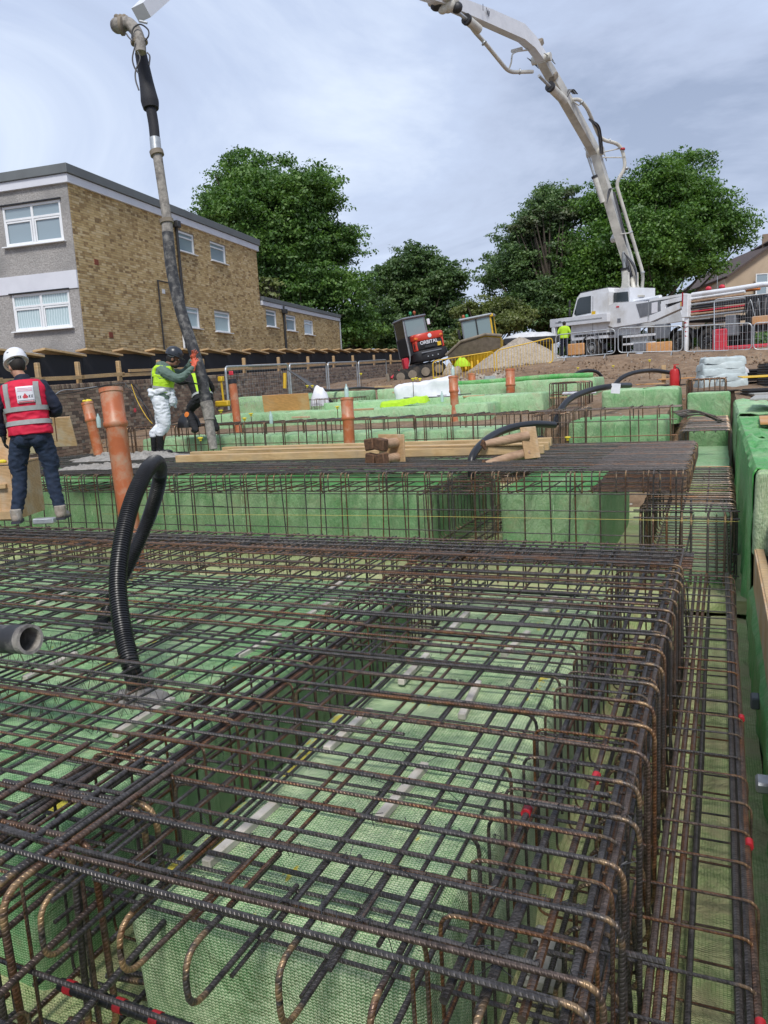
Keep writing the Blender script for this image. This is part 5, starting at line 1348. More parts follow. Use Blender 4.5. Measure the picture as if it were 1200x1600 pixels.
def window(cen, w, h, Rm, kind, parent, n_out, top=.34, mull=True):
    """frame with mullion and transom, panes, sill; Rm columns: along, inward, up"""
    fo = MB(); t = .07
    ex_, ey, ez = Rm @ Vector((1, 0, 0)), Rm @ Vector((0, 1, 0)), Rm @ Vector((0, 0, 1))
    for sx in (-1, 1): fo.box(cen + ex_ * sx * (w / 2 - t / 2), (t, .08, h), Rm, ch=.006)
    for sz in (-1, 1): fo.box(cen + ez * sz * (h / 2 - t / 2), (w - 2 * t, .075, t), Rm, ch=.006)
    f = fo.build('window', M['upvc'], parent)
    zt = h / 2 - top * h
    bars = MB()
    if mull:
        bars.box(cen, (.075, .066, h - 2 * t), Rm, ch=.004)
        bars.box(cen + ez * zt, (w - 2 * t, .06, .065), Rm, ch=.004)
    else:
        bars.box(cen + ez * (h / 2 - t - .13), (w - 2 * t, .06, .05), Rm, ch=.004)
    bars.build('frame', M['upvc'], f)
    cells = [(-w / 4, (h / 2 + zt) / 2, w / 2, h / 2 - zt), (w / 4, (h / 2 + zt) / 2, w / 2, h / 2 - zt), (-w / 4, (zt - h / 2) / 2, w / 2, zt + h / 2), (w / 4, (zt - h / 2) / 2, w / 2, zt + h / 2)] if mull else [(0, 0, w, h)]
    for i, (cx_, cz_, cw, chh) in enumerate(cells):
        g = MB(); g.box(cen + ex_ * cx_ + ez * cz_ + ey * .012, (cw - .02, .014, chh - .02), Rm)
        g.build('pane', M['curtain' if kind else 'glass'], f)
        if mull and i > 1:
            cs = MB()
            for sx in (-1, 1): cs.box(cen + ex_ * (cx_ + sx * (cw / 2 - .08)) + ez * cz_ - ey * .02, (.05, .03, chh - .1), Rm, ch=.004)
            for sz in (-1, 1): cs.box(cen + ex_ * cx_ + ez * (cz_ + sz * (chh / 2 - .075)) - ey * .02, (cw - .16, .03, .05), Rm, ch=.004)
            cs.build('frame', M['upvc'], f)
    sl_ = MB(); sl_.box(cen - ez * (h / 2 + .02) - ey * .08, (w + .14, .2, .035), Rm, ch=.005); sl_.build('sill', M['upvc'], f)
    return f
for (u0, u1, z0, z1, k) in wins + ewins:
    window(P((u0 + u1) / 2, (z0 + z1) / 2, -.06), u1 - u0, z1 - z0, UB, k, bd, bn, mull=False)
# reveals' dark inner backing rooms
# front (pebbledash) with openings
fw = [(.31, 2.41, 6.12, 7.30, 0), (.36, 2.46, 3.59, 4.70, 1)]
fw += [(5.2, 7.3, 6.12, 7.30, 0), (5.2, 7.3, 3.59, 4.70, 1)]
def Q(w, z, out=0.0): return B0 + bw * w + Z * z - bu * out
def front_strip(z0, z1, openings, mat, name, out=0.0):
    b = MB()
    xs = sorted({0, BW} | {o[0] for o in openings} | {o[1] for o in openings}); zs = sorted({z0, z1} | {min(z1, max(z0, o[2])) for o in openings} | {min(z1, max(z0, o[3])) for o in openings})
    for xa, xb in zip(xs, xs[1:]):
        for za, zb in zip(zs, zs[1:]):
            mu, mz = (xa + xb) / 2, (za + zb) / 2
            if any(o[0] < mu < o[1] and o[2] < mz < o[3] for o in openings): continue
            b.box(Q(mu, mz, -.12 + out / 2), (xb - xa, .24 + out, zb - za), basis(bw, bu, Z))
    return b.build(name, mat, bd)
front_strip(5.25, 7.78, fw, M['render'], 'upper_render')
front_strip(2.75, 4.72, fw, M['render'], 'lower_render')
front_strip(4.723, 5.247, [], M['fascia'], 'white_band', .03)
front_strip(2.56, 2.747, [], M['fascia'], 'white_base_band', .03)
front_strip(GRD, 2.557, [], M['render'], 'plinth')
FB = basis(-bw, bu, Z)
for (w0, w1, z0, z1, k) in fw:
    window(Q((w0 + w1) / 2, (z0 + z1) / 2, -.05), w1 - w0, z1 - z0, FB, k, bd, None)
    ln = MB(); ln.box(Q((w0 + w1) / 2, z1 + .03, .02), (w1 - w0 + .1, .10, .03), FB); ln.build('drip_strip', M['black_pl'], bd)
# back and body
body = MB(); body.box(B0 + bu * (BL / 2) + bw * (BW / 2 + .2) + Z * 4.4, (BL - .6, BW - .6, 6.4), basis(bu, bw, Z)); body.build('inner_body', M['dark'], bd)
body = MB(); body.box(B0 + bu * (BL + 5.6) + bw * (4.2) + Z * 3.2, (10.9, 7.6, 4.1), basis(bu, bw, Z)); body.build('inner_body', M['dark'], bd)
# roof: fascia board and grey membrane upstand
def roofring(u0, u1, w1, z0, z1, out, mat, name):
    b = MB()
    cu = (u0 + u1) / 2; b.box(B0 + bu * cu + bw * (w1 / 2) + Z * (z0 + z1) / 2, (u1 - u0 + 2 * out, w1 + 2 * out, z1 - z0), basis(bu, bw, Z), ch=.01); return b.build(name, mat, bd)
roofring(0, BL, BW, 7.72, 7.97, .10, M['fascia'], 'fascia'); roofring(0, BL, BW, 7.973, 8.24, .16, M['felt'], 'roof')
roofring(BL + .2, 24.1, 8, 5.35, 5.55, .06, M['fascia'], 'fascia'); roofring(BL + .28, 24.1, 8, 5.553, 5.74, .11, M['felt'], 'roof')
# rainwater pipes and details
def rp(u, z0, z1, r, mat, name='rainwater_pipe'):
    b = MB(); b.tube([P(u, z0, .07), P(u, z1, .07)], r, 10); return b.build(name, mat, bd)
rp(5.75, GRD, 5.5, .04, M['upvc']); rp(5.98, GRD, 7.75, .055, M['dark']); rp(4.35, GRD, 5.45, .03, M['dark'])
b = MB(); b.tube([P(4.35, 5.43, .07), P(5.3, 5.43, .07)], .025, 8); b.build('branch_pipe', M['dark'], bd)
b = MB(); b.tube([P(4.35, 2.95, .07), P(5.9, 2.95, .07)], .025, 8); b.build('branch_pipe', M['dark'], bd)
b = MB(); b.box(P(5.95, 7.62, .12), (.26, .2, .24), UB, ch=.02); b.build('hopper', M['dark'], bd)
rp(15.55, GRD, 5.5, .06, M['dark']); rp(24.0, GRD, 5.3, .05, M['galv'])
b = MB(); b.box(P(15.55, 5.25, .13), (.3, .2, .22), UB, ch=.02); b.build('hopper', M['dark'], bd)
for u, z in ((5.05, 7.55), (5.55, 5.57), (1.35, 3.4), (1.0, 5.6)):
    b = MB(); b.box(P(u, z, .012), (.2, .03, .17), UB, ch=.004); b.build('air_brick', surf('terracotta', (.25, .07, .04), None, 20, .9) if 'terracotta' not in bpy.data.materials else bpy.data.materials['terracotta'], bd)
b = MB(); b.box(P(4.75, 5.1, .015), (.18, .03, .16), UB, ch=.004); b.build('vent_cover', M['upvc'], bd)
for u, z in ((5.6, 4.75), (5.35, 7.35)):
    b = MB(); b.ell(P(u, z, .1), (.09, .09, .07), 10, 6); b.build('light_fitting', M['upvc'], bd)
# house at the far right
hs = thing('gabled_house', 'tan rendered gabled house at the far right behind the truck', 'house', at(1180, 455, 62))
D_ = 62
apex = at(1206, 384, D_); eL = at(1133, 436, D_); bx_ = CAMR
hw = (apex - eL).dot(bx_); eR = eL + bx_ * 2 * hw
g_ = [Vector((eL.x, eL.y, 2)), Vector((eR.x, eR.y, 2)), Vector((eR.x, eR.y, eL.z)), Vector((apex.x, apex.y, apex.z)), Vector((eL.x, eL.y, eL.z))]
b = MB(); b.prism(g_, CAMF * 9); b.build('wall', M['tan_render'], hs, smooth=False)
for (e_, sgn) in ((eL, -1), (eR, 1)):
    d = Vector((apex.x, apex.y, apex.z)) - Vector((e_.x, e_.y, e_.z)); q = d.normalized(); nn_ = CAMF.cross(q) * sgn
    if nn_.z < 0: nn_ = -nn_
    c_ = Vector((e_.x, e_.y, e_.z)) + d * .47 + CAMF * 4.4 + nn_ * .10
    b = MB(); b.box(c_, (d.length * 1.1, 9.6, .16), basis(q, nn_.cross(q), nn_)); rfh = b.build('roof', M['rooftile'], hs)
b = MB(); b.box(at(1198, 388, 63) + Vector((0, 0, 0)), (.7, .6, 2.2), ch=.02); b.build('chimney', M['brick_o'], hs)
b = MB(); b.tube([at(1121, 432, 63), at(1121, 460, 63)], .03, 5); b.build('pole', M['galv'], hs)
wc = at(1199, 447, 61.9)
window(wc, 1.9, 2.0, basis(bx_, CAMF, Z), 0, hs, None, mull=True)

# ================================================================ GRAVEL HEAP, BARRIERS
def frame_obj(parent_name_label_cat, loc, Rm, group=None):
    n, l, c = parent_name_label_cat
    t = thing(n, l, c, loc, group); t.rotation_euler = Rm.to_euler(); OFF[t.name] = None
    return t
gc = at(816, 577, 30.3); b = MB(); n = 64; rings = []
for i in range(26):
    t = 1 - i / 26; rg = []
    for a in np.linspace(0, 2 * math.pi, n, endpoint=False):
        rr = 2.65 * t * (1 + .13 * noise.noise(Vector((math.cos(a) * 1.5, math.sin(a) * 1.5, 2))))
        p = gc + CAMR * math.cos(a) * rr + CAMF * math.sin(a) * rr * .8
        z = 1.62 * (1 - t ** 1.15) ; p.z = gc.z - .35 + z + .05 * noise.noise(Vector((p.x * 2.5, p.y * 2.5, 0))) + .025 * noise.noise(Vector((p.x * 9, p.y * 9, 0)))
        rg.append(p)
    rings.append(rg)
b.loft(rings); b.build('gravel_heap', M['gravel'], None, 'conical heap of pale gravel behind the yellow barriers', 'gravel heap')
def barrier(a, e_, h, mat, label, group, nb=19, foot=.2):
    t = thing('barrier', label, 'barrier', (a + e_) / 2, group)
    d = (e_ - a); q = Vector((d.x, d.y, 0)).normalized(); pr = Vector((-q.y, q.x, 0))
    lo = Z * .16
    pts, _ = fillet([a + lo + (e_ - a) * .5, a + lo, a + Z * h, e_ + Z * h, e_ + lo, a + lo + (e_ - a) * .5], .16, 5)
    MB().tube(pts, .02, 8).build('frame', mat, t)
    for i in range(1, nb):
        p = a.lerp(e_, i / nb)
        MB().tube([p + lo, p + Z * h], .0075, 6).build('bar', mat, t)
    for s in (.16, .84):
        p = a.lerp(e_, s); MB().tube([p + lo, p - pr * foot, ], .018, 6).build('foot', mat, t); MB().tube([p + lo, p + pr * foot], .018, 6).build('foot', mat, t)
    return t
YG = 'yellow pedestrian barriers round the gravel heap'; GG = 'grey pedestrian barriers along the top of the bank'
barrier(at(678, 609, 28.6), at(773, 594, 28.6), 1.05, M['yellow'], 'left yellow barrier in front of the dumper', YG)
barrier(at(777, 593, 28.4), at(864, 573, 28.2), 1.05, M['yellow'], 'right yellow barrier in front of the gravel heap', YG)
barrier(at(869, 567, 28.8), at(961, 559, 27.6), 1.02, M['galv'], 'leftmost grey barrier, below the truck cab', GG, 15)
barrier(at(966, 558, 27.6), at(1066, 556, 26.6), 1.02, M['galv'], 'second grey barrier from the left, below the middle of the truck', GG, 15)
barrier(at(1069, 557, 26.6), at(1174, 554, 25.4), 1.02, M['galv'], 'third grey barrier, below the rear wheels of the truck', GG, 15)
barrier(at(1177, 554, 25.4), at(1288, 551, 24.4), 1.02, M['galv'], 'rightmost grey barrier, cut by the edge of the photo', GG, 15)
# heras frame above red barrier
t = thing('fence_panel', 'tall grey mesh fence panel standing behind the red plastic barrier', 'fence panel', at(1117, 556, 27))
p0, p1, p2, p3 = at(1116, 556, 27), at(1116, 468, 27), at(1215, 457, 26), at(1215, 550, 26)
pts, _ = fillet([p0, p1, p2, p3], .15, 5); MB().tube(pts, .021, 8).build('frame', M['galv'], t)
w = MB()
for k in range(1, 8): w.tube([p1.lerp(p0, k / 8), p2.lerp(p3, k / 8)], .004, 3)
for k in range(1, 26): w.tube([p1.lerp(p2, k / 26), p0.lerp(p3, k / 26)], .003, 3)
w.build('mesh_wires', M['galv'], t, kind='stuff')
# red plastic barrier
t = thing('plastic_barrier', 'red plastic barrier with slotted body at the right behind the grey barriers', 'plastic barrier', at(1160, 558, 27.2))
o = at(1115, 562, 27.4); q = (at(1200, 556, 26.6) - o); q.z = 0; q.normalize(); pr = Vector((-q.y, q.x, 0)); Rb = basis(q, pr, Z)
def rb_(x, z, sx, sz, nm, sy=.34, mat='red_pl', y=0):
    b = MB(); b.box(o + q * x + Z * z + pr * y, (sx, sy, sz), Rb, ch=.03); b.build(nm, M[mat], t)
rb_(.2, .55, .46, 1.0, 'end_post'); rb_(1.8, .30, 2.9, .28, 'body'); rb_(1.8, .08, 3.1, .16, 'base', .5)
for k in range(16): rb_(.55 + k * .17, .33, .09, .06, 'slot', .02, 'tape', -.18)
# orange formwork boards under the truck
for (px0, px1, py, D, h, l) in ((888, 913, 553, 34, .5, 'orange board lying left of the front truck wheel'), (1010, 1050, 549, 34, .45, 'orange board leaning under the truck left of its rear wheels'), (990, 1015, 548, 35, .4, 'grey board under the middle of the truck'), (1175, 1215, 505, 27.5, .3, 'orange scaffold tubes and frame behind the rightmost barrier')):
    a, e_ = at(px0, py, D), at(px1, py, D - .5); c_ = (a + e_) / 2
    b = MB(); d = e_ - a; b.box(c_ + Z * h * .4, (d.length, .12, h), rotz(math.atan2(d.y, d.x)), ch=.03)
    b.build('board', M['ply_orange'] if 'orange' in l else M['grey_pl'], None, l, 'board')
# big bags behind
hump(at(828, 529, 37), 1.25, .9, .30, M['bagw'], 'bulk_bags', 'white bulk bags on a dark pallet behind the gravel heap', 'bulk bags', .2, 4)
b = MB(); b.box(at(828, 533, 36.8), (2.6, 1.6, .3), rotz(.35), ch=.03); b.build('pallet', M['dark'], None, 'dark pallet under the white bulk bags', 'pallet')
hump(at(852, 534, 41), 1.0, .8, .4, M['bagw'], 'bulk_bags', 'pale sheeted heap between the bulk bags and the truck leg', 'bulk bags', .2, 6)

# ================================================================ EXCAVATOR (seen from behind, leaning on the slope)
EXC = at(658, 592, 32)
yawc = math.atan2(CAMR.y, CAMR.x)
Rex = rotz(yawc) @ Matrix.Rotation(R_(-9), 3, 'Y') @ Matrix.Rotation(R_(18), 3, 'Z')
ex = frame_obj(('excavator', 'small red and black tracked excavator leaning on the slope, seen from behind', 'excavator'), EXC, Rex)
def part(b, name, mat, parent, smooth=True, **k): return b.build(name, mat, parent, smooth=smooth, **k)
def tb_(x, y, z, sx, sy, sz, nm, mat, par, ch=.03, R=None):
    b = MB(); b.box((x, y, z), (sx, sy, sz), R, ch=ch); return b.build(nm, M[mat] if isinstance(mat, str) else mat, par)
Rt = rotz(R_(-22))
for s in (-1, 1):
    # track loop running left to right
    tr = MB(); prof = []
    for a in np.linspace(math.pi / 2, 3 * math.pi / 2, 8): prof.append((-.85 + .26 * math.cos(a), .26 + .26 * math.sin(a)))
    for a in np.linspace(-math.pi / 2, math.pi / 2, 8): prof.append((.85 + .26 * math.cos(a), .26 + .26 * math.sin(a)))
    yy = .55 * s + .35
    tr.prism([Rt @ Vector((p[0], yy - .17, p[1])) for p in prof], Rt @ Vector((0, .34, 0)))
    tr_o = tr.build('track', M['tyre'], ex)
    for k in range(18):
        u = -1.0 + k * .118
        b = MB(); b.box(Rt @ Vector((u, yy, .53)), (.06, .36, .03), Rt, ch=.006); b.box(Rt @ Vector((u, yy, -.0)), (.06, .36, .03), Rt, ch=.006); b.build('track_shoe', M['tyre'], tr_o)
    for u in (-.8, -.3, .25, .8):
        b = MB(); b.lathe(Rt @ Vector((u, yy - .19, .25)), [(.18, 0), (.18, .04), (.08, .05)], 14, Rt @ Vector((0, -1, 0))); b.build('roller', M['muddy_steel'], tr_o)
tb_(0.1, .35, .5, 1.0, .7, .25, 'undercarriage', 'dark', ex)
# counterweight: curved black lower body
def rear_body(z0, z1, w, d, bulge, nm, mat, y0=0):
    b = MB(); rings = []
    for z, s in ((z0, .93), (z0 + .05, 1), (z1 - .06, 1), (z1, .9)):
        ring = []
        for a in np.linspace(0, math.pi, 15): ring.append(Vector((.60 - math.cos(a) * w * .86 * s / 2, y0 - math.sin(a) ** .6 * bulge * s, z)))
        ring += [Vector((.60 + w * .86 * s / 2, y0 + d, z)), Vector((.60 - w * .86 * s / 2, y0 + d, z))]
        rings.append(ring)
    b.loft(rings); return b.build(nm, M[mat], ex)
rear_body(.68, 1.12, 1.72, 1.3, .38, 'counterweight', 'black_mat')
rear_body(1.14, 1.50, 1.60, 1.2, .33, 'engine_cover', 'black_mat')
rear_body(1.51, 1.80, 1.66, 1.2, .36, 'red_hood', 'red_ex')
for x in (.0, 1.2):
    tb_(x, -.12, 1.33, .12, .25, .42, 'red_flank', 'red_ex', ex, R=rotz(.4 if x < .5 else -.4))
tb_(.06, -.24, 1.62, .22, .1, .11, 'orange_lamp', 'orange', ex); tb_(1.10, -.26, 1.62, .2, .1, .10, 'orange_lamp', 'orange', ex)
b = MB(); b.lathe((.60, -.365, 1.66), [(.085, 0), (.085, .012), (.02, .02)], 12, (0, -1, 0)); b.build('badge', M['paper'], ex)
tb_(.98, -.30, 1.27, .17, .03, .16, 'yellow_sticker', 'yellow', ex, .004)
tb_(.52, -.365, 1.24, .45, .03, .09, 'vent', 'dark', ex, .004); tb_(.55, -.385, 1.02, .9, .03, .05, 'hand_rail', 'grey_pl', ex, .01)
for x in (.35, .55, .8): 
    b = MB(); b.lathe((x, -.40, .84), [(.03, 0), (.03, .01)], 8, (0, -1, 0)); b.build('bolt', M['galv'], ex)
def text(s, size, mat, parent, loc, rot, name='lettering', extrude=.004, parentloc=True, bold=0.0):
    cu = bpy.data.curves.new(name, 'FONT'); cu.body = s; cu.size = size; cu.extrude = extrude; cu.align_x = 'CENTER'; cu.align_y = 'CENTER'; cu.offset = bold
    to = bpy.data.objects.new('tmp', cu); COL.objects.link(to)
    dg = bpy.context.evaluated_depsgraph_get(); dg.update()
    me = bpy.data.meshes.new_from_object(to.evaluated_get(dg)); bpy.data.objects.remove(to)
    me.materials.clear(); me.materials.append(M[mat])
    o = bpy.data.objects.new(name, me); COL.objects.link(o)
    if parent: o.parent = parent
    o.location = loc; o.rotation_euler = rot
    return o
text('ORBITAL', .20, 'paper', ex, (.52, -.375, 1.41), (R_(90), 0, 0), bold=.002)
# cab
cx0, cx1, cy0, cy1, cz0, cz1 = -.26, .72, .05, 1.25, 1.0, 2.50
for x in (cx0, cx1):
    for y in (cy0, cy1): 
        b = MB(); b.tube([(x, y, cz0), (x + (.03 if x < 0 else -.05), y + (.04 if y < .5 else 0), cz1)], .045, 8); b.build('cab_post', M['grey_pl'], ex)
tb_((cx0 + cx1) / 2, .65, 2.53, 1.08, 1.36, .09, 'cab_roof', 'grey_pl', ex, .04)
tb_((cx0 + cx1) / 2 - .0, cy0 + .02, 2.22, .88, .015, .88, 'rear_window', 'cabglass_l', ex, 0) if False else None
m_, nt_, b_ = newmat('pale_cab_glass'); b_.inputs['Base Color'].default_value = (.22, .29, .30, 1); b_.inputs['Roughness'].default_value = .12
M['cabglass_l'] = m_
tb_((cx0 + cx1) / 2, cy0 + .02, 2.12, .84, .015, .70, 'rear_window', 'cabglass_l', ex, 0)
tb_((cx0 + cx1) / 2, cy0 + .02, 1.4, 1.0, .04, .8, 'rear_panel', 'black_mat', ex, .01)
tb_(cx0 + .005, .65, 2.1, .015, 1.1, .75, 'side_window', 'cabglass', ex, 0); tb_(cx0, .7, 1.4, .05, 1.25, .75, 'side_panel', 'black_mat', ex, .01)
tb_(cx1 - .03, .65, 2.1, .015, 1.1, .75, 'side_window', 'cabglass', ex, 0); tb_(cx1 - .03, .7, 1.4, .05, 1.25, .75, 'side_panel', 'black_mat', ex, .01)
tb_((cx0 + cx1) / 2, cy1, 2.0, .9, .015, 1.3, 'front_window', 'cabglass', ex, 0)
for x, m in ((.22, 'green_lamp'), (.40, 'amber_lamp')):
    if m not in M: M[m] = surf(m, (.02, .30, .12) if 'green' in m else (.42, .10, .03), None, 9, .3)
    b = MB(); b.tube([(x, .3, 2.56), (x, .3, 2.66)], .015, 6); b.ell((x, .3, 2.72), (.065, .065, .08), 10, 7); b.build('beacon', M[m], ex)
tb_(.90, .2, 2.25, .13, .04, .24, 'mirror', 'paper', ex, .02)
tb_(-.42, .3, .72, .22, .35, .5, 'red_step', 'red_pl', ex, .04)
b = MB(); b.tube(smoothline([(-.28, -.02, 2.4), (-.30, 0, 1.8), (-.28, 0, 1.0), (-.40, .05, .6)], 5), .02, 6); b.build('grab_rail', M['galv'], ex)
tb_(-1.25, .4, .30, .12, 1.3, .38, 'dozer_blade', 'muddy_steel', ex, .02, R=Rt)
b = MB(); b.tube([(-.75, .3, .5), (-1.2, .25, .28)], .06, 8); b.build('blade_arm', M['red_pl'], ex)

# ================================================================ DUMPER
DUM = at(752, 582, 32.5)
Rd = rotz(yawc) @ Matrix.Rotation(R_(-7), 3, 'Y') @ Matrix.Rotation(R_(-16), 3, 'Z')
du = frame_obj(('dumper', 'yellow site dumper with a muddy raised skip in front and a glazed cab behind', 'dumper'), DUM, Rd)
# skip: open pan facing the viewer, rim polygon
def skip():
    b = MB(); n = 0
    rim = [Vector((-1.15, -.9, .95)), Vector((-.45, -1.0, 1.36)), Vector((.55, -1.0, 1.46)), Vector((1.15, -.9, 1.30)), Vector((1.05, .5, 1.15)), Vector((-1.05, .5, 1.0))]
    mid = [Vector((-1.10, -.62, .62)), Vector((-.45, -.7, .66)), Vector((.5, -.7, .70)), Vector((1.02, -.62, .72)), Vector((.95, .35, .5)), Vector((-.95, .35, .45))]
    low = [Vector((-.8, -.35, .12)), Vector((-.4, -.4, .10)), Vector((.4, -.4, .10)), Vector((.8, -.35, .15)), Vector((.7, .2, .12)), Vector((-.7, .2, .12))]
    b.loft([low, mid, rim], cap=False); b.face((0, 1, 2, 3, 4, 5)[::-1])
    inn = [p * .0 + Vector((p.x * .93, p.y * .9 + .02, p.z - .03)) for p in rim]
    b2 = MB(); b2.loft([rim, inn, [Vector((p.x * .85, p.y * .8, p.z + .02)) for p in mid], [Vector((p.x * .8, p.y * .7, p.z + .3)) for p in low]], cap=True)
    return b, b2
s1, s2 = skip()
s1.build('skip_shell', [M['yellow']], du, smooth=False); s2.build('skip_lining', M['muddy_steel'], du, smooth=False)
b = MB(); rim = [Vector((-1.2, -.93, .95)), Vector((-.47, -1.05, 1.38)), Vector((.57, -1.05, 1.48)), Vector((1.2, -.93, 1.31))]
for p, q_ in zip(rim, rim[1:]): b.tube([p, q_], .055, 8)
b.build('skip_rim', M['muddy_steel'], du)
b = MB(); b.prism([Vector((-1.12, -.94, .90)), Vector((-.5, -1.01, 1.27)), Vector((.55, -1.01, 1.38)), Vector((1.12, -.94, 1.22)), Vector((1.05, -.75, .85)), Vector((-1.1, -.75, .68))], (0, -.02, 0)); b.build('skip_front', M['muddy_steel'], du)
for x in np.linspace(-.75, .8, 7): tb_(float(x), -.62, .42, .09, .12, .52, 'skip_rib', 'yellow', du, .02, R=Matrix.Rotation(R_(-30), 3, 'X'))
for sx in (-1, 1):
    for y in (-.1, 1.5):
        b = MB(); c_ = Vector((sx * .95, y, .28)); b.lathe(c_ - Vector((sx * .2, 0, 0)), [(.1, 0), (.44, .02), (.48, .08), (.48, .30), (.44, .36), (.25, .38), (.1, .34)], 22, (sx, 0, 0)); wh = b.build('wheel', M['tyre'], du)
        b = MB(); b.lathe(c_ + Vector((sx * .16, 0, 0)), [(.22, 0), (.22, .03), (.08, .05)], 14, (sx, 0, 0)); b.build('rim', M['yellow'], wh)
tb_(0, .9, .62, .9, 2.0, .5, 'chassis', 'yellow', du)
for x in (-.62, .62):
    for y in (.75, 1.75):
        b = MB(); b.tube([(x, y, .8), (x, y, 2.28)], .04, 8); b.build('cab_post', M['yellow'] if x > 0 else M['grey_pl'], du)
tb_(0, 1.25, 2.34, 1.45, 1.25, .10, 'cab_roof', 'galv', du, .04); tb_(.68, .72, 2.3, .14, .14, .15, 'work_lamp', 'yellow', du)
tb_(-.31, .74, 1.78, .56, .015, .95, 'windscreen', 'cabglass_l', du, 0); tb_(.31, .74, 1.78, .56, .015, .95, 'windscreen', 'cabglass_l', du, 0); tb_(0, .72, 1.78, .05, .05, .98, 'cab_mullion', 'dark', du, .005)
for x in (-.63, .63): tb_(x, 1.25, 1.78, .015, .9, .95, 'side_window', 'cabglass', du, 0)
tb_(0, 1.2, 1.05, 1.2, 1.0, .5, 'cab_base', 'dark', du); tb_(-.8, .7, 1.75, .1, .05, .4, 'mirror', 'dark', du, .02)
for x, m in ((-.55, 'amber_lamp'), (-.40, 'green_lamp')):
    b = MB(); b.ell((x, 1.0, 2.47), (.07, .07, .09), 10, 7); b.build('beacon', M[m], du)
hump(at(706, 583, 31) + Vector((0, 0, -.3)), .45, .35, .65, M['gravel'], 'rubble_heap', 'small heap of broken stone in front of the dumper wheel', 'rubble', 0, 9)
hump(at(722, 569, 31.4) + Vector((0, 0, -.1)), .35, .2, .35, M['lime'], 'lime_bag', 'lime green bag lying under the dumper skip', 'bag', 0, 10)

# ================================================================ PUMP TRUCK
TO = Vector((-.55, 38.65, 2.09)); tf = Vector((-.81, .58, 0)).normalized(); tl = Vector((-tf.y, tf.x, 0))
pit = math.atan2(.158, 7.09)
Rtk = basis(tf, tl, Z) @ Matrix.Rotation(-pit, 3, 'Y')
tk = frame_obj(('pump_truck', 'white concrete pump truck parked on the bank with its outriggers out', 'truck'), TO, Rtk)
tw = lambda x, y, z: TO + Rtk @ Vector((x, y, z))
def wheel(x, y, sgn, R=.53, w=.32, silver=True):
    c_ = Vector((x, y, R)); a = (0, sgn, 0)
    b = MB(); b.lathe(c_ - Vector((0, sgn * w, 0)), [(.2, 0), (R * .93, .01), (R, .05), (R, w - .05), (R * .93, w), (R * .62, w + .01), (R * .58, w - .05)], 30, a); wh = b.build('wheel', M['tyre'], tk)
    b = MB(); b.lathe(c_ - Vector((0, sgn * .1, 0)), [(R * .6, 0), (R * .6, .09), (R * .55, .1), (R * .5, .02), (R * .26, .03), (R * .24, .13), (.05, .14)], 26, a); b.build('rim', M['galv'] if silver else M['dark'], wh)
    b = MB()
    for k in range(10):
        an = 2 * math.pi * k / 10; b.lathe(c_ + Vector((math.cos(an) * .19, -sgn * .06, math.sin(an) * .19)), [(.018, 0), (.018, .05)], 6, a)
    b.build('wheel_nuts', M['galv'], wh)
for x, sv in ((7.08, True), (1.5, False), (0.0, False)):
    wheel(x, 0.0, 1, silver=sv); wheel(x, -2.5, -1, silver=sv)
    # mudguard arch
    for y in (.02, -2.52):
        b = MB(); pts = [Vector((x + .68 * math.cos(a), 0, .55 + .68 * math.sin(a))) for a in np.linspace(R_(12), R_(168), 12)]
        rr = [[p + Vector((0, y - .34 if y > -1 else y, 0)), p + Vector((0, y + .0 if y > -1 else y + .34, 0)), p * 1.0 + Vector((0, y + .0 if y > -1 else y + .34, .035)), p + Vector((0, y - .34 if y > -1 else y, .035))] for p in pts]
        b.loft(rr); b.build('mudguard', M['dark'], tk)
tb_(2.6, -1.25, .95, 11.5, .9, .32, 'chassis', 'dark', tk)
# cab: profile in x,z extruded across y
def prof(pts, y0, y1, nm, mat, smooth=False):
    b = MB(); b.prism([Vector((p[0], y0, p[1])) for p in pts], (0, y1 - y0, 0)); return b.build(nm, M[mat], tk, smooth=smooth)
cabp = [(5.95, 1.0), (8.55, 1.0), (8.62, 1.35), (8.58, 2.1), (8.15, 3.24), (7.9, 3.44), (6.0, 3.52), (5.9, 3.3)]
prof(cabp, -2.48, -.02, 'cab', 'white_paint')
prof([(6.0, 3.522), (8.0, 3.45), (8.25, 3.25), (8.32, 3.28), (8.05, 3.53), (6.0, 3.58)], -2.3, -.2, 'sun_visor', 'dark')
prof([(7.15, 2.36), (8.22, 2.30), (8.36, 2.42), (8.10, 3.12), (7.95, 3.22), (7.15, 3.24)], -.02, -.005, 'door_window', 'cabglass')
prof([(8.66, 1.30), (8.68, 2.0), (8.62, 2.2), (8.2, 3.1), (8.17, 3.1), (8.58, 2.2)], -2.35, -.15, 'windscreen', 'cabglass')
prof([(7.00, 1.1), (7.015, 1.1), (7.015, 3.2), (7.0, 3.2)], -.019, -.008, 'door_gap', 'dark')
prof([(5.95, 1.9), (6.5, 1.9), (6.5, 3.28), (5.95, 3.28)], -.015, .0, 'rear_cab_panel', 'white_paint')
tb_(7.35, .0, 2.18, .22, .02, .04, 'door_handle', 'dark', tk, .006); tb_(6.95, .0, 2.32, .26, .012, .22, 'yellow_sticker', 'yellow', tk, 0)
for z_ in (2.5, 2.95): tb_(8.5, .18, z_, .12, .1, .36, 'mirror', 'dark', tk, .02)
tb_(7.08, -.2, 1.22, 2.6, .4, .14, 'side_skirt', 'dark', tk); tb_(8.45, -.15, .72, .4, .3, .55, 'bumper', 'grey_pl', tk, .05); tb_(8.45, -1.25, .72, .4, 2.4, .5, 'bumper', 'grey_pl', tk, .05)
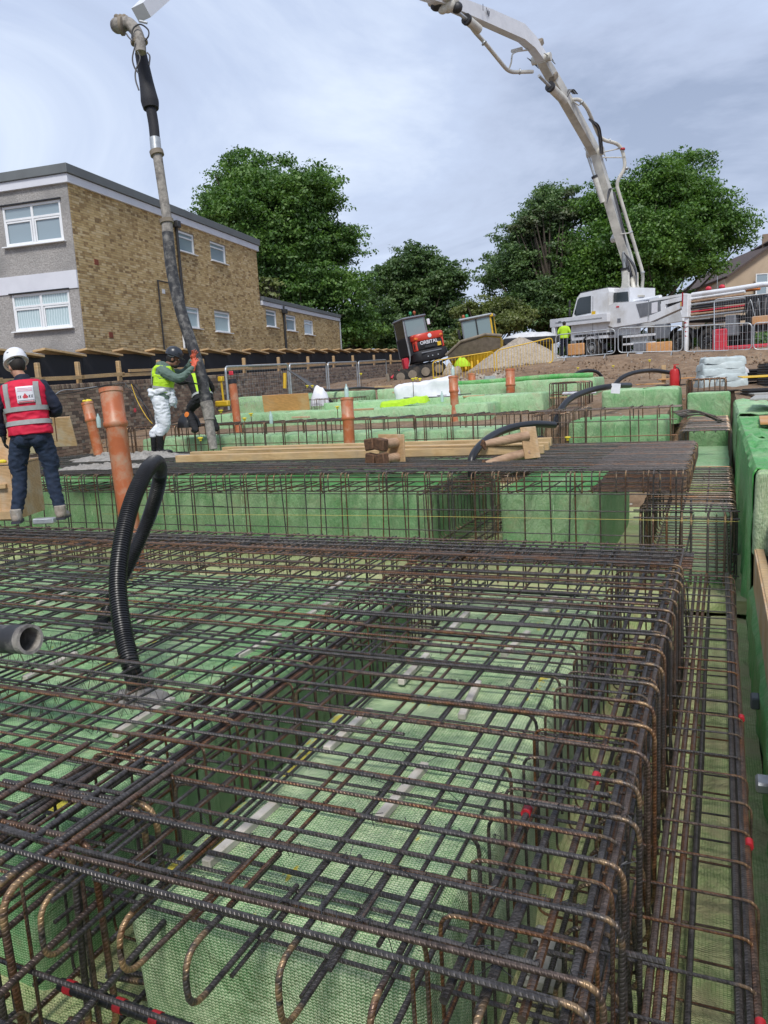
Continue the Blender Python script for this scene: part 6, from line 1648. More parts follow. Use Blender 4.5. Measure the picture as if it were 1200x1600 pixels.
# step grey arch tube over the front wheel
b = MB(); b.tube([Vector((7.08 + .74 * math.cos(a), .02, .52 + .74 * math.sin(a))) for a in np.linspace(R_(20), R_(160), 14)], .028, 6); b.build('wheel_arch_trim', M['grey_pl'], tk)
# pump body panels
prof([(3.05, 1.62), (5.6, 1.50), (5.95, 1.62), (5.95, 2.62), (5.5, 2.72), (3.75, 2.62), (3.3, 2.55)], -.35, .0, 'body_panel', 'white_paint')
prof([(3.05, 1.62), (5.6, 1.50), (5.95, 1.62), (5.95, 2.62), (3.3, 2.55)], -2.5, -2.15, 'body_panel', 'white_paint')
prof([(4.95, 2.75), (5.85, 2.78), (5.85, 3.25), (5.0, 3.22)], -.4, -.3, 'rear_window', 'cabglass'); prof([(4.9, 2.7), (5.92, 2.7), (5.92, 3.46), (4.9, 3.42)], -2.3, -.41, 'rear_cab', 'white_paint')
prof([(2.62, 2.0), (3.85, 1.85), (4.12, 2.52), (2.66, 2.56)], .0, .02, 'grey_grille', 'grey_pl'); prof([(2.80, 2.02), (3.15, 1.98), (3.15, 2.48), (2.80, 2.5)], .02, .03, 'notice_plate', 'paper')
prof([(3.32, 1.7), (3.36, 1.7), (3.36, 2.6), (3.32, 2.6)], .02, .035, 'panel_strap', 'galv')
tb_(5.2, .01, 1.82, .22, .03, .2, 'valve_box', 'grey_pl', tk, .01); tb_(5.3, .01, 2.5, .18, .012, .08, 'red_logo', 'ink_red', tk, 0)
# rear outrigger frame: upper beam sloping, window, lower arm
prof([(1.35, 2.1), (3.25, 1.58), (3.25, 1.9), (2.6, 2.05), (2.6, 2.5), (1.35, 2.62), (1.35, 2.42), (2.35, 2.34), (2.35, 2.15), (1.35, 2.38)], -.3, .03, 'outrigger_frame', 'white_paint')
prof([(1.35, 2.62), (3.3, 2.56), (3.3, 2.66), (1.35, 2.74)], -.3, .02, 'outrigger_top', 'white_paint'); prof([(1.5, 2.3), (2.3, 2.2), (2.3, 2.42), (1.5, 2.5)], -.28, -.1, 'dark_opening', 'dark')
tb_(1.12, .05, 2.15, .34, .3, 1.05, 'outrigger_head', 'white_paint', tk, .02); tb_(1.24, .21, 2.45, .07, .01, .62, 'red_stripe', 'tape', tk, 0); tb_(1.32, .21, 2.25, .05, .01, .2, 'yellow_mark', 'yellow', tk, 0)
b = MB(); b.tube([(1.1, .05, .05), (1.1, .05, 1.65)], .10, 12); b.build('outrigger_leg', M['white_paint'], tk)
for k in range(4): 
    b = MB(); b.lathe((1.1, .05, .75 + .2 * k), [(.104, 0), (.104, .08)], 12, (.25, 0, 1)); b.build('red_band', M['tape'], tk)
tb_(1.1, .05, .05, .5, .5, .08, 'foot_pad', 'dark', tk)
# boom rest pipe along the top, hoses and pipes at the rear
def tpipe(pts, r, mat, nm): 
    b = MB(); b.tube(smoothline(pts, 4), r, 10); b.build(nm, M[mat], tk)
tpipe([(5.0, -.8, 2.72), (3.5, -.5, 2.75), (2.9, -.3, 2.75)], .09, 'white_paint', 'pipe'); tpipe([(.95, -.1, 2.62), (-1, -.1, 2.64), (-2.6, -.1, 2.68)], .11, 'white_paint', 'boom_tip_pipe'); tpipe([(-2.6, -.1, 2.68), (-3.0, -.1, 2.6), (-3.1, -.1, 2.2), (-3.15, -.2, 1.6)], .11, 'white_paint', 'elbow_pipe')
for z_, m, r in ((2.32, 'logwood', .05), (2.18, 'galv', .055), (2.02, 'dark', .06), (1.86, 'red_pl', .035), (1.74, 'logwood', .05), (1.62, 'galv', .05), (2.45, 'white_paint', .06)):
    tpipe([(.95, -.05, z_), (-.5, -.05, z_ + .02), (-1.75, -.05, z_ + .04)], r, m, 'carried_pipe')
for z_, y in ((2.1, -.4), (1.9, -.6), (1.7, -.4), (2.3, -.7)): tpipe([(.9, y, z_), (-1.7, y, z_)], .09, 'dark', 'hydraulic_pipe')
tb_(-.4, -1.3, 1.45, 3.4, 2.2, .12, 'deck', 'dark', tk); tb_(-2.1, -1.0, 1.7, .9, 1.6, 1.2, 'pump_unit', 'dark', tk, .08); tb_(-3.4, -1.25, 1.1, 1.5, 2.0, .9, 'hopper', 'dark', tk, .1)
tb_(.6, -.05, 1.50, 1.3, .08, .05, 'side_rail', 'galv', tk, .01); tb_(3.9, -.0, .98, 2.0, .1, .11, 'guard_rail', 'white_paint', tk, .01); tb_(3.9, -.0, .60, 2.0, .1, .10, 'guard_rail', 'white_paint', tk, .01)
tb_(4.0, -.3, .8, 1.0, .5, .5, 'fuel_tank', 'galv', tk, .06); tb_(2.7, -.25, 1.1, .6, .5, .7, 'battery_box', 'grey_pl', tk, .03); tb_(-1.1, -.2, 1.1, .5, .4, .9, 'tool_box', 'grey_pl', tk, .03)
for k in range(7): tpipe([(-1.7 - .2 * k, .0, 1.4 + .15 * (k % 3)), (-1.9 - .2 * k, .05 + .03 * k, 2.0 + .1 * (k % 2)), (-2.2 - .12 * k, .05, 1.5 - .1 * (k % 2)), (-2.3 - .1 * k, -.1, 1.1)], .018, 'galv' if k % 2 else 'black_pl', 'hose')
for x in (.7, -.0): 
    b = MB(); b.ell((x, -.9, 2.88), (.16, .1, .12), 10, 6); b.build('red_handwheel', M['red_pl'], tk)
tb_(-1.0, -1.0, 2.62, 1.4, .5, .12, 'orange_cover', 'orange', tk, .04)
# front outrigger beam reaching ahead of the cab
ob = MB(); ob.box((7.85, .14, 2.02), (4.2, .26, .44), ch=.015); ob.build('outrigger_beam', M['boomw'], tk)
tb_(7.8, .275, 2.02, 3.4, .012, .06, 'beam_rib', 'galv', tk, 0); tb_(9.15, .28, 2.05, .22, .03, .1, 'beam_bracket', 'grey_pl', tk, .01)
b = MB(); b.box((9.72, .14, 1.1), (.24, .24, 1.5), ch=.02); b.build('outrigger_leg', M['white_paint'], tk); tb_(9.72, .14, .28, .5, .5, .1, 'foot_pad', 'dark', tk)
# boom pedestal
PX, PY = 5.65, -1.25
b = MB(); b.lathe((PX, PY, 2.6), [(.75, 0), (.75, .16), (.55, .2), (.55, .34), (.8, .36), (.8, .46), (.5, .5)], 26); b.build('slew_ring', M['boom'], tk)
for sgn in (-1, 1):
    b = MB(); b.prism([Vector((PX - .62, PY + sgn * .28, 3.05)), Vector((PX + .62, PY + sgn * .28, 3.05)), Vector((PX + .22, PY + sgn * .28, 3.6)), Vector((PX + .12, PY + sgn * .28, 4.25)), Vector((PX - .22, PY + sgn * .28, 4.25)), Vector((PX - .25, PY + sgn * .28, 3.6))], (0, .1 * sgn, 0)); b.build('turret_plate', M['boom'], tk)

# ================================================================ BOOM
def bpt(px, py, D): return at(px, py, D)
base_w = tw(PX, PY, 4.1)
bm = thing('pump_boom', 'long pale jointed concrete pump boom arching over the site from the truck', 'boom', base_w)
def boxsec(pts, hs, width, nm, mat, wall=None, side=None):
    """box girder through the points, deep in the bending plane (hs), width across"""
    b = MB(); pts = [Vector(p) for p in pts]; n = len(pts); rings = []
    for i, p in enumerate(pts):
        d = (pts[min(i + 1, n - 1)] - pts[max(0, i - 1)]).normalized()
        ac = side; up_ = ac.cross(d).normalized(); ac2 = d.cross(up_).normalized()
        h = hs[i] / 2; w = width / 2
        rings.append([p + up_ * h + ac2 * w, p - up_ * h + ac2 * w, p - up_ * h - ac2 * w, p + up_ * h - ac2 * w])
    b.loft(rings); return b.build(nm, M[mat], bm, smooth=False)
# boom plane: from the truck towards the man with the hose; side vector is its horizontal normal
J0 = at(990, 437, 40.3); J1 = at(930, 238, 38.3); J2 = at(846, 92, 33.2); J3 = at(686, -2, 28.0); J4 = at(420, -170, 18.0); TIP = at(212, 28, 12.3)
hd = (TIP - J0); hd.z = 0; hd.normalize(); SIDE = Vector((-hd.y, hd.x, 0))
up1 = lambda a, c: (c - a).normalized()
boxsec([J0, J0.lerp(J1, .18), J0.lerp(J1, .42) + hd * .12, J0.lerp(J1, .75) + hd * .1, J1], [.48, .70, .64, .56, .48], .42, 'boom_section', 'boom', side=SIDE)
boxsec([J1, J1.lerp(J2, .15) - hd * .05, J1.lerp(J2, .5) - hd * .22, J1.lerp(J2, .85) - hd * .1, J2], [.46, .54, .58, .50, .40], .38, 'boom_section', 'boom', side=SIDE)
boxsec([J2 + Z * .05, J2.lerp(J3, .10) + Z * .38, J2.lerp(J3, .22) + Z * .55, J2.lerp(J3, .55) + Z * .35, J2.lerp(J3, .95) + Z * .05, J3], [.42, .52, .60, .56, .42, .38], .36, 'boom_section', 'boomw', side=SIDE)
boxsec([J3, J3.lerp(J4, .15) - Z * .1, J3.lerp(J4, .5) - Z * .05, J4], [.36, .46, .42, .34], .32, 'boom_section', 'boomw', side=SIDE)
boxsec([J4, J4.lerp(TIP, .3), J4.lerp(TIP, .8), TIP + (J4 - TIP).normalized() * .25], [.30, .32, .28, .22], .24, 'boom_section', 'boomw', side=SIDE)
# joints: link plates, pins
for (p, q0, q1, s_) in ((J1, J0, J2, .34), (J2, J1, J3, .30), (J3, J2, J4, .26)):
    b = MB(); b.tube([p - SIDE * .42, p + SIDE * .42], .17 * s_ / .3, 14); b.build('joint_pin', M['boom'], bm)
    for sg_ in (-1, 1):
        a = p + SIDE * sg_ * .36; b = MB()
        b.prism([a + (q0 - p).normalized() * .62 + Z * .1, a + (q0 - p).normalized() * .3 - hd * .3, a - hd * .05 + (q1 - p).normalized() * -.1, a + (q1 - p).normalized() * .5, a + (q1 - p).normalized() * .4 + hd * -.32, a + hd * -.36], SIDE * .03 * sg_)
        b.build('link_plate', M['galv'] if p is J2 else M['boom'], bm)
def bcyl(a, c, r, rod, nm='hydraulic_cylinder', mat='boom'):
    m_ = a.lerp(c, .58)
    b = MB(); b.tube([a, m_], r, 14); o = b.build(nm, M[mat], bm)
    b = MB(); b.tube([m_, c], rod, 10); b.build('rod', M['galv'], o)
    b = MB(); b.tube([m_ - (c - a).normalized() * .08, m_ + (c - a).normalized() * .04], r * 1.18, 14); b.build('gland', M['dark'], o)
bcyl(at(942, 316, 38.4), at(919, 246, 37.9), .13, .06)
bcyl(at(882, 158, 34.6), at(842, 118, 32.9), .19, .07)
bcyl(at(748, 46, 29.6), at(714, 18, 28.4), .17, .07)
bcyl(tw(PX + .25, PY, 3.35), J0.lerp(J1, .22) + hd * .38, .17, .09)
bcyl(tw(PX - .28, PY, 3.3), J0.lerp(J1, .12) - hd * .3, .12, .07)
# short girder brackets and dark recesses seen on the boom
for (px, py, D, w, l) in ((842, 68, 33.0, .32, 'saddle_bracket'), (865, 120, 34.0, .3, 'dark_recess'), (962, 372, 39.8, .45, 'collar')):
    c_ = at(px, py, D); b = MB(); b.box(c_, (.5, w, .28), basis(hd, SIDE, Z) @ Matrix.Rotation(.6, 3, 'Y'), ch=.05); b.build(l, M['muddy_steel'] if l != 'collar' else M['boom'], bm)
# concrete line
def line(pts, r, D, nm='concrete_pipe', mat='boom', off=None):
    P_ = [at(*p) for p in pts]; fp, _ = fillet(P_, .45, 5)
    b = MB(); b.tube(fp, r, 12); return b.build(nm, M[mat], bm)
OUT = .0
line([(1003, 452, 40), (1005, 428, 39.6), (962, 285, 38.3), (978, 262, 38.1), (971, 226, 37.8), (944, 219, 37.5), (936, 213, 37.3), (917, 168, 36), (905, 155, 35.6), (893, 156, 35.5)], .085, 0)
line([(832, 112, 33.2), (795, 113, 32.2), (757, 66, 30.2), (742, 50, 29.6), (735, 40, 29.4)], .078, 0)
line([(826, 78, 32.6), (808, 80, 32.2), (800, 84, 32), (799, 98, 32), (795, 108, 32.1)], .035, 0, 'bracket_rod')
line([(800, 80, 32.1), (815, 76, 32.4)], .07, 0, 'pipe_stub')
for (a, c) in (((941, 238, 37.6), (968, 232, 37.9)), ((941, 246, 37.7), (972, 246, 38)), ((968, 366, 39.2), (984, 364, 38.9)), ((895, 158, 35.4), (905, 165, 35.6))): line([a, c], .03, 0, 'bracket_rod')
for (px, py, D, dr) in ((951, 220, 37.6, (1, -.1)), (757, 68, 30.1, (-.5, -.6)), (1004, 425, 39.5, (.2, .8)), (985, 362, 39.0, (.3, .9)), (979, 262, 38.1, (0, 1)), (908, 160, 35.7, (.5, .5)), (973, 232, 37.8, (0, 1)), (811, 112, 32.6, (1, 0))):
    c_ = at(px, py, D); e_ = at(px + dr[0] * 2.2, py + dr[1] * 2.2, D); b = MB(); b.tube([c_, e_], .115, 12); b.build('pipe_clamp', M['galv'] if px != 973 else M['tape'], bm)
# hydraulic hoses hugging the boom
for k in range(4):
    o_ = k * 2.2
    for pts, r in (([(985 + o_, 445, 40), (978 + o_ * .4, 400, 39.6), (970 + o_ * .4, 350, 39), (958 + o_ * .4, 300, 38.4)], .03), ([(948, 318, 38.4), (951 + o_ * .6, 296, 38.2), (960, 295, 38.1)], .022), ([(938 + o_ * .6, 240, 37.6), (934 + o_ * .8, 205 + o_, 37), (928 + o_, 195, 36.6), (920, 186, 36.4)], .035), ([(884, 148 + o_, 35), (888 + o_, 140, 35), (896 + o_, 147, 35.1)], .025), ([(990 - o_, 452, 40.1), (995, 440, 39.6 + k * .1), (992 - o_ * .5, 415, 39.4), (975, 395, 39.3)], .03)):
        MB().tube(smoothline([at(*p) for p in pts], 5), r, 6).build('hydraulic_hose', M['dark'] if k % 2 else M['grey_pl'], bm)
# dark joint gear at the photo's top edge
for (px, py, s_) in ((683, 6, .28), (700, 8, .30), (714, 12, .22), (692, 14, .2), (708, 2, .24)):
    b = MB(); b.ell(at(px, py, 28.2), (s_, s_ * .8, s_ * .9), 10, 7); b.build('joint_gear', M['boom'] if px not in (683, 714) else M['dark'], bm)
# markings on the third section: three clipped black letters
lc = J2.lerp(J3, .56) + Z * .35
def boom_text(s, cpx, cpy, D, size, mat, ang):
    c_ = at(cpx, cpy, D); n_ = (Vector(CP) - c_); n_ = SIDE if SIDE.dot(n_) > 0 else -SIDE
    xdir = None
    return c_, n_
nside = SIDE if SIDE.dot(Vector(CP) - J2) > 0 else -SIDE
def on_side(secA, secB, t, lift, s, size, mat, bold=0.01, w=.18):
    d = (secA - secB).normalized()           # runs left to right in the photo
    upv = nside.cross(d).normalized()
    if upv.z < 0: upv = -upv
    xd = upv.cross(nside)
    Rm = basis(xd, upv, nside)
    p = secB.lerp(secA, t) + upv * 0 + Z * lift + nside * (w + .006)
    o = text(s, size, mat, bm, Vector((0, 0, 0)), Rm.to_euler(), bold=bold)
    o.location = p - bm.location
    return o
on_side(J2, J3, .42, .35, 'I   W A   F:', .33, 'ink_dark', .004)
on_side(J4, TIP, .42, .0, 'concrete pumping', .13, 'ink_red', .002, .12)
# tip: elbow pipes, clamps
tp_ = thing('delivery_hose', 'dirty black and grey delivery hose hanging from the boom tip to the second step', 'delivery hose', at(330, 700, 12.2))
DT = float((zat(247, 711, .345) - Vector(CP)).dot(Vector(RC @ np.array([0, 0, -1.0])))) + .10
def hang(pts, rs, mat, nm, n=18, cap=True, noise_=0):
    P_ = smoothline([at(*p) for p in pts], 6); m = len(P_)
    rr = [np.interp(i / (m - 1), np.linspace(0, 1, len(rs)), rs) for i in range(m)]
    b = MB(); b.tube(P_, [float(r) for r in rr], n); return b.build(nm, M[mat], tp_)
hang([(180, 38, 12.3), (188, 40, 12.3), (200, 37, 12.3), (212, 48, 12.25), (218, 64, 12.2), (220, 82, 12.2)], [.105, .105, .10, .095, .09, .085], 'caked', 'elbow')
MB().ell(at(184, 40, 12.35), (.12, .12, .12), 14, 9).build('ball_end', M['caked'], tp_)
for (px, py, sx, sy) in ((189, 41, .03, .135), (218, 66, .125, .045)):
    b = MB(); c_ = at(px, py, 12.25); b.lathe(c_ - (CAMR * .02 if sx < .1 else Z * .03), [(.12, 0), (.135, .01), (.135, .05), (.12, .06)], 18, CAMR if sx < .1 else Z + CAMR * -.15); b.build('clamp', M['muddy_steel'], tp_)
for k in range(6):
    b = MB(); b.ell(at(182 + 3 * k, 26 + 2 * (k % 2), 12.3), (.045, .04, .04), 8, 6); b.build('tip_bracket', M['muddy_steel'], tp_)
hang([(220, 84, DT), (229, 130, DT), (234, 158, DT), (236, 170, DT)], [.095, .115, .145, .125], 'black_mat', 'black_sleeve')
hang([(236, 171, DT), (240, 195, DT), (242, 216, DT)], [.085, .083, .082], 'black_mat', 'upper_hose')
hang([(242, 216, DT), (244, 236, DT)], [.088, .088], 'galv', 'steel_ferrule')
hang([(244, 236, DT), (246, 243, DT)], [.112, .112], 'muddy_steel', 'clamp')
hang([(246, 243, DT), (253, 290, DT), (260, 335, DT), (261, 343, DT)], [.078, .075, .078, .08], 'caked', 'caked_pipe')
hang([(260, 343, DT), (261, 349, DT)], [.112, .112], 'muddy_steel', 'clamp')
hang([(261, 349, DT), (262, 365, DT)], [.088, .09], 'caked', 'hose_end')
hang([(262, 364, DT), (268, 420, DT), (281, 480, DT), (300, 540, DT), (313, 580, DT), (322, 628, DT)], [.092, .094, .094, .094, .09, .092], 'rubber', 'rubber_hose')
hang([(322, 628, DT), (325, 640, DT), (327, 656, DT)], [.105, .10, .085], 'caked', 'taped_end')
hang([(326, 654, DT), (330, 680, DT), (334, 702, DT)], [.07, .075, .065], 'caked', 'concrete_stream')
for pts in ([(206, 60, 12.1), (208, 45, 12.1), (219, 38, 12.1), (231, 46, 12.1), (232, 56, 12.1), (226, 64, 12.1)], [(212, 68, 12), (207, 90, 12), (210, 105, 12), (217, 115, 12)], [(215, 80, 12), (219, 92, 12), (212, 110, 12), (212, 125, 12), (217, 141, 12)], [(230, 82, 12), (234, 88, 12), (233, 102, 12)], [(197, 52, 12.1), (201, 58, 12.1), (207, 64, 12.1)]):
    MB().tube(smoothline([at(*p) for p in pts], 6), .012, 6).build('control_cable', M['dark'], tp_)
MB().tube([at(230, 36, 12.3), at(218, 33, 12.3)], .02, 6).build('hook_rod', M['galv'], tp_)

# ================================================================ TREES
def leaves_mesh(centers, radii, n, size, seed, flat=.7, droop=.0):
    r = np.random.default_rng(seed)
    k = len(centers); w = (radii[:, 0] * radii[:, 1]); w = w / w.sum()
    idx = r.choice(k, n, p=w)
    d = r.normal(size=(n, 3)); d /= np.linalg.norm(d, axis=1)[:, None]
    rad = r.random(n) ** (1 / 2.6); d[:, 2] = np.where(r.random(n) < .7, np.abs(d[:, 2]), d[:, 2])
    rad = np.where(r.random(n) < .10, rad * 1.35, rad)
    p = centers[idx] + d * rad[:, None] * radii[idx]
    nr = d * .8 + np.array([0, 0, .55]) + r.normal(size=(n, 3)) * .75
    nr /= np.linalg.norm(nr, axis=1)[:, None]
    t = np.cross(nr, r.normal(size=(n, 3))); t /= np.linalg.norm(t, axis=1)[:, None]; bt = np.cross(nr, t)
    s = size * (.55 + .9 * r.random(n))[:, None]
    v = np.empty((n, 4, 3)); v[:, 0] = p - t * s; v[:, 1] = p + bt * s * .55 + nr * s * .12; v[:, 2] = p + t * s; v[:, 3] = p - bt * s * .55 + nr * s * .12
    me = bpy.data.meshes.new('crown'); me.vertices.add(n * 4); me.vertices.foreach_set('co', v.reshape(-1))
    me.loops.add(n * 4); me.loops.foreach_set('vertex_index', np.arange(n * 4, dtype=np.int32)); me.polygons.add(n)
    me.polygons.foreach_set('loop_start', np.arange(n, dtype=np.int32) * 4); me.polygons.foreach_set('loop_total', np.full(n, 4, np.int32))
    me.update(calc_edges=True); return me
def tree(name, label, cat, lobes, D, mat, nl, size, seed, trunk_px=None, group=None, clump=.55, ncl=30, depth=.9, open_=0.25, gz=None):
    r = np.random.default_rng(seed)
    tot = sum(l[2] * l[3] for l in lobes)
    C_, Rr = [], []; big = []
    for (cx, cy, rx, ry) in lobes:
        sh_ = 20 * clump; rx, ry = max(7, rx - sh_), max(7, ry - sh_)
        c = np.array(at(cx, cy, D + (r.random() - .5) * 2.5)); a, b_ = rx * D / F_, ry * D / F_
        m = max(3, int(ncl * len(lobes) * rx * ry / tot / 3.2)); big.append((c, a, b_))
        U, W = np.array(CAMR), np.array(CAMF)
        for i in range(m):
            d = r.normal(size=3); d /= np.linalg.norm(d)
            rad = (r.random() ** .33) * (.78 + .34 * r.random())
            q = c + U * d[0] * a * rad + W * d[1] * (a + b_) / 2 * depth * rad + np.array([0, 0, 1]) * d[2] * b_ * rad
            R1 = clump * (1.2 + 1.5 * r.random())
            for k in range(11):
                e_ = r.normal(size=3); e_ /= np.linalg.norm(e_); e_[2] = abs(e_[2]) * .75 - .12
                s = clump * (.45 + .55 * r.random())
                C_.append(q + e_ * R1 * (.75 + .35 * r.random())); Rr.append((s * 1.2, s * 1.2, s * .62))
    C_ = np.array(C_); Rr = np.array(Rr)
    bx = at(trunk_px[0] if trunk_px else lobes[0][0], 560, D); 
    gz_ = G(bx.x, bx.y) - .3; base = Vector((bx.x, bx.y, gz_))
    t = thing(name, label, cat, base, group)
    me = leaves_mesh(C_ - np.array(base), Rr, nl, size, seed)
    me.materials.append(mat); o = bpy.data.objects.new('crown', me); COL.objects.link(o); o.parent = t
    # trunk and limbs reaching the clumps
    top = Vector(np.mean([b_[0] for b_ in big], axis=0)); H = (top.z - gz_)
    if H > 1.5:
        fork = base.lerp(top, .35) + Vector((0, 0, 0)); w = max(.14, H * .035)
        b = MB(); b.tube([base, base.lerp(fork, .2), base.lerp(fork, .6) + Vector((.08, 0, 0)), fork], [w * 1.5, w * 1.05, w * .9, w * .8], 10); b.build('trunk', M['bark'], t)
        for i in range(0, len(C_), max(1, len(C_) // 40)):
            q = Vector(C_[i]); m1 = fork.lerp(q, .5) + Vector((0, 0, -.08 * (q - fork).length)) + Vector((J(.3), J(.3), 0))
            b = MB(); b.tube(smoothline([fork - Vector((0, 0, .2)), fork.lerp(m1, .5), m1, q], 3), [w * .55 * (1 - k_ / 9.5) + .02 for k_ in range(10)], 6); b.build('limb', M['bark'], t)
    return t
TG = 'trees standing behind the site'
tree('maple_tree', 'large dark green broad tree behind the flats building, left of the sky gap', 'tree',
     [(420, 330, 92, 70), (370, 300, 50, 48), (480, 320, 58, 48), (520, 390, 52, 46), (450, 400, 80, 60), (500, 460, 70, 50), (560, 450, 24, 30), (430, 470, 70, 50), (540, 520, 48, 44), (350, 340, 42, 40), (385, 262, 20, 20), (430, 268, 30, 20), (500, 278, 22, 16)],
     50, M['leaf1'], 150000, .105, 3, (455, 0), TG, .62, 230)
tree('ash_tree', 'middle tree with an open feathery crown behind the excavator', 'tree',
     [(650, 420, 52, 40), (615, 450, 38, 42), (690, 445, 38, 38), (655, 480, 62, 48), (600, 510, 38, 40), (700, 500, 34, 40), (650, 540, 70, 30), (720, 440, 14, 22)],
     58, M['leaf2'], 85000, .105, 7, (655, 0), TG, .50, 170)
tree('olive_green_tree', 'grey green tree with browning top left of the boom', 'tree',
     [(850, 350, 45, 48), (825, 390, 52, 50), (870, 420, 60, 60), (800, 430, 42, 44), (840, 480, 66, 44), (870, 310, 24, 20), (780, 440, 26, 30), (900, 480, 50, 50)],
     55, M['leaf2'], 105000, .10, 12, (850, 0), TG, .58, 190)
tree('brown_topped_tree', 'sparse browning crown top showing above the grey green tree', 'tree', [(862, 325, 30, 26), (845, 350, 30, 24), (880, 345, 22, 26)], 54, M['leaf3'], 13000, .10, 14, (862, 0), TG, .5, 40)
tree('oak_tree', 'biggest dark green tree behind the boom and the truck cab', 'tree',
     [(1040, 320, 88, 62), (960, 330, 58, 52), (1000, 390, 100, 62), (1090, 350, 58, 60), (1130, 370, 40, 38), (1060, 420, 72, 40), (940, 420, 56, 60), (1080, 262, 36, 22), (1040, 280, 40, 30), (960, 480, 62, 34), (1000, 450, 58, 34), (1150, 350, 22, 24), (1105, 425, 30, 22), (920, 460, 45, 55)],
     52, M['leaf4'], 170000, .102, 21, (1010, 0), TG, .62, 290)
tree('yellow_green_bush', 'yellowish green bush behind the dumper cab', 'bush', [(770, 490, 40, 28), (740, 500, 28, 34), (805, 505, 28, 24), (775, 515, 55, 22), (725, 530, 20, 22)], 46, M['leaf5'], 26000, .085, 31, (770, 0), None, .4, 80)
tree('hedge_tree', 'dark low tree filling the gap left of the excavator', 'tree', [(565, 500, 34, 34), (545, 530, 34, 30), (600, 535, 34, 28), (575, 470, 16, 18)], 62, M['leaf1'], 30000, .11, 33, (570, 0), TG, .5, 70)
tree('dark_undergrowth', 'dark undergrowth behind the outrigger beam of the truck', 'bush', [(880, 520, 60, 30), (840, 510, 30, 25), (930, 500, 60, 30), (1000, 490, 60, 28), (1060, 475, 40, 22), (940, 545, 90, 14), (1080, 540, 90, 16), (1190, 535, 60, 16)], 56, M['leaf4'], 46000, .12, 35, (900, 0), None, .6, 90)
tree('light_sapling', 'small bright green sapling beside the extension roof', 'sapling', [(417, 452, 10, 12), (410, 462, 8, 8)], 44, M['leaf5'], 900, .13, 36, (417, 0), None, .3, 12)
tree('far_hedge', 'low green hedge visible beyond the hoarding end', 'hedge', [(560, 545, 30, 12), (700, 545, 40, 16), (640, 555, 60, 14)], 66, M['leaf1'], 9000, .16, 38, (640, 0), None, .45, 40)

# ================================================================ PEOPLE
def fuse(mb, name, voxel, mat, parent, smooth=4, wrinkle=0.0, wscale=9.0, local=True):
    me = mb.mesh(name, M[mat], None, True)
    o = bpy.data.objects.new('tmp', me); COL.objects.link(o)
    rm = o.modifiers.new('r', 'REMESH'); rm.mode = 'VOXEL'; rm.voxel_size = voxel; rm.use_smooth_shade = True
    if smooth: sm = o.modifiers.new('s', 'SMOOTH'); sm.iterations = smooth; sm.factor = .5
    dg = bpy.context.evaluated_depsgraph_get(); dg.update()
    m2 = bpy.data.meshes.new_from_object(o.evaluated_get(dg)); bpy.data.objects.remove(o)
    if wrinkle:
        nv = len(m2.vertices); co_ = np.empty(nv * 3); m2.vertices.foreach_get('co', co_); nn = np.empty(nv * 3); m2.vertices.foreach_get('normal', nn)
        co_ = co_.reshape(-1, 3); nn = nn.reshape(-1, 3)
        for i in range(nv):
            p = Vector(co_[i]); k = 1 - abs(noise.noise(Vector((p.x * wscale, p.y * wscale, p.z * wscale * 1.9)))) * 2
            co_[i] += nn[i] * wrinkle * (k - .6)
        m2.vertices.foreach_set('co', co_.reshape(-1))
    m2.name = name; m2.materials.clear(); m2.materials.append(M[mat])
    m2.polygons.foreach_set('use_smooth', [True] * len(m2.polygons)); m2.update()
    r = bpy.data.objects.new(name, m2); COL.objects.link(r); r.parent = parent; OFF[r.name] = None
    return r
V = Vector
def limb(b, pts, rs, n=12):
    P_ = smoothline(pts, 4); m = len(P_)
    b.tube(P_, [float(np.interp(i / (m - 1), np.linspace(0, 1, len(rs)), rs)) for i in range(m)], n)
    b.ell(P_[0], rs[0], 10, 7); b.ell(P_[-1], rs[-1], 10, 7)
def hand(b, wrist, d, palm_n, side, g=1.0, curl=.35, spread=.16):
    """palm with four unequal bent fingers and a thumb; d: towards fingertips, palm_n: out of the palm, side: towards the thumb"""
    d = V(d).normalized(); n_ = V(palm_n); n_ = (n_ - d * n_.dot(d)).normalized(); s = V(side); s = (s - d * s.dot(d) - n_ * s.dot(n_)).normalized()
    c = wrist + d * .045
    b.ell(c, (.040 * g, .052 * g, .018 * g), 10, 7, basis(s, d, n_))
    b.tube([wrist - d * .03, wrist + d * .02], [.026 * g, .03 * g], 10)
    for i, (o, L) in enumerate(((.030, .068), (.011, .078), (-.010, .072), (-.030, .056))):
        a = c + d * .036 + s * o; dd = (d + s * spread * (o / .03)).normalized()
        p1 = a + dd * L * .45; k = (dd + n_ * curl).normalized(); p2 = p1 + k * L * .32; k2 = (k + n_ * curl * 1.1).normalized(); p3 = p2 + k2 * L * .28
        b.tube([a - dd * .02, a, p1, p2, p3], [.0095 * g, .0095 * g, .009 * g, .0085 * g, .007 * g], 8)
        b.ell(p3, .007 * g, 8, 5)
    t0 = wrist + d * .02 + s * .028; t1 = t0 + (s * .8 + d * .5 + n_ * .2) * .035; t2 = t1 + (s * .25 + d * .8 + n_ * .45) * .034
    b.tube([t0 - s * .01, t0, t1, t2], [.013 * g, .0125 * g, .011 * g, .009 * g], 8); b.ell(t2, .0085 * g, 8, 5)
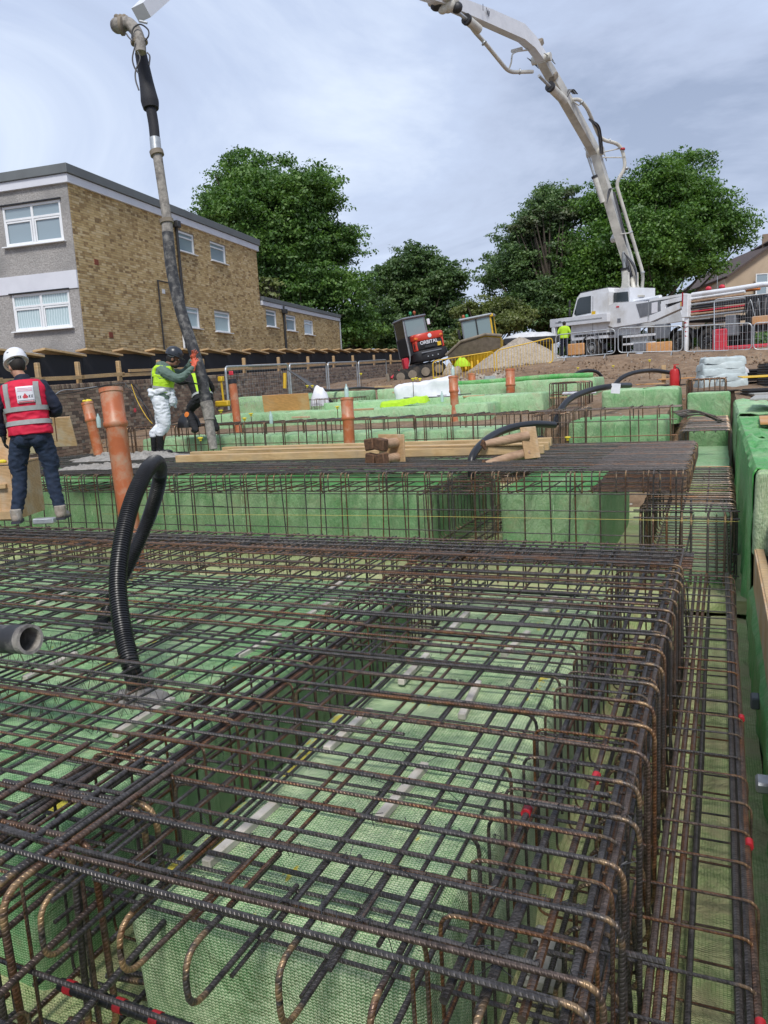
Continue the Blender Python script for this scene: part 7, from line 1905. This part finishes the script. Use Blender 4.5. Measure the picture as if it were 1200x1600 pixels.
def head(b, c, yaw, pitch, roll=0):
    Rm = rotz(yaw) @ Matrix.Rotation(pitch, 3, 'X') @ Matrix.Rotation(roll, 3, 'Y')
    q = lambda x, y, z: c + Rm @ V((x, y, z))
    b.ell(q(0, -.01, .03), (.077, .098, .10), 18, 12, Rm); b.ell(q(0, .03, -.045), (.058, .065, .07), 14, 9, Rm); b.ell(q(0, .07, -.085), (.03, .025, .022), 10, 6, Rm)
    b.tube([q(0, .082, .03), q(0, .105, -.012), q(0, .09, -.022)], [.009, .016, .012], 8)
    for s in (-1, 1):
        b.ell(q(s * .078, -.005, .0), (.012, .02, .032), 8, 6, Rm); b.ell(q(s * .035, .078, .042), (.022, .012, .008), 8, 5, Rm); b.ell(q(s * .045, .06, -.02), (.02, .02, .02), 8, 5, Rm)
    b.ell(q(0, .088, -.052), (.022, .010, .008), 8, 5, Rm)
    return Rm, q
def helmet(c, Rm, mat, parent, strap=True):
    q = lambda x, y, z: c + Rm @ V((x, y, z))
    prof = [(.118, .0), (.121, .02), (.118, .055), (.104, .095), (.078, .125), (.04, .143), (.005, .148)]
    rings = [[q(r * math.cos(a) * .96, r * math.sin(a) * 1.13 - .005, h + .035) for a in np.linspace(0, 2 * math.pi, 26, endpoint=False)] for r, h in prof]
    b = MB(); b.loft(rings, cap=True); hm = b.build('helmet', M[mat], parent)
    br = MB(); rr = []
    for r, h in ((.112, .03), (.126, .028), (.128, .036), (.118, .045)):
        rr.append([q(r * math.cos(a) * .98, r * math.sin(a) * 1.13 + (.035 * max(0, math.sin(a)) ** 2 if r > .12 else 0), h - .012 * max(0, math.sin(a)) ** 2) for a in np.linspace(0, 2 * math.pi, 26, endpoint=False)])
    br.loft(rr, cap=False); br.build('brim', M[mat], hm)
    for a in (.6, 2.5, 3.9, 5.5):
        v = MB(); v.ell(q(.108 * math.cos(a), .122 * math.sin(a), .095), (.018, .018, .007), 8, 5, Rm); v.build('vent', M['grey_pl'] if mat == 'helmet_w' else M['dark'], hm)
    if strap:
        s_ = MB(); s_.tube([q(.085 * math.cos(a), .10 * math.sin(a), .015 + .006 * math.sin(a * 3)) for a in np.linspace(math.pi * .95, math.pi * 2.05, 12)], .009, 6); s_.build('headband', M['refl'], hm)
    return hm
def eyes(q, parent):
    for s in (-1, 1):
        b = MB(); b.ell(q(s * .033, .086, .026), (.013, .008, .007), 8, 5); b.build('eye', M['paper'], parent)
        b = MB(); b.ell(q(s * .033, .093, .026), (.006, .004, .006), 8, 5); b.build('iris', M['ink_dark'], parent)
def torso_ring(Fm, z, a, b_, cy=0.0, n=28, e=2.5):
    out = []
    for t in np.linspace(0, 2 * math.pi, n, endpoint=False):
        c_, s_ = math.cos(t), math.sin(t)
        out.append(Fm @ V((math.copysign(abs(c_) ** (2 / e), c_) * a, math.copysign(abs(s_) ** (2 / e), s_) * b_ + cy, z)))
    return out
# torso profile: (height above hips, half width, half depth, y centre)
TP = [(-.06, .185, .125, -.005), (.02, .190, .130, -.005), (.12, .178, .122, 0), (.22, .178, .122, .0), (.32, .192, .128, .0), (.42, .205, .130, -.005), (.48, .200, .120, -.01), (.53, .165, .10, -.01), (.57, .10, .075, 0)]
def tp(h):
    hs = [p[0] for p in TP]; return [float(np.interp(h, hs, [p[i] for p in TP])) for i in (1, 2, 3)]
def torso(b, Fm, h0, h1, grow, n=10):
    rings = []
    for h in np.linspace(h0, h1, n):
        a, d, cy = tp(float(h)); rings.append(torso_ring(Fm, float(h), a + grow, d + grow, cy))
    b.loft(rings)
def surf_pt(Fm, x, h, back, grow):
    a, d, cy = tp(h); a += grow; d += grow; x_ = max(-.985, min(.985, x / a)); y = d * (1 - abs(x_) ** 2.5) ** (1 / 2.5)
    return Fm @ V((x, cy + (-y if back else y), h))
def strip(Fm, pts, w, grow, mat, parent, back=True, name='reflective_stripe'):
    b = MB(); n = len(pts)
    for i, (x, h) in enumerate(pts):
        x2, h2 = pts[min(i + 1, n - 1)]; x1, h1 = pts[max(0, i - 1)]; dx_, dh = x2 - x1, h2 - h1; L = math.hypot(dx_, dh) or 1; nx, nh = -dh / L * w / 2, dx_ / L * w / 2
        b.v.append(surf_pt(Fm, x + nx, h + nh, back, grow)); b.v.append(surf_pt(Fm, x - nx, h - nh, back, grow))
    k = len(b.v)
    for i in range(k): 
        j = i // 2; x, h = pts[j]; c_ = Fm @ V((0, 0, h)); b.v.append(b.v[i] + (c_ - b.v[i]).normalized() * .012)
    for i in range(n - 1):
        b.face((2 * i, 2 * i + 1, 2 * i + 3, 2 * i + 2)); b.face((k + 2 * i, k + 2 * i + 2, k + 2 * i + 3, k + 2 * i + 1))
        b.face((2 * i, 2 * i + 2, k + 2 * i + 2, k + 2 * i)); b.face((2 * i + 1, k + 2 * i + 1, k + 2 * i + 3, 2 * i + 3))
    return b.build(name, M[mat], parent)
def band(Fm, h, w, grow, mat, parent):
    b = MB(); rings = []
    for hh, g in ((h - w / 2, grow - .006), (h - w / 2 + .001, grow), (h + w / 2 - .001, grow), (h + w / 2, grow - .006)):
        a, d, cy = tp(hh); rings.append(torso_ring(Fm, hh, a + g, d + g, cy))
    b.loft(rings, cap=False); return b.build('reflective_band', M[mat], parent)
PS = 1.0
def frame4(origin, pitch, yaw=0, roll=0): return Matrix.Translation(origin) @ rotz(yaw).to_4x4() @ Matrix.Rotation(-pitch, 4, 'X') @ Matrix.Rotation(roll, 4, 'Y')

# ---- man in the red vest, seen from behind
rp_ = thing('person', 'man in red vest and white helmet standing at the left, back turned', 'person', (-6.64, 5.97, .015), None, (0, 0, R_(36)))
OFF[rp_.name] = None
Fm = frame4(V((0, 0, .93)), R_(6), 0, R_(-3))
sh = lambda s, x=.185, h=.47: Fm @ V((s * x, -.01, h))
nk = Fm @ V((0, 0.0, .55)); hc = Fm @ V((-.045, .075, .70))
hl, hr = V((-.09, 0, .90)), V((.09, 0, .90)); kl, kr = V((-.17, .03, .50)), V((.145, .045, .50)); al, ar = V((-.235, -.02, .11)), V((.20, .0, .11))
el, er = V((-.30, -.01, 1.17)), V((.275, .05, 1.16)); wl, wr = V((-.285, .05, .93)), V((.13, .30, 1.12))
b = MB()
Rh, qh = head(b, hc, R_(28), R_(-28)); limb(b, [Fm @ V((0, -.01, .50)), Fm @ V((-.01, .02, .58)), hc + V((0, -.02, -.05))], [.06, .058, .056])
torso(b, Fm, -.05, .55, -.02); limb(b, [hl, kl, al], [.085, .055, .04]); limb(b, [hr, kr, ar], [.085, .055, .04]); b.ell(V((0, 0, .92)), (.15, .1, .1))
limb(b, [sh(-1), el, wl], [.05, .038, .026]); limb(b, [sh(1), er, wr], [.05, .038, .026])
hand(b, wl, (0, .25, -1), (1, .2, 0), (.1, 1, 0), 1, .5); hand(b, wr, (-.5, .8, .1), (-.4, -.2, -.6), (0, .2, 1), 1, .5)
fuse(b, 'body', .0075, 'skin', rp_, 3)
eyes(qh, rp_)
b = MB(); b.ell(qh(0, -.022, .032), (.081, .098, .10), 16, 10, Rh); fuse(b, 'hair', .012, 'hair', rp_, 2)
helmet(hc + Rh @ V((0, -.005, .035)), Rh, 'helmet_w', rp_)
b = MB(); limb(b, [hl + V((-.0, 0, .02)), kl + V((0, .0, .12)), kl, kl + V((-.02, -.02, -.2)), al + V((0, 0, -.01))], [.112, .096, .076, .072, .060], 16); limb(b, [hr, kr + V((0, 0, .12)), kr, kr + V((.02, -.02, -.2)), ar + V((0, 0, -.01))], [.112, .096, .076, .072, .060], 16)
b.ell(V((0, -.015, .93)), (.175, .135, .12), 18, 10); b.ell(V((-.075, -.06, .88)), (.10, .09, .11), 14, 8); b.ell(V((.075, -.06, .88)), (.10, .09, .11), 14, 8)
fuse(b, 'jeans', .010, 'denim', rp_, 4, .010, 11)
for s, a_ in ((-1, al), (1, ar)):
    b = MB(); t_ = V((s * .035, 1, 0)).normalized() * .26
    b.tube([a_ + V((0, -.02, .04)), a_ + V((0, -.02, -.05))], [.062, .06], 12); b.ell(a_ + V((0, -.03, -.06)), (.052, .065, .05), 12, 7); b.ell(a_ + V((s * .02, .10, -.075)), (.052, .105, .042), 12, 7)
    o = fuse(b, 'boot', .009, 'bootgrey', rp_, 2)
    sb_ = MB(); sb_.prism([a_ + V((x_, y_, -.112)) for x_, y_ in ((-.045, -.09), (.045, -.09), (.055, .0), (s * .02 + .056, .14), (s * .02 + .03, .205), (s * .02 - .03, .205), (s * .02 - .056, .14), (-.055, .0))], (0, 0, .022)); sb_.build('sole', M['ink_dark'], o)
b = MB(); torso(b, Fm, -.07, .56, .012); limb(b, [sh(-1), el, wl.lerp(el, .08)], [.078, .062, .045]); limb(b, [sh(1), er, wr.lerp(er, .08)], [.078, .062, .045])
b.tube([Fm @ V((0, 0, .52)), Fm @ V((-.005, .015, .605))], [.085, .072], 16)
fuse(b, 'jacket', .010, 'navy', rp_, 3, .008, 10)
b = MB(); torso(b, Fm, -.02, .545, .032, 16); vt = fuse(b, 'vest', .009, 'redvest', rp_, 2, .010, 8)
G_ = .036
band(Fm, .105, .05, .043, 'refl', vt); band(Fm, .245, .05, .043, 'refl', vt)
for s in (-1, 1): strip(Fm, [(s * .15, h) for h in np.linspace(.27, .515, 8)], .046, .042, 'refl', vt)
b = MB(); gx, gy = 8, 8
for j in range(gy):
    for i in range(gx): b.v.append(surf_pt(Fm, -.045 + .17 * i / 7, .30 + .17 * j / 7, True, .044))
for j in range(gy - 1):
    for i in range(gx - 1): b.face((j * gx + i, j * gx + i + 1, (j + 1) * gx + i + 1, (j + 1) * gx + i))
pn = b.build('back_print', M['paper'], vt); sdm = pn.modifiers.new('s', 'SOLIDIFY'); sdm.thickness = .003
def pr_(x0, x1, h0, h1, mat): strip(Fm, [(x, h0 + (h1 - h0) * (x - x0) / (x1 - x0)) for x in np.linspace(x0, x1, 4)], .006 if mat != 'ink_red' else .010, .0465, mat, pn, name='print_mark')
for k in range(3): pr_(-.03, .11, .452 - k * .014, .448 - k * .014, 'ink_pink')
for k, x in enumerate((-.028, -.016, -.004, .072, .084, .096, .106)): strip(Fm, [(x, .350), (x + (.006 if k % 2 else -.004), .366), (x + .003, .378)], .005, .0465, 'ink_dark', pn, name='print_mark')
for (x0, x1, h) in ((.018, .060, .352), (.012, .066, .362), (.020, .058, .372), (.028, .050, .382), (.034, .044, .391)): strip(Fm, [(x, h) for x in np.linspace(x0, x1, 4)], .0105, .0468, 'ink_red', pn, name='print_mark')
strip(Fm, [(x, .312) for x in np.linspace(-.03, .115, 4)], .009, .0465, 'ink_red', pn, name='print_mark'); strip(Fm, [(x, .326) for x in np.linspace(-.04, .12, 4)], .004, .0465, 'ink_dark', pn, name='print_mark')
b = MB(); hand(b, wl, (0, .25, -1), (1, .2, 0), (.1, 1, 0), 1.22, .5); b.tube([wl + V((0, -.01, .05)), wl], [.04, .035], 10); fuse(b, 'glove', .006, 'glove_k', rp_, 1)
b = MB(); b.box(V((-.30, .16, 1.13)), (.14, .012, .11), rotz(.4) @ Matrix.Rotation(.3, 3, 'X'), ch=.002)
pob = b.build('paper_sheet', M['paper']); pob.parent = rp_
pob['label'] = 'folded white paper'
# ---- man in white coverall guiding the hose
w0 = zat(247, 711, .345)
wp = thing('person', 'man in lime vest and white coverall pushing the hanging hose with red gloves', 'person', w0, None, (0, 0, math.atan2(CAMR.y, CAMR.x) - math.pi / 2 + R_(8)))
OFF[wp.name] = None
Fm = frame4(V((0, .15, .87)), R_(10))
sh = lambda s, x=.185, h=.46: Fm @ V((s * x, .01, h))
hc = Fm @ V((0, .12, .665))
hl, hr = V((-.09, .15, .86)), V((.09, .13, .86)); kl, kr = V((-.12, .10, .47)), V((.11, .16, .48)); al, ar = V((-.11, -.06, .10)), V((.10, .06, .12))
er, wr = V((.27, .47, 1.20)), V((.12, .70, 1.37)); el, wl = V((-.22, .50, 1.30)), V((-.10, .68, 1.50))
b = MB(); Rh, qh = head(b, hc, 0, R_(-20)); limb(b, [Fm @ V((0, 0, .50)), Fm @ V((0, .05, .58)), hc + V((0, -.02, -.05))], [.06, .058, .056])
torso(b, Fm, -.05, .55, -.02); limb(b, [hl, kl, al], [.085, .055, .04]); limb(b, [hr, kr, ar], [.085, .055, .04]); b.ell(V((0, .13, .88)), (.15, .1, .1))
limb(b, [sh(-1), el, wl], [.05, .038, .026]); limb(b, [sh(1), er, wr], [.05, .038, .026])
hand(b, wr, (-.1, .35, .9), (-.7, .6, 0), (-.5, -.5, .3), 1, .25, .5); hand(b, wl, (.1, .3, .9), (.6, .6, 0), (.4, -.5, .3), 1, .25, .4)
fuse(b, 'body', .0075, 'skin2', wp, 3); eyes(qh, wp)
b = MB(); b.ell(qh(0, -.018, .025), (.081, .10, .105), 16, 10, Rh); b.ell(qh(0, .05, -.085), (.055, .05, .04), 12, 7, Rh); fuse(b, 'hair', .011, 'hair', wp, 2)
helmet(hc + Rh @ V((0, -.005, .035)), Rh, 'helmet_b', wp)
b = MB(); limb(b, [hl + V((0, 0, .04)), kl + V((0, 0, .1)), kl, al + V((0, .02, .24))], [.135, .112, .095, .088], 16); limb(b, [hr + V((0, 0, .04)), kr + V((0, 0, .1)), kr, ar + V((0, .02, .24))], [.135, .112, .095, .088], 16)
b.ell(V((0, .14, .92)), (.215, .17, .15), 18, 10); fuse(b, 'coverall', .011, 'coverall', wp, 3, .011, 9)
b = MB(); b.tube([V((.20 * math.cos(a), .15 + .17 * math.sin(a), 1.02 + .015 * math.sin(3 * a))) for a in np.linspace(0, 2 * math.pi, 20)], .045, 10)
for p, r in (((.05, -.02, .97), (.12, .03, .04)), ((.1, .32, .90), (.05, .06, .14)), ((-.05, .34, .84), (.04, .04, .11)), ((.15, .05, .97), (.05, .09, .04)), ((.15, .25, .98), (.04, .07, .04))): b.ell(V(p), r, 12, 7)
fuse(b, 'tied_coverall_top', .011, 'coverall', wp, 2, .012, 11)
for s, a_ in ((-1, al), (1, ar)):
    b = MB(); b.tube([a_ + V((0, .03, .27)), a_ + V((0, .015, .12)), a_ + V((0, -.0, 0)), a_ + V((0, 0, -.06))], [.078, .068, .056, .055], 14); b.ell(a_ + V((0, -.02, -.06)), (.048, .06, .045), 12, 7); b.ell(a_ + V((s * .01, .10, -.07)), (.05, .10, .04), 12, 7)
    fuse(b, 'wellington_boot', .009, 'welly', wp, 2)
b = MB(); torso(b, Fm, .04, .56, .018); limb(b, [sh(-1), el, wl.lerp(el, .1)], [.082, .066, .045]); limb(b, [sh(1), er, wr.lerp(er, .1)], [.085, .068, .045])
b.ell(Fm @ V((0, -.06, .56)), (.115, .09, .06), 14, 8); b.tube([Fm @ V((0, .0, .52)), Fm @ V((0, .03, .60))], [.085, .075], 14)
fuse(b, 'hooded_top', .010, 'hood', wp, 3, .010, 10)
b = MB(); rings = []
for h, k in ((.13, 1), (.2, 1), (.28, 1), (.34, .98), (.40, .92)):
    a, d, cy = tp(h); rings.append(torso_ring(Fm, h, (a + .036) * (1 if h < .3 else .93), d + .036, cy))
b.loft(rings)
for s in (-1, 1):
    b.tube([surf_pt(Fm, s * .125, h, True, .02) for h in (.36, .42, .48, .52)] + [surf_pt(Fm, s * .125, h, False, .02) for h in (.52, .46, .38)], .038, 10)
v2 = fuse(b, 'vest', .009, 'lime', wp, 1, .008, 9)
band(Fm, .20, .045, .046, 'refl', v2)
for s in (-1, 1): strip(Fm, [(s * .125, h) for h in np.linspace(.24, .5, 7)], .035, .064, 'refl', v2)
for (w_, d_, n__, s__) in ((wr, (-.1, .35, .9), (-.7, .6, 0), (-.5, -.5, .3)), (wl, (.1, .3, .9), (.6, .6, 0), (.4, -.5, .3))):
    b = MB(); hand(b, w_, d_, n__, s__, 1.25, .25, .5); b.tube([w_ - V(d_).normalized() * .06, w_], [.042, .036], 10); fuse(b, 'glove', .006, 'glove_o', wp, 1)
# ---- man bending behind the hose
k0 = at(322, 672, 15.4)
kp = thing('person', 'man in black clothes and lime straps bending forward behind the hanging hose', 'person', k0, None, (0, 0, math.atan2(CAMR.y, CAMR.x) + R_(35)))
OFF[kp.name] = None
Fm = frame4(V((0, .0, .62)), R_(30))
sh = lambda s, x=.185, h=.46: Fm @ V((s * x, .01, h))
hc = Fm @ V((0, .14, .66)); hl, hr = V((-.09, 0, .62)), V((.09, 0, .62)); kl, kr = V((-.2, .28, .38)), V((.2, .25, .36)); al, ar = V((-.22, .0, .02)), V((.22, -.02, .02))
er, wr = V((.32, .30, .80)), V((.22, .50, .62)); el, wl = V((-.36, .24, .98)), V((-.42, .42, 1.05))
b = MB(); Rh, qh = head(b, hc, 0, R_(-40)); limb(b, [Fm @ V((0, 0, .50)), Fm @ V((0, .05, .58)), hc], [.06, .058, .056]); torso(b, Fm, -.05, .55, -.02)
limb(b, [hl, kl, al], [.085, .055, .04]); limb(b, [hr, kr, ar], [.085, .055, .04]); limb(b, [sh(-1), el, wl], [.05, .038, .026]); limb(b, [sh(1), er, wr], [.05, .038, .026])
hand(b, wr, (0, .5, -1), (-1, 0, 0), (0, 1, .3), 1, .5); hand(b, wl, (-.3, 1, .2), (0, 0, -1), (1, 0, 0), 1, .6)
fuse(b, 'body', .009, 'skin', kp, 2); b = MB(); b.ell(qh(0, -.018, .03), (.083, .10, .105), 14, 9, Rh); fuse(b, 'hair', .012, 'hair', kp, 2)
b = MB(); limb(b, [hl, kl, al], [.12, .085, .065], 14); limb(b, [hr, kr, ar], [.12, .085, .065], 14); b.ell(V((0, -.02, .63)), (.18, .14, .13)); fuse(b, 'trousers', .012, 'blackcloth', kp, 3, .01)
b = MB(); torso(b, Fm, -.05, .57, .015); limb(b, [sh(-1), el, wl], [.08, .062, .04]); limb(b, [sh(1), er, wr], [.08, .062, .04]); fuse(b, 'jacket', .012, 'blackcloth', kp, 3, .008)
for s in (-1, 1): strip(Fm, [(s * .10, h) for h in np.linspace(.05, .52, 9)], .085, .03, 'lime', kp, name='lime_strap'); strip(Fm, [(s * .10, h) for h in np.linspace(.05, .52, 9)], .085, .03, 'lime', kp, back=False, name='lime_strap')
band(Fm, .07, .05, .03, 'refl', kp)
for s, a_ in ((-1, al), (1, ar)):
    b = MB(); b.ell(a_ + V((0, .07, -.02)), (.05, .14, .05), 12, 7); fuse(b, 'boot', .012, 'welly', kp, 1)
hump(at(295, 660, 15.8) + Vector((0, 0, -.1)), .26, .2, .30, M['black_pl'], 'black_pipe_coil', 'coil of black pipe with an orange end beside the bending man', 'pipe coil', 0, 4)
b = MB(); b.lathe(at(293, 648, 15.4), [(.055, 0), (.055, .03), (.03, .035)], 14, (0, -1, .25)); b.build('pipe_plug', M['orange'], None, 'round orange plug on the black pipe coil', 'plug')
b = MB(); b.tube([at(275, 592, 12.6), at(312, 601, 12.35)], .012, 6); b.build('rope', M['dark'], None, 'dark rope tied round the hose, held taut from the man in white', 'rope')
# ---- man by the truck
m0 = at(882, 556, 37.5)
mp_ = thing('person', 'distant man in a lime vest and dark trousers standing below the front outrigger', 'person', m0, None, (0, 0, R_(-5)))
OFF[mp_.name] = None
Fm = frame4(V((0, 0, .86)), R_(3)); sh = lambda s: Fm @ V((s * .185, .0, .46)); hc = Fm @ V((0, .02, .66))
hl, hr = V((-.09, 0, .88)), V((.09, 0, .88)); kl, kr = V((-.11, .02, .48)), V((.11, .02, .48)); al, ar = V((-.12, 0, .08)), V((.12, 0, .08)); el, er = V((-.28, 0, 1.1)), V((.28, 0, 1.1)); wl, wr = V((-.22, .18, .95)), V((.2, .2, .97))
b = MB(); Rh, qh = head(b, hc, 0, 0); torso(b, Fm, -.05, .56, -.02); limb(b, [Fm @ V((0, 0, .5)), hc], [.06, .055]); limb(b, [hl, kl, al], [.08, .055, .04]); limb(b, [hr, kr, ar], [.08, .055, .04]); limb(b, [sh(-1), el, wl], [.05, .038, .026]); limb(b, [sh(1), er, wr], [.05, .038, .026])
hand(b, wl, (0, .8, -.6), (1, 0, 0), (0, .5, 1), 1, .5); hand(b, wr, (0, .8, -.6), (-1, 0, 0), (0, .5, 1), 1, .5); fuse(b, 'body', .012, 'skin', mp_, 2)
b = MB(); b.ell(qh(0, -.015, .03), (.084, .102, .105), 14, 9, Rh); fuse(b, 'hair', .013, 'hair', mp_, 1)
b = MB(); limb(b, [hl, kl, al], [.11, .08, .065], 12); limb(b, [hr, kr, ar], [.11, .08, .065], 12); b.ell(V((0, 0, .9)), (.17, .13, .12)); fuse(b, 'trousers', .014, 'navy', mp_, 2)
b = MB(); torso(b, Fm, -.03, .56, .02); fuse(b, 'vest', .012, 'lime', mp_, 2); 
b = MB(); limb(b, [sh(-1), el, wl], [.075, .06, .04]); limb(b, [sh(1), er, wr], [.075, .06, .04]); fuse(b, 'sleeves', .013, 'lime', mp_, 2)
for s, a_ in ((-1, al), (1, ar)):
    b = MB(); b.ell(a_ + V((0, .06, -.03)), (.05, .13, .05), 10, 6); b.build('boot', M['welly'], mp_)

# ---------------------------------------------------------------- render settings
scene.render.engine = 'CYCLES'
for o in list(bpy.data.objects):
    if o.type == 'EMPTY' and not o.children: bpy.data.objects.remove(o)
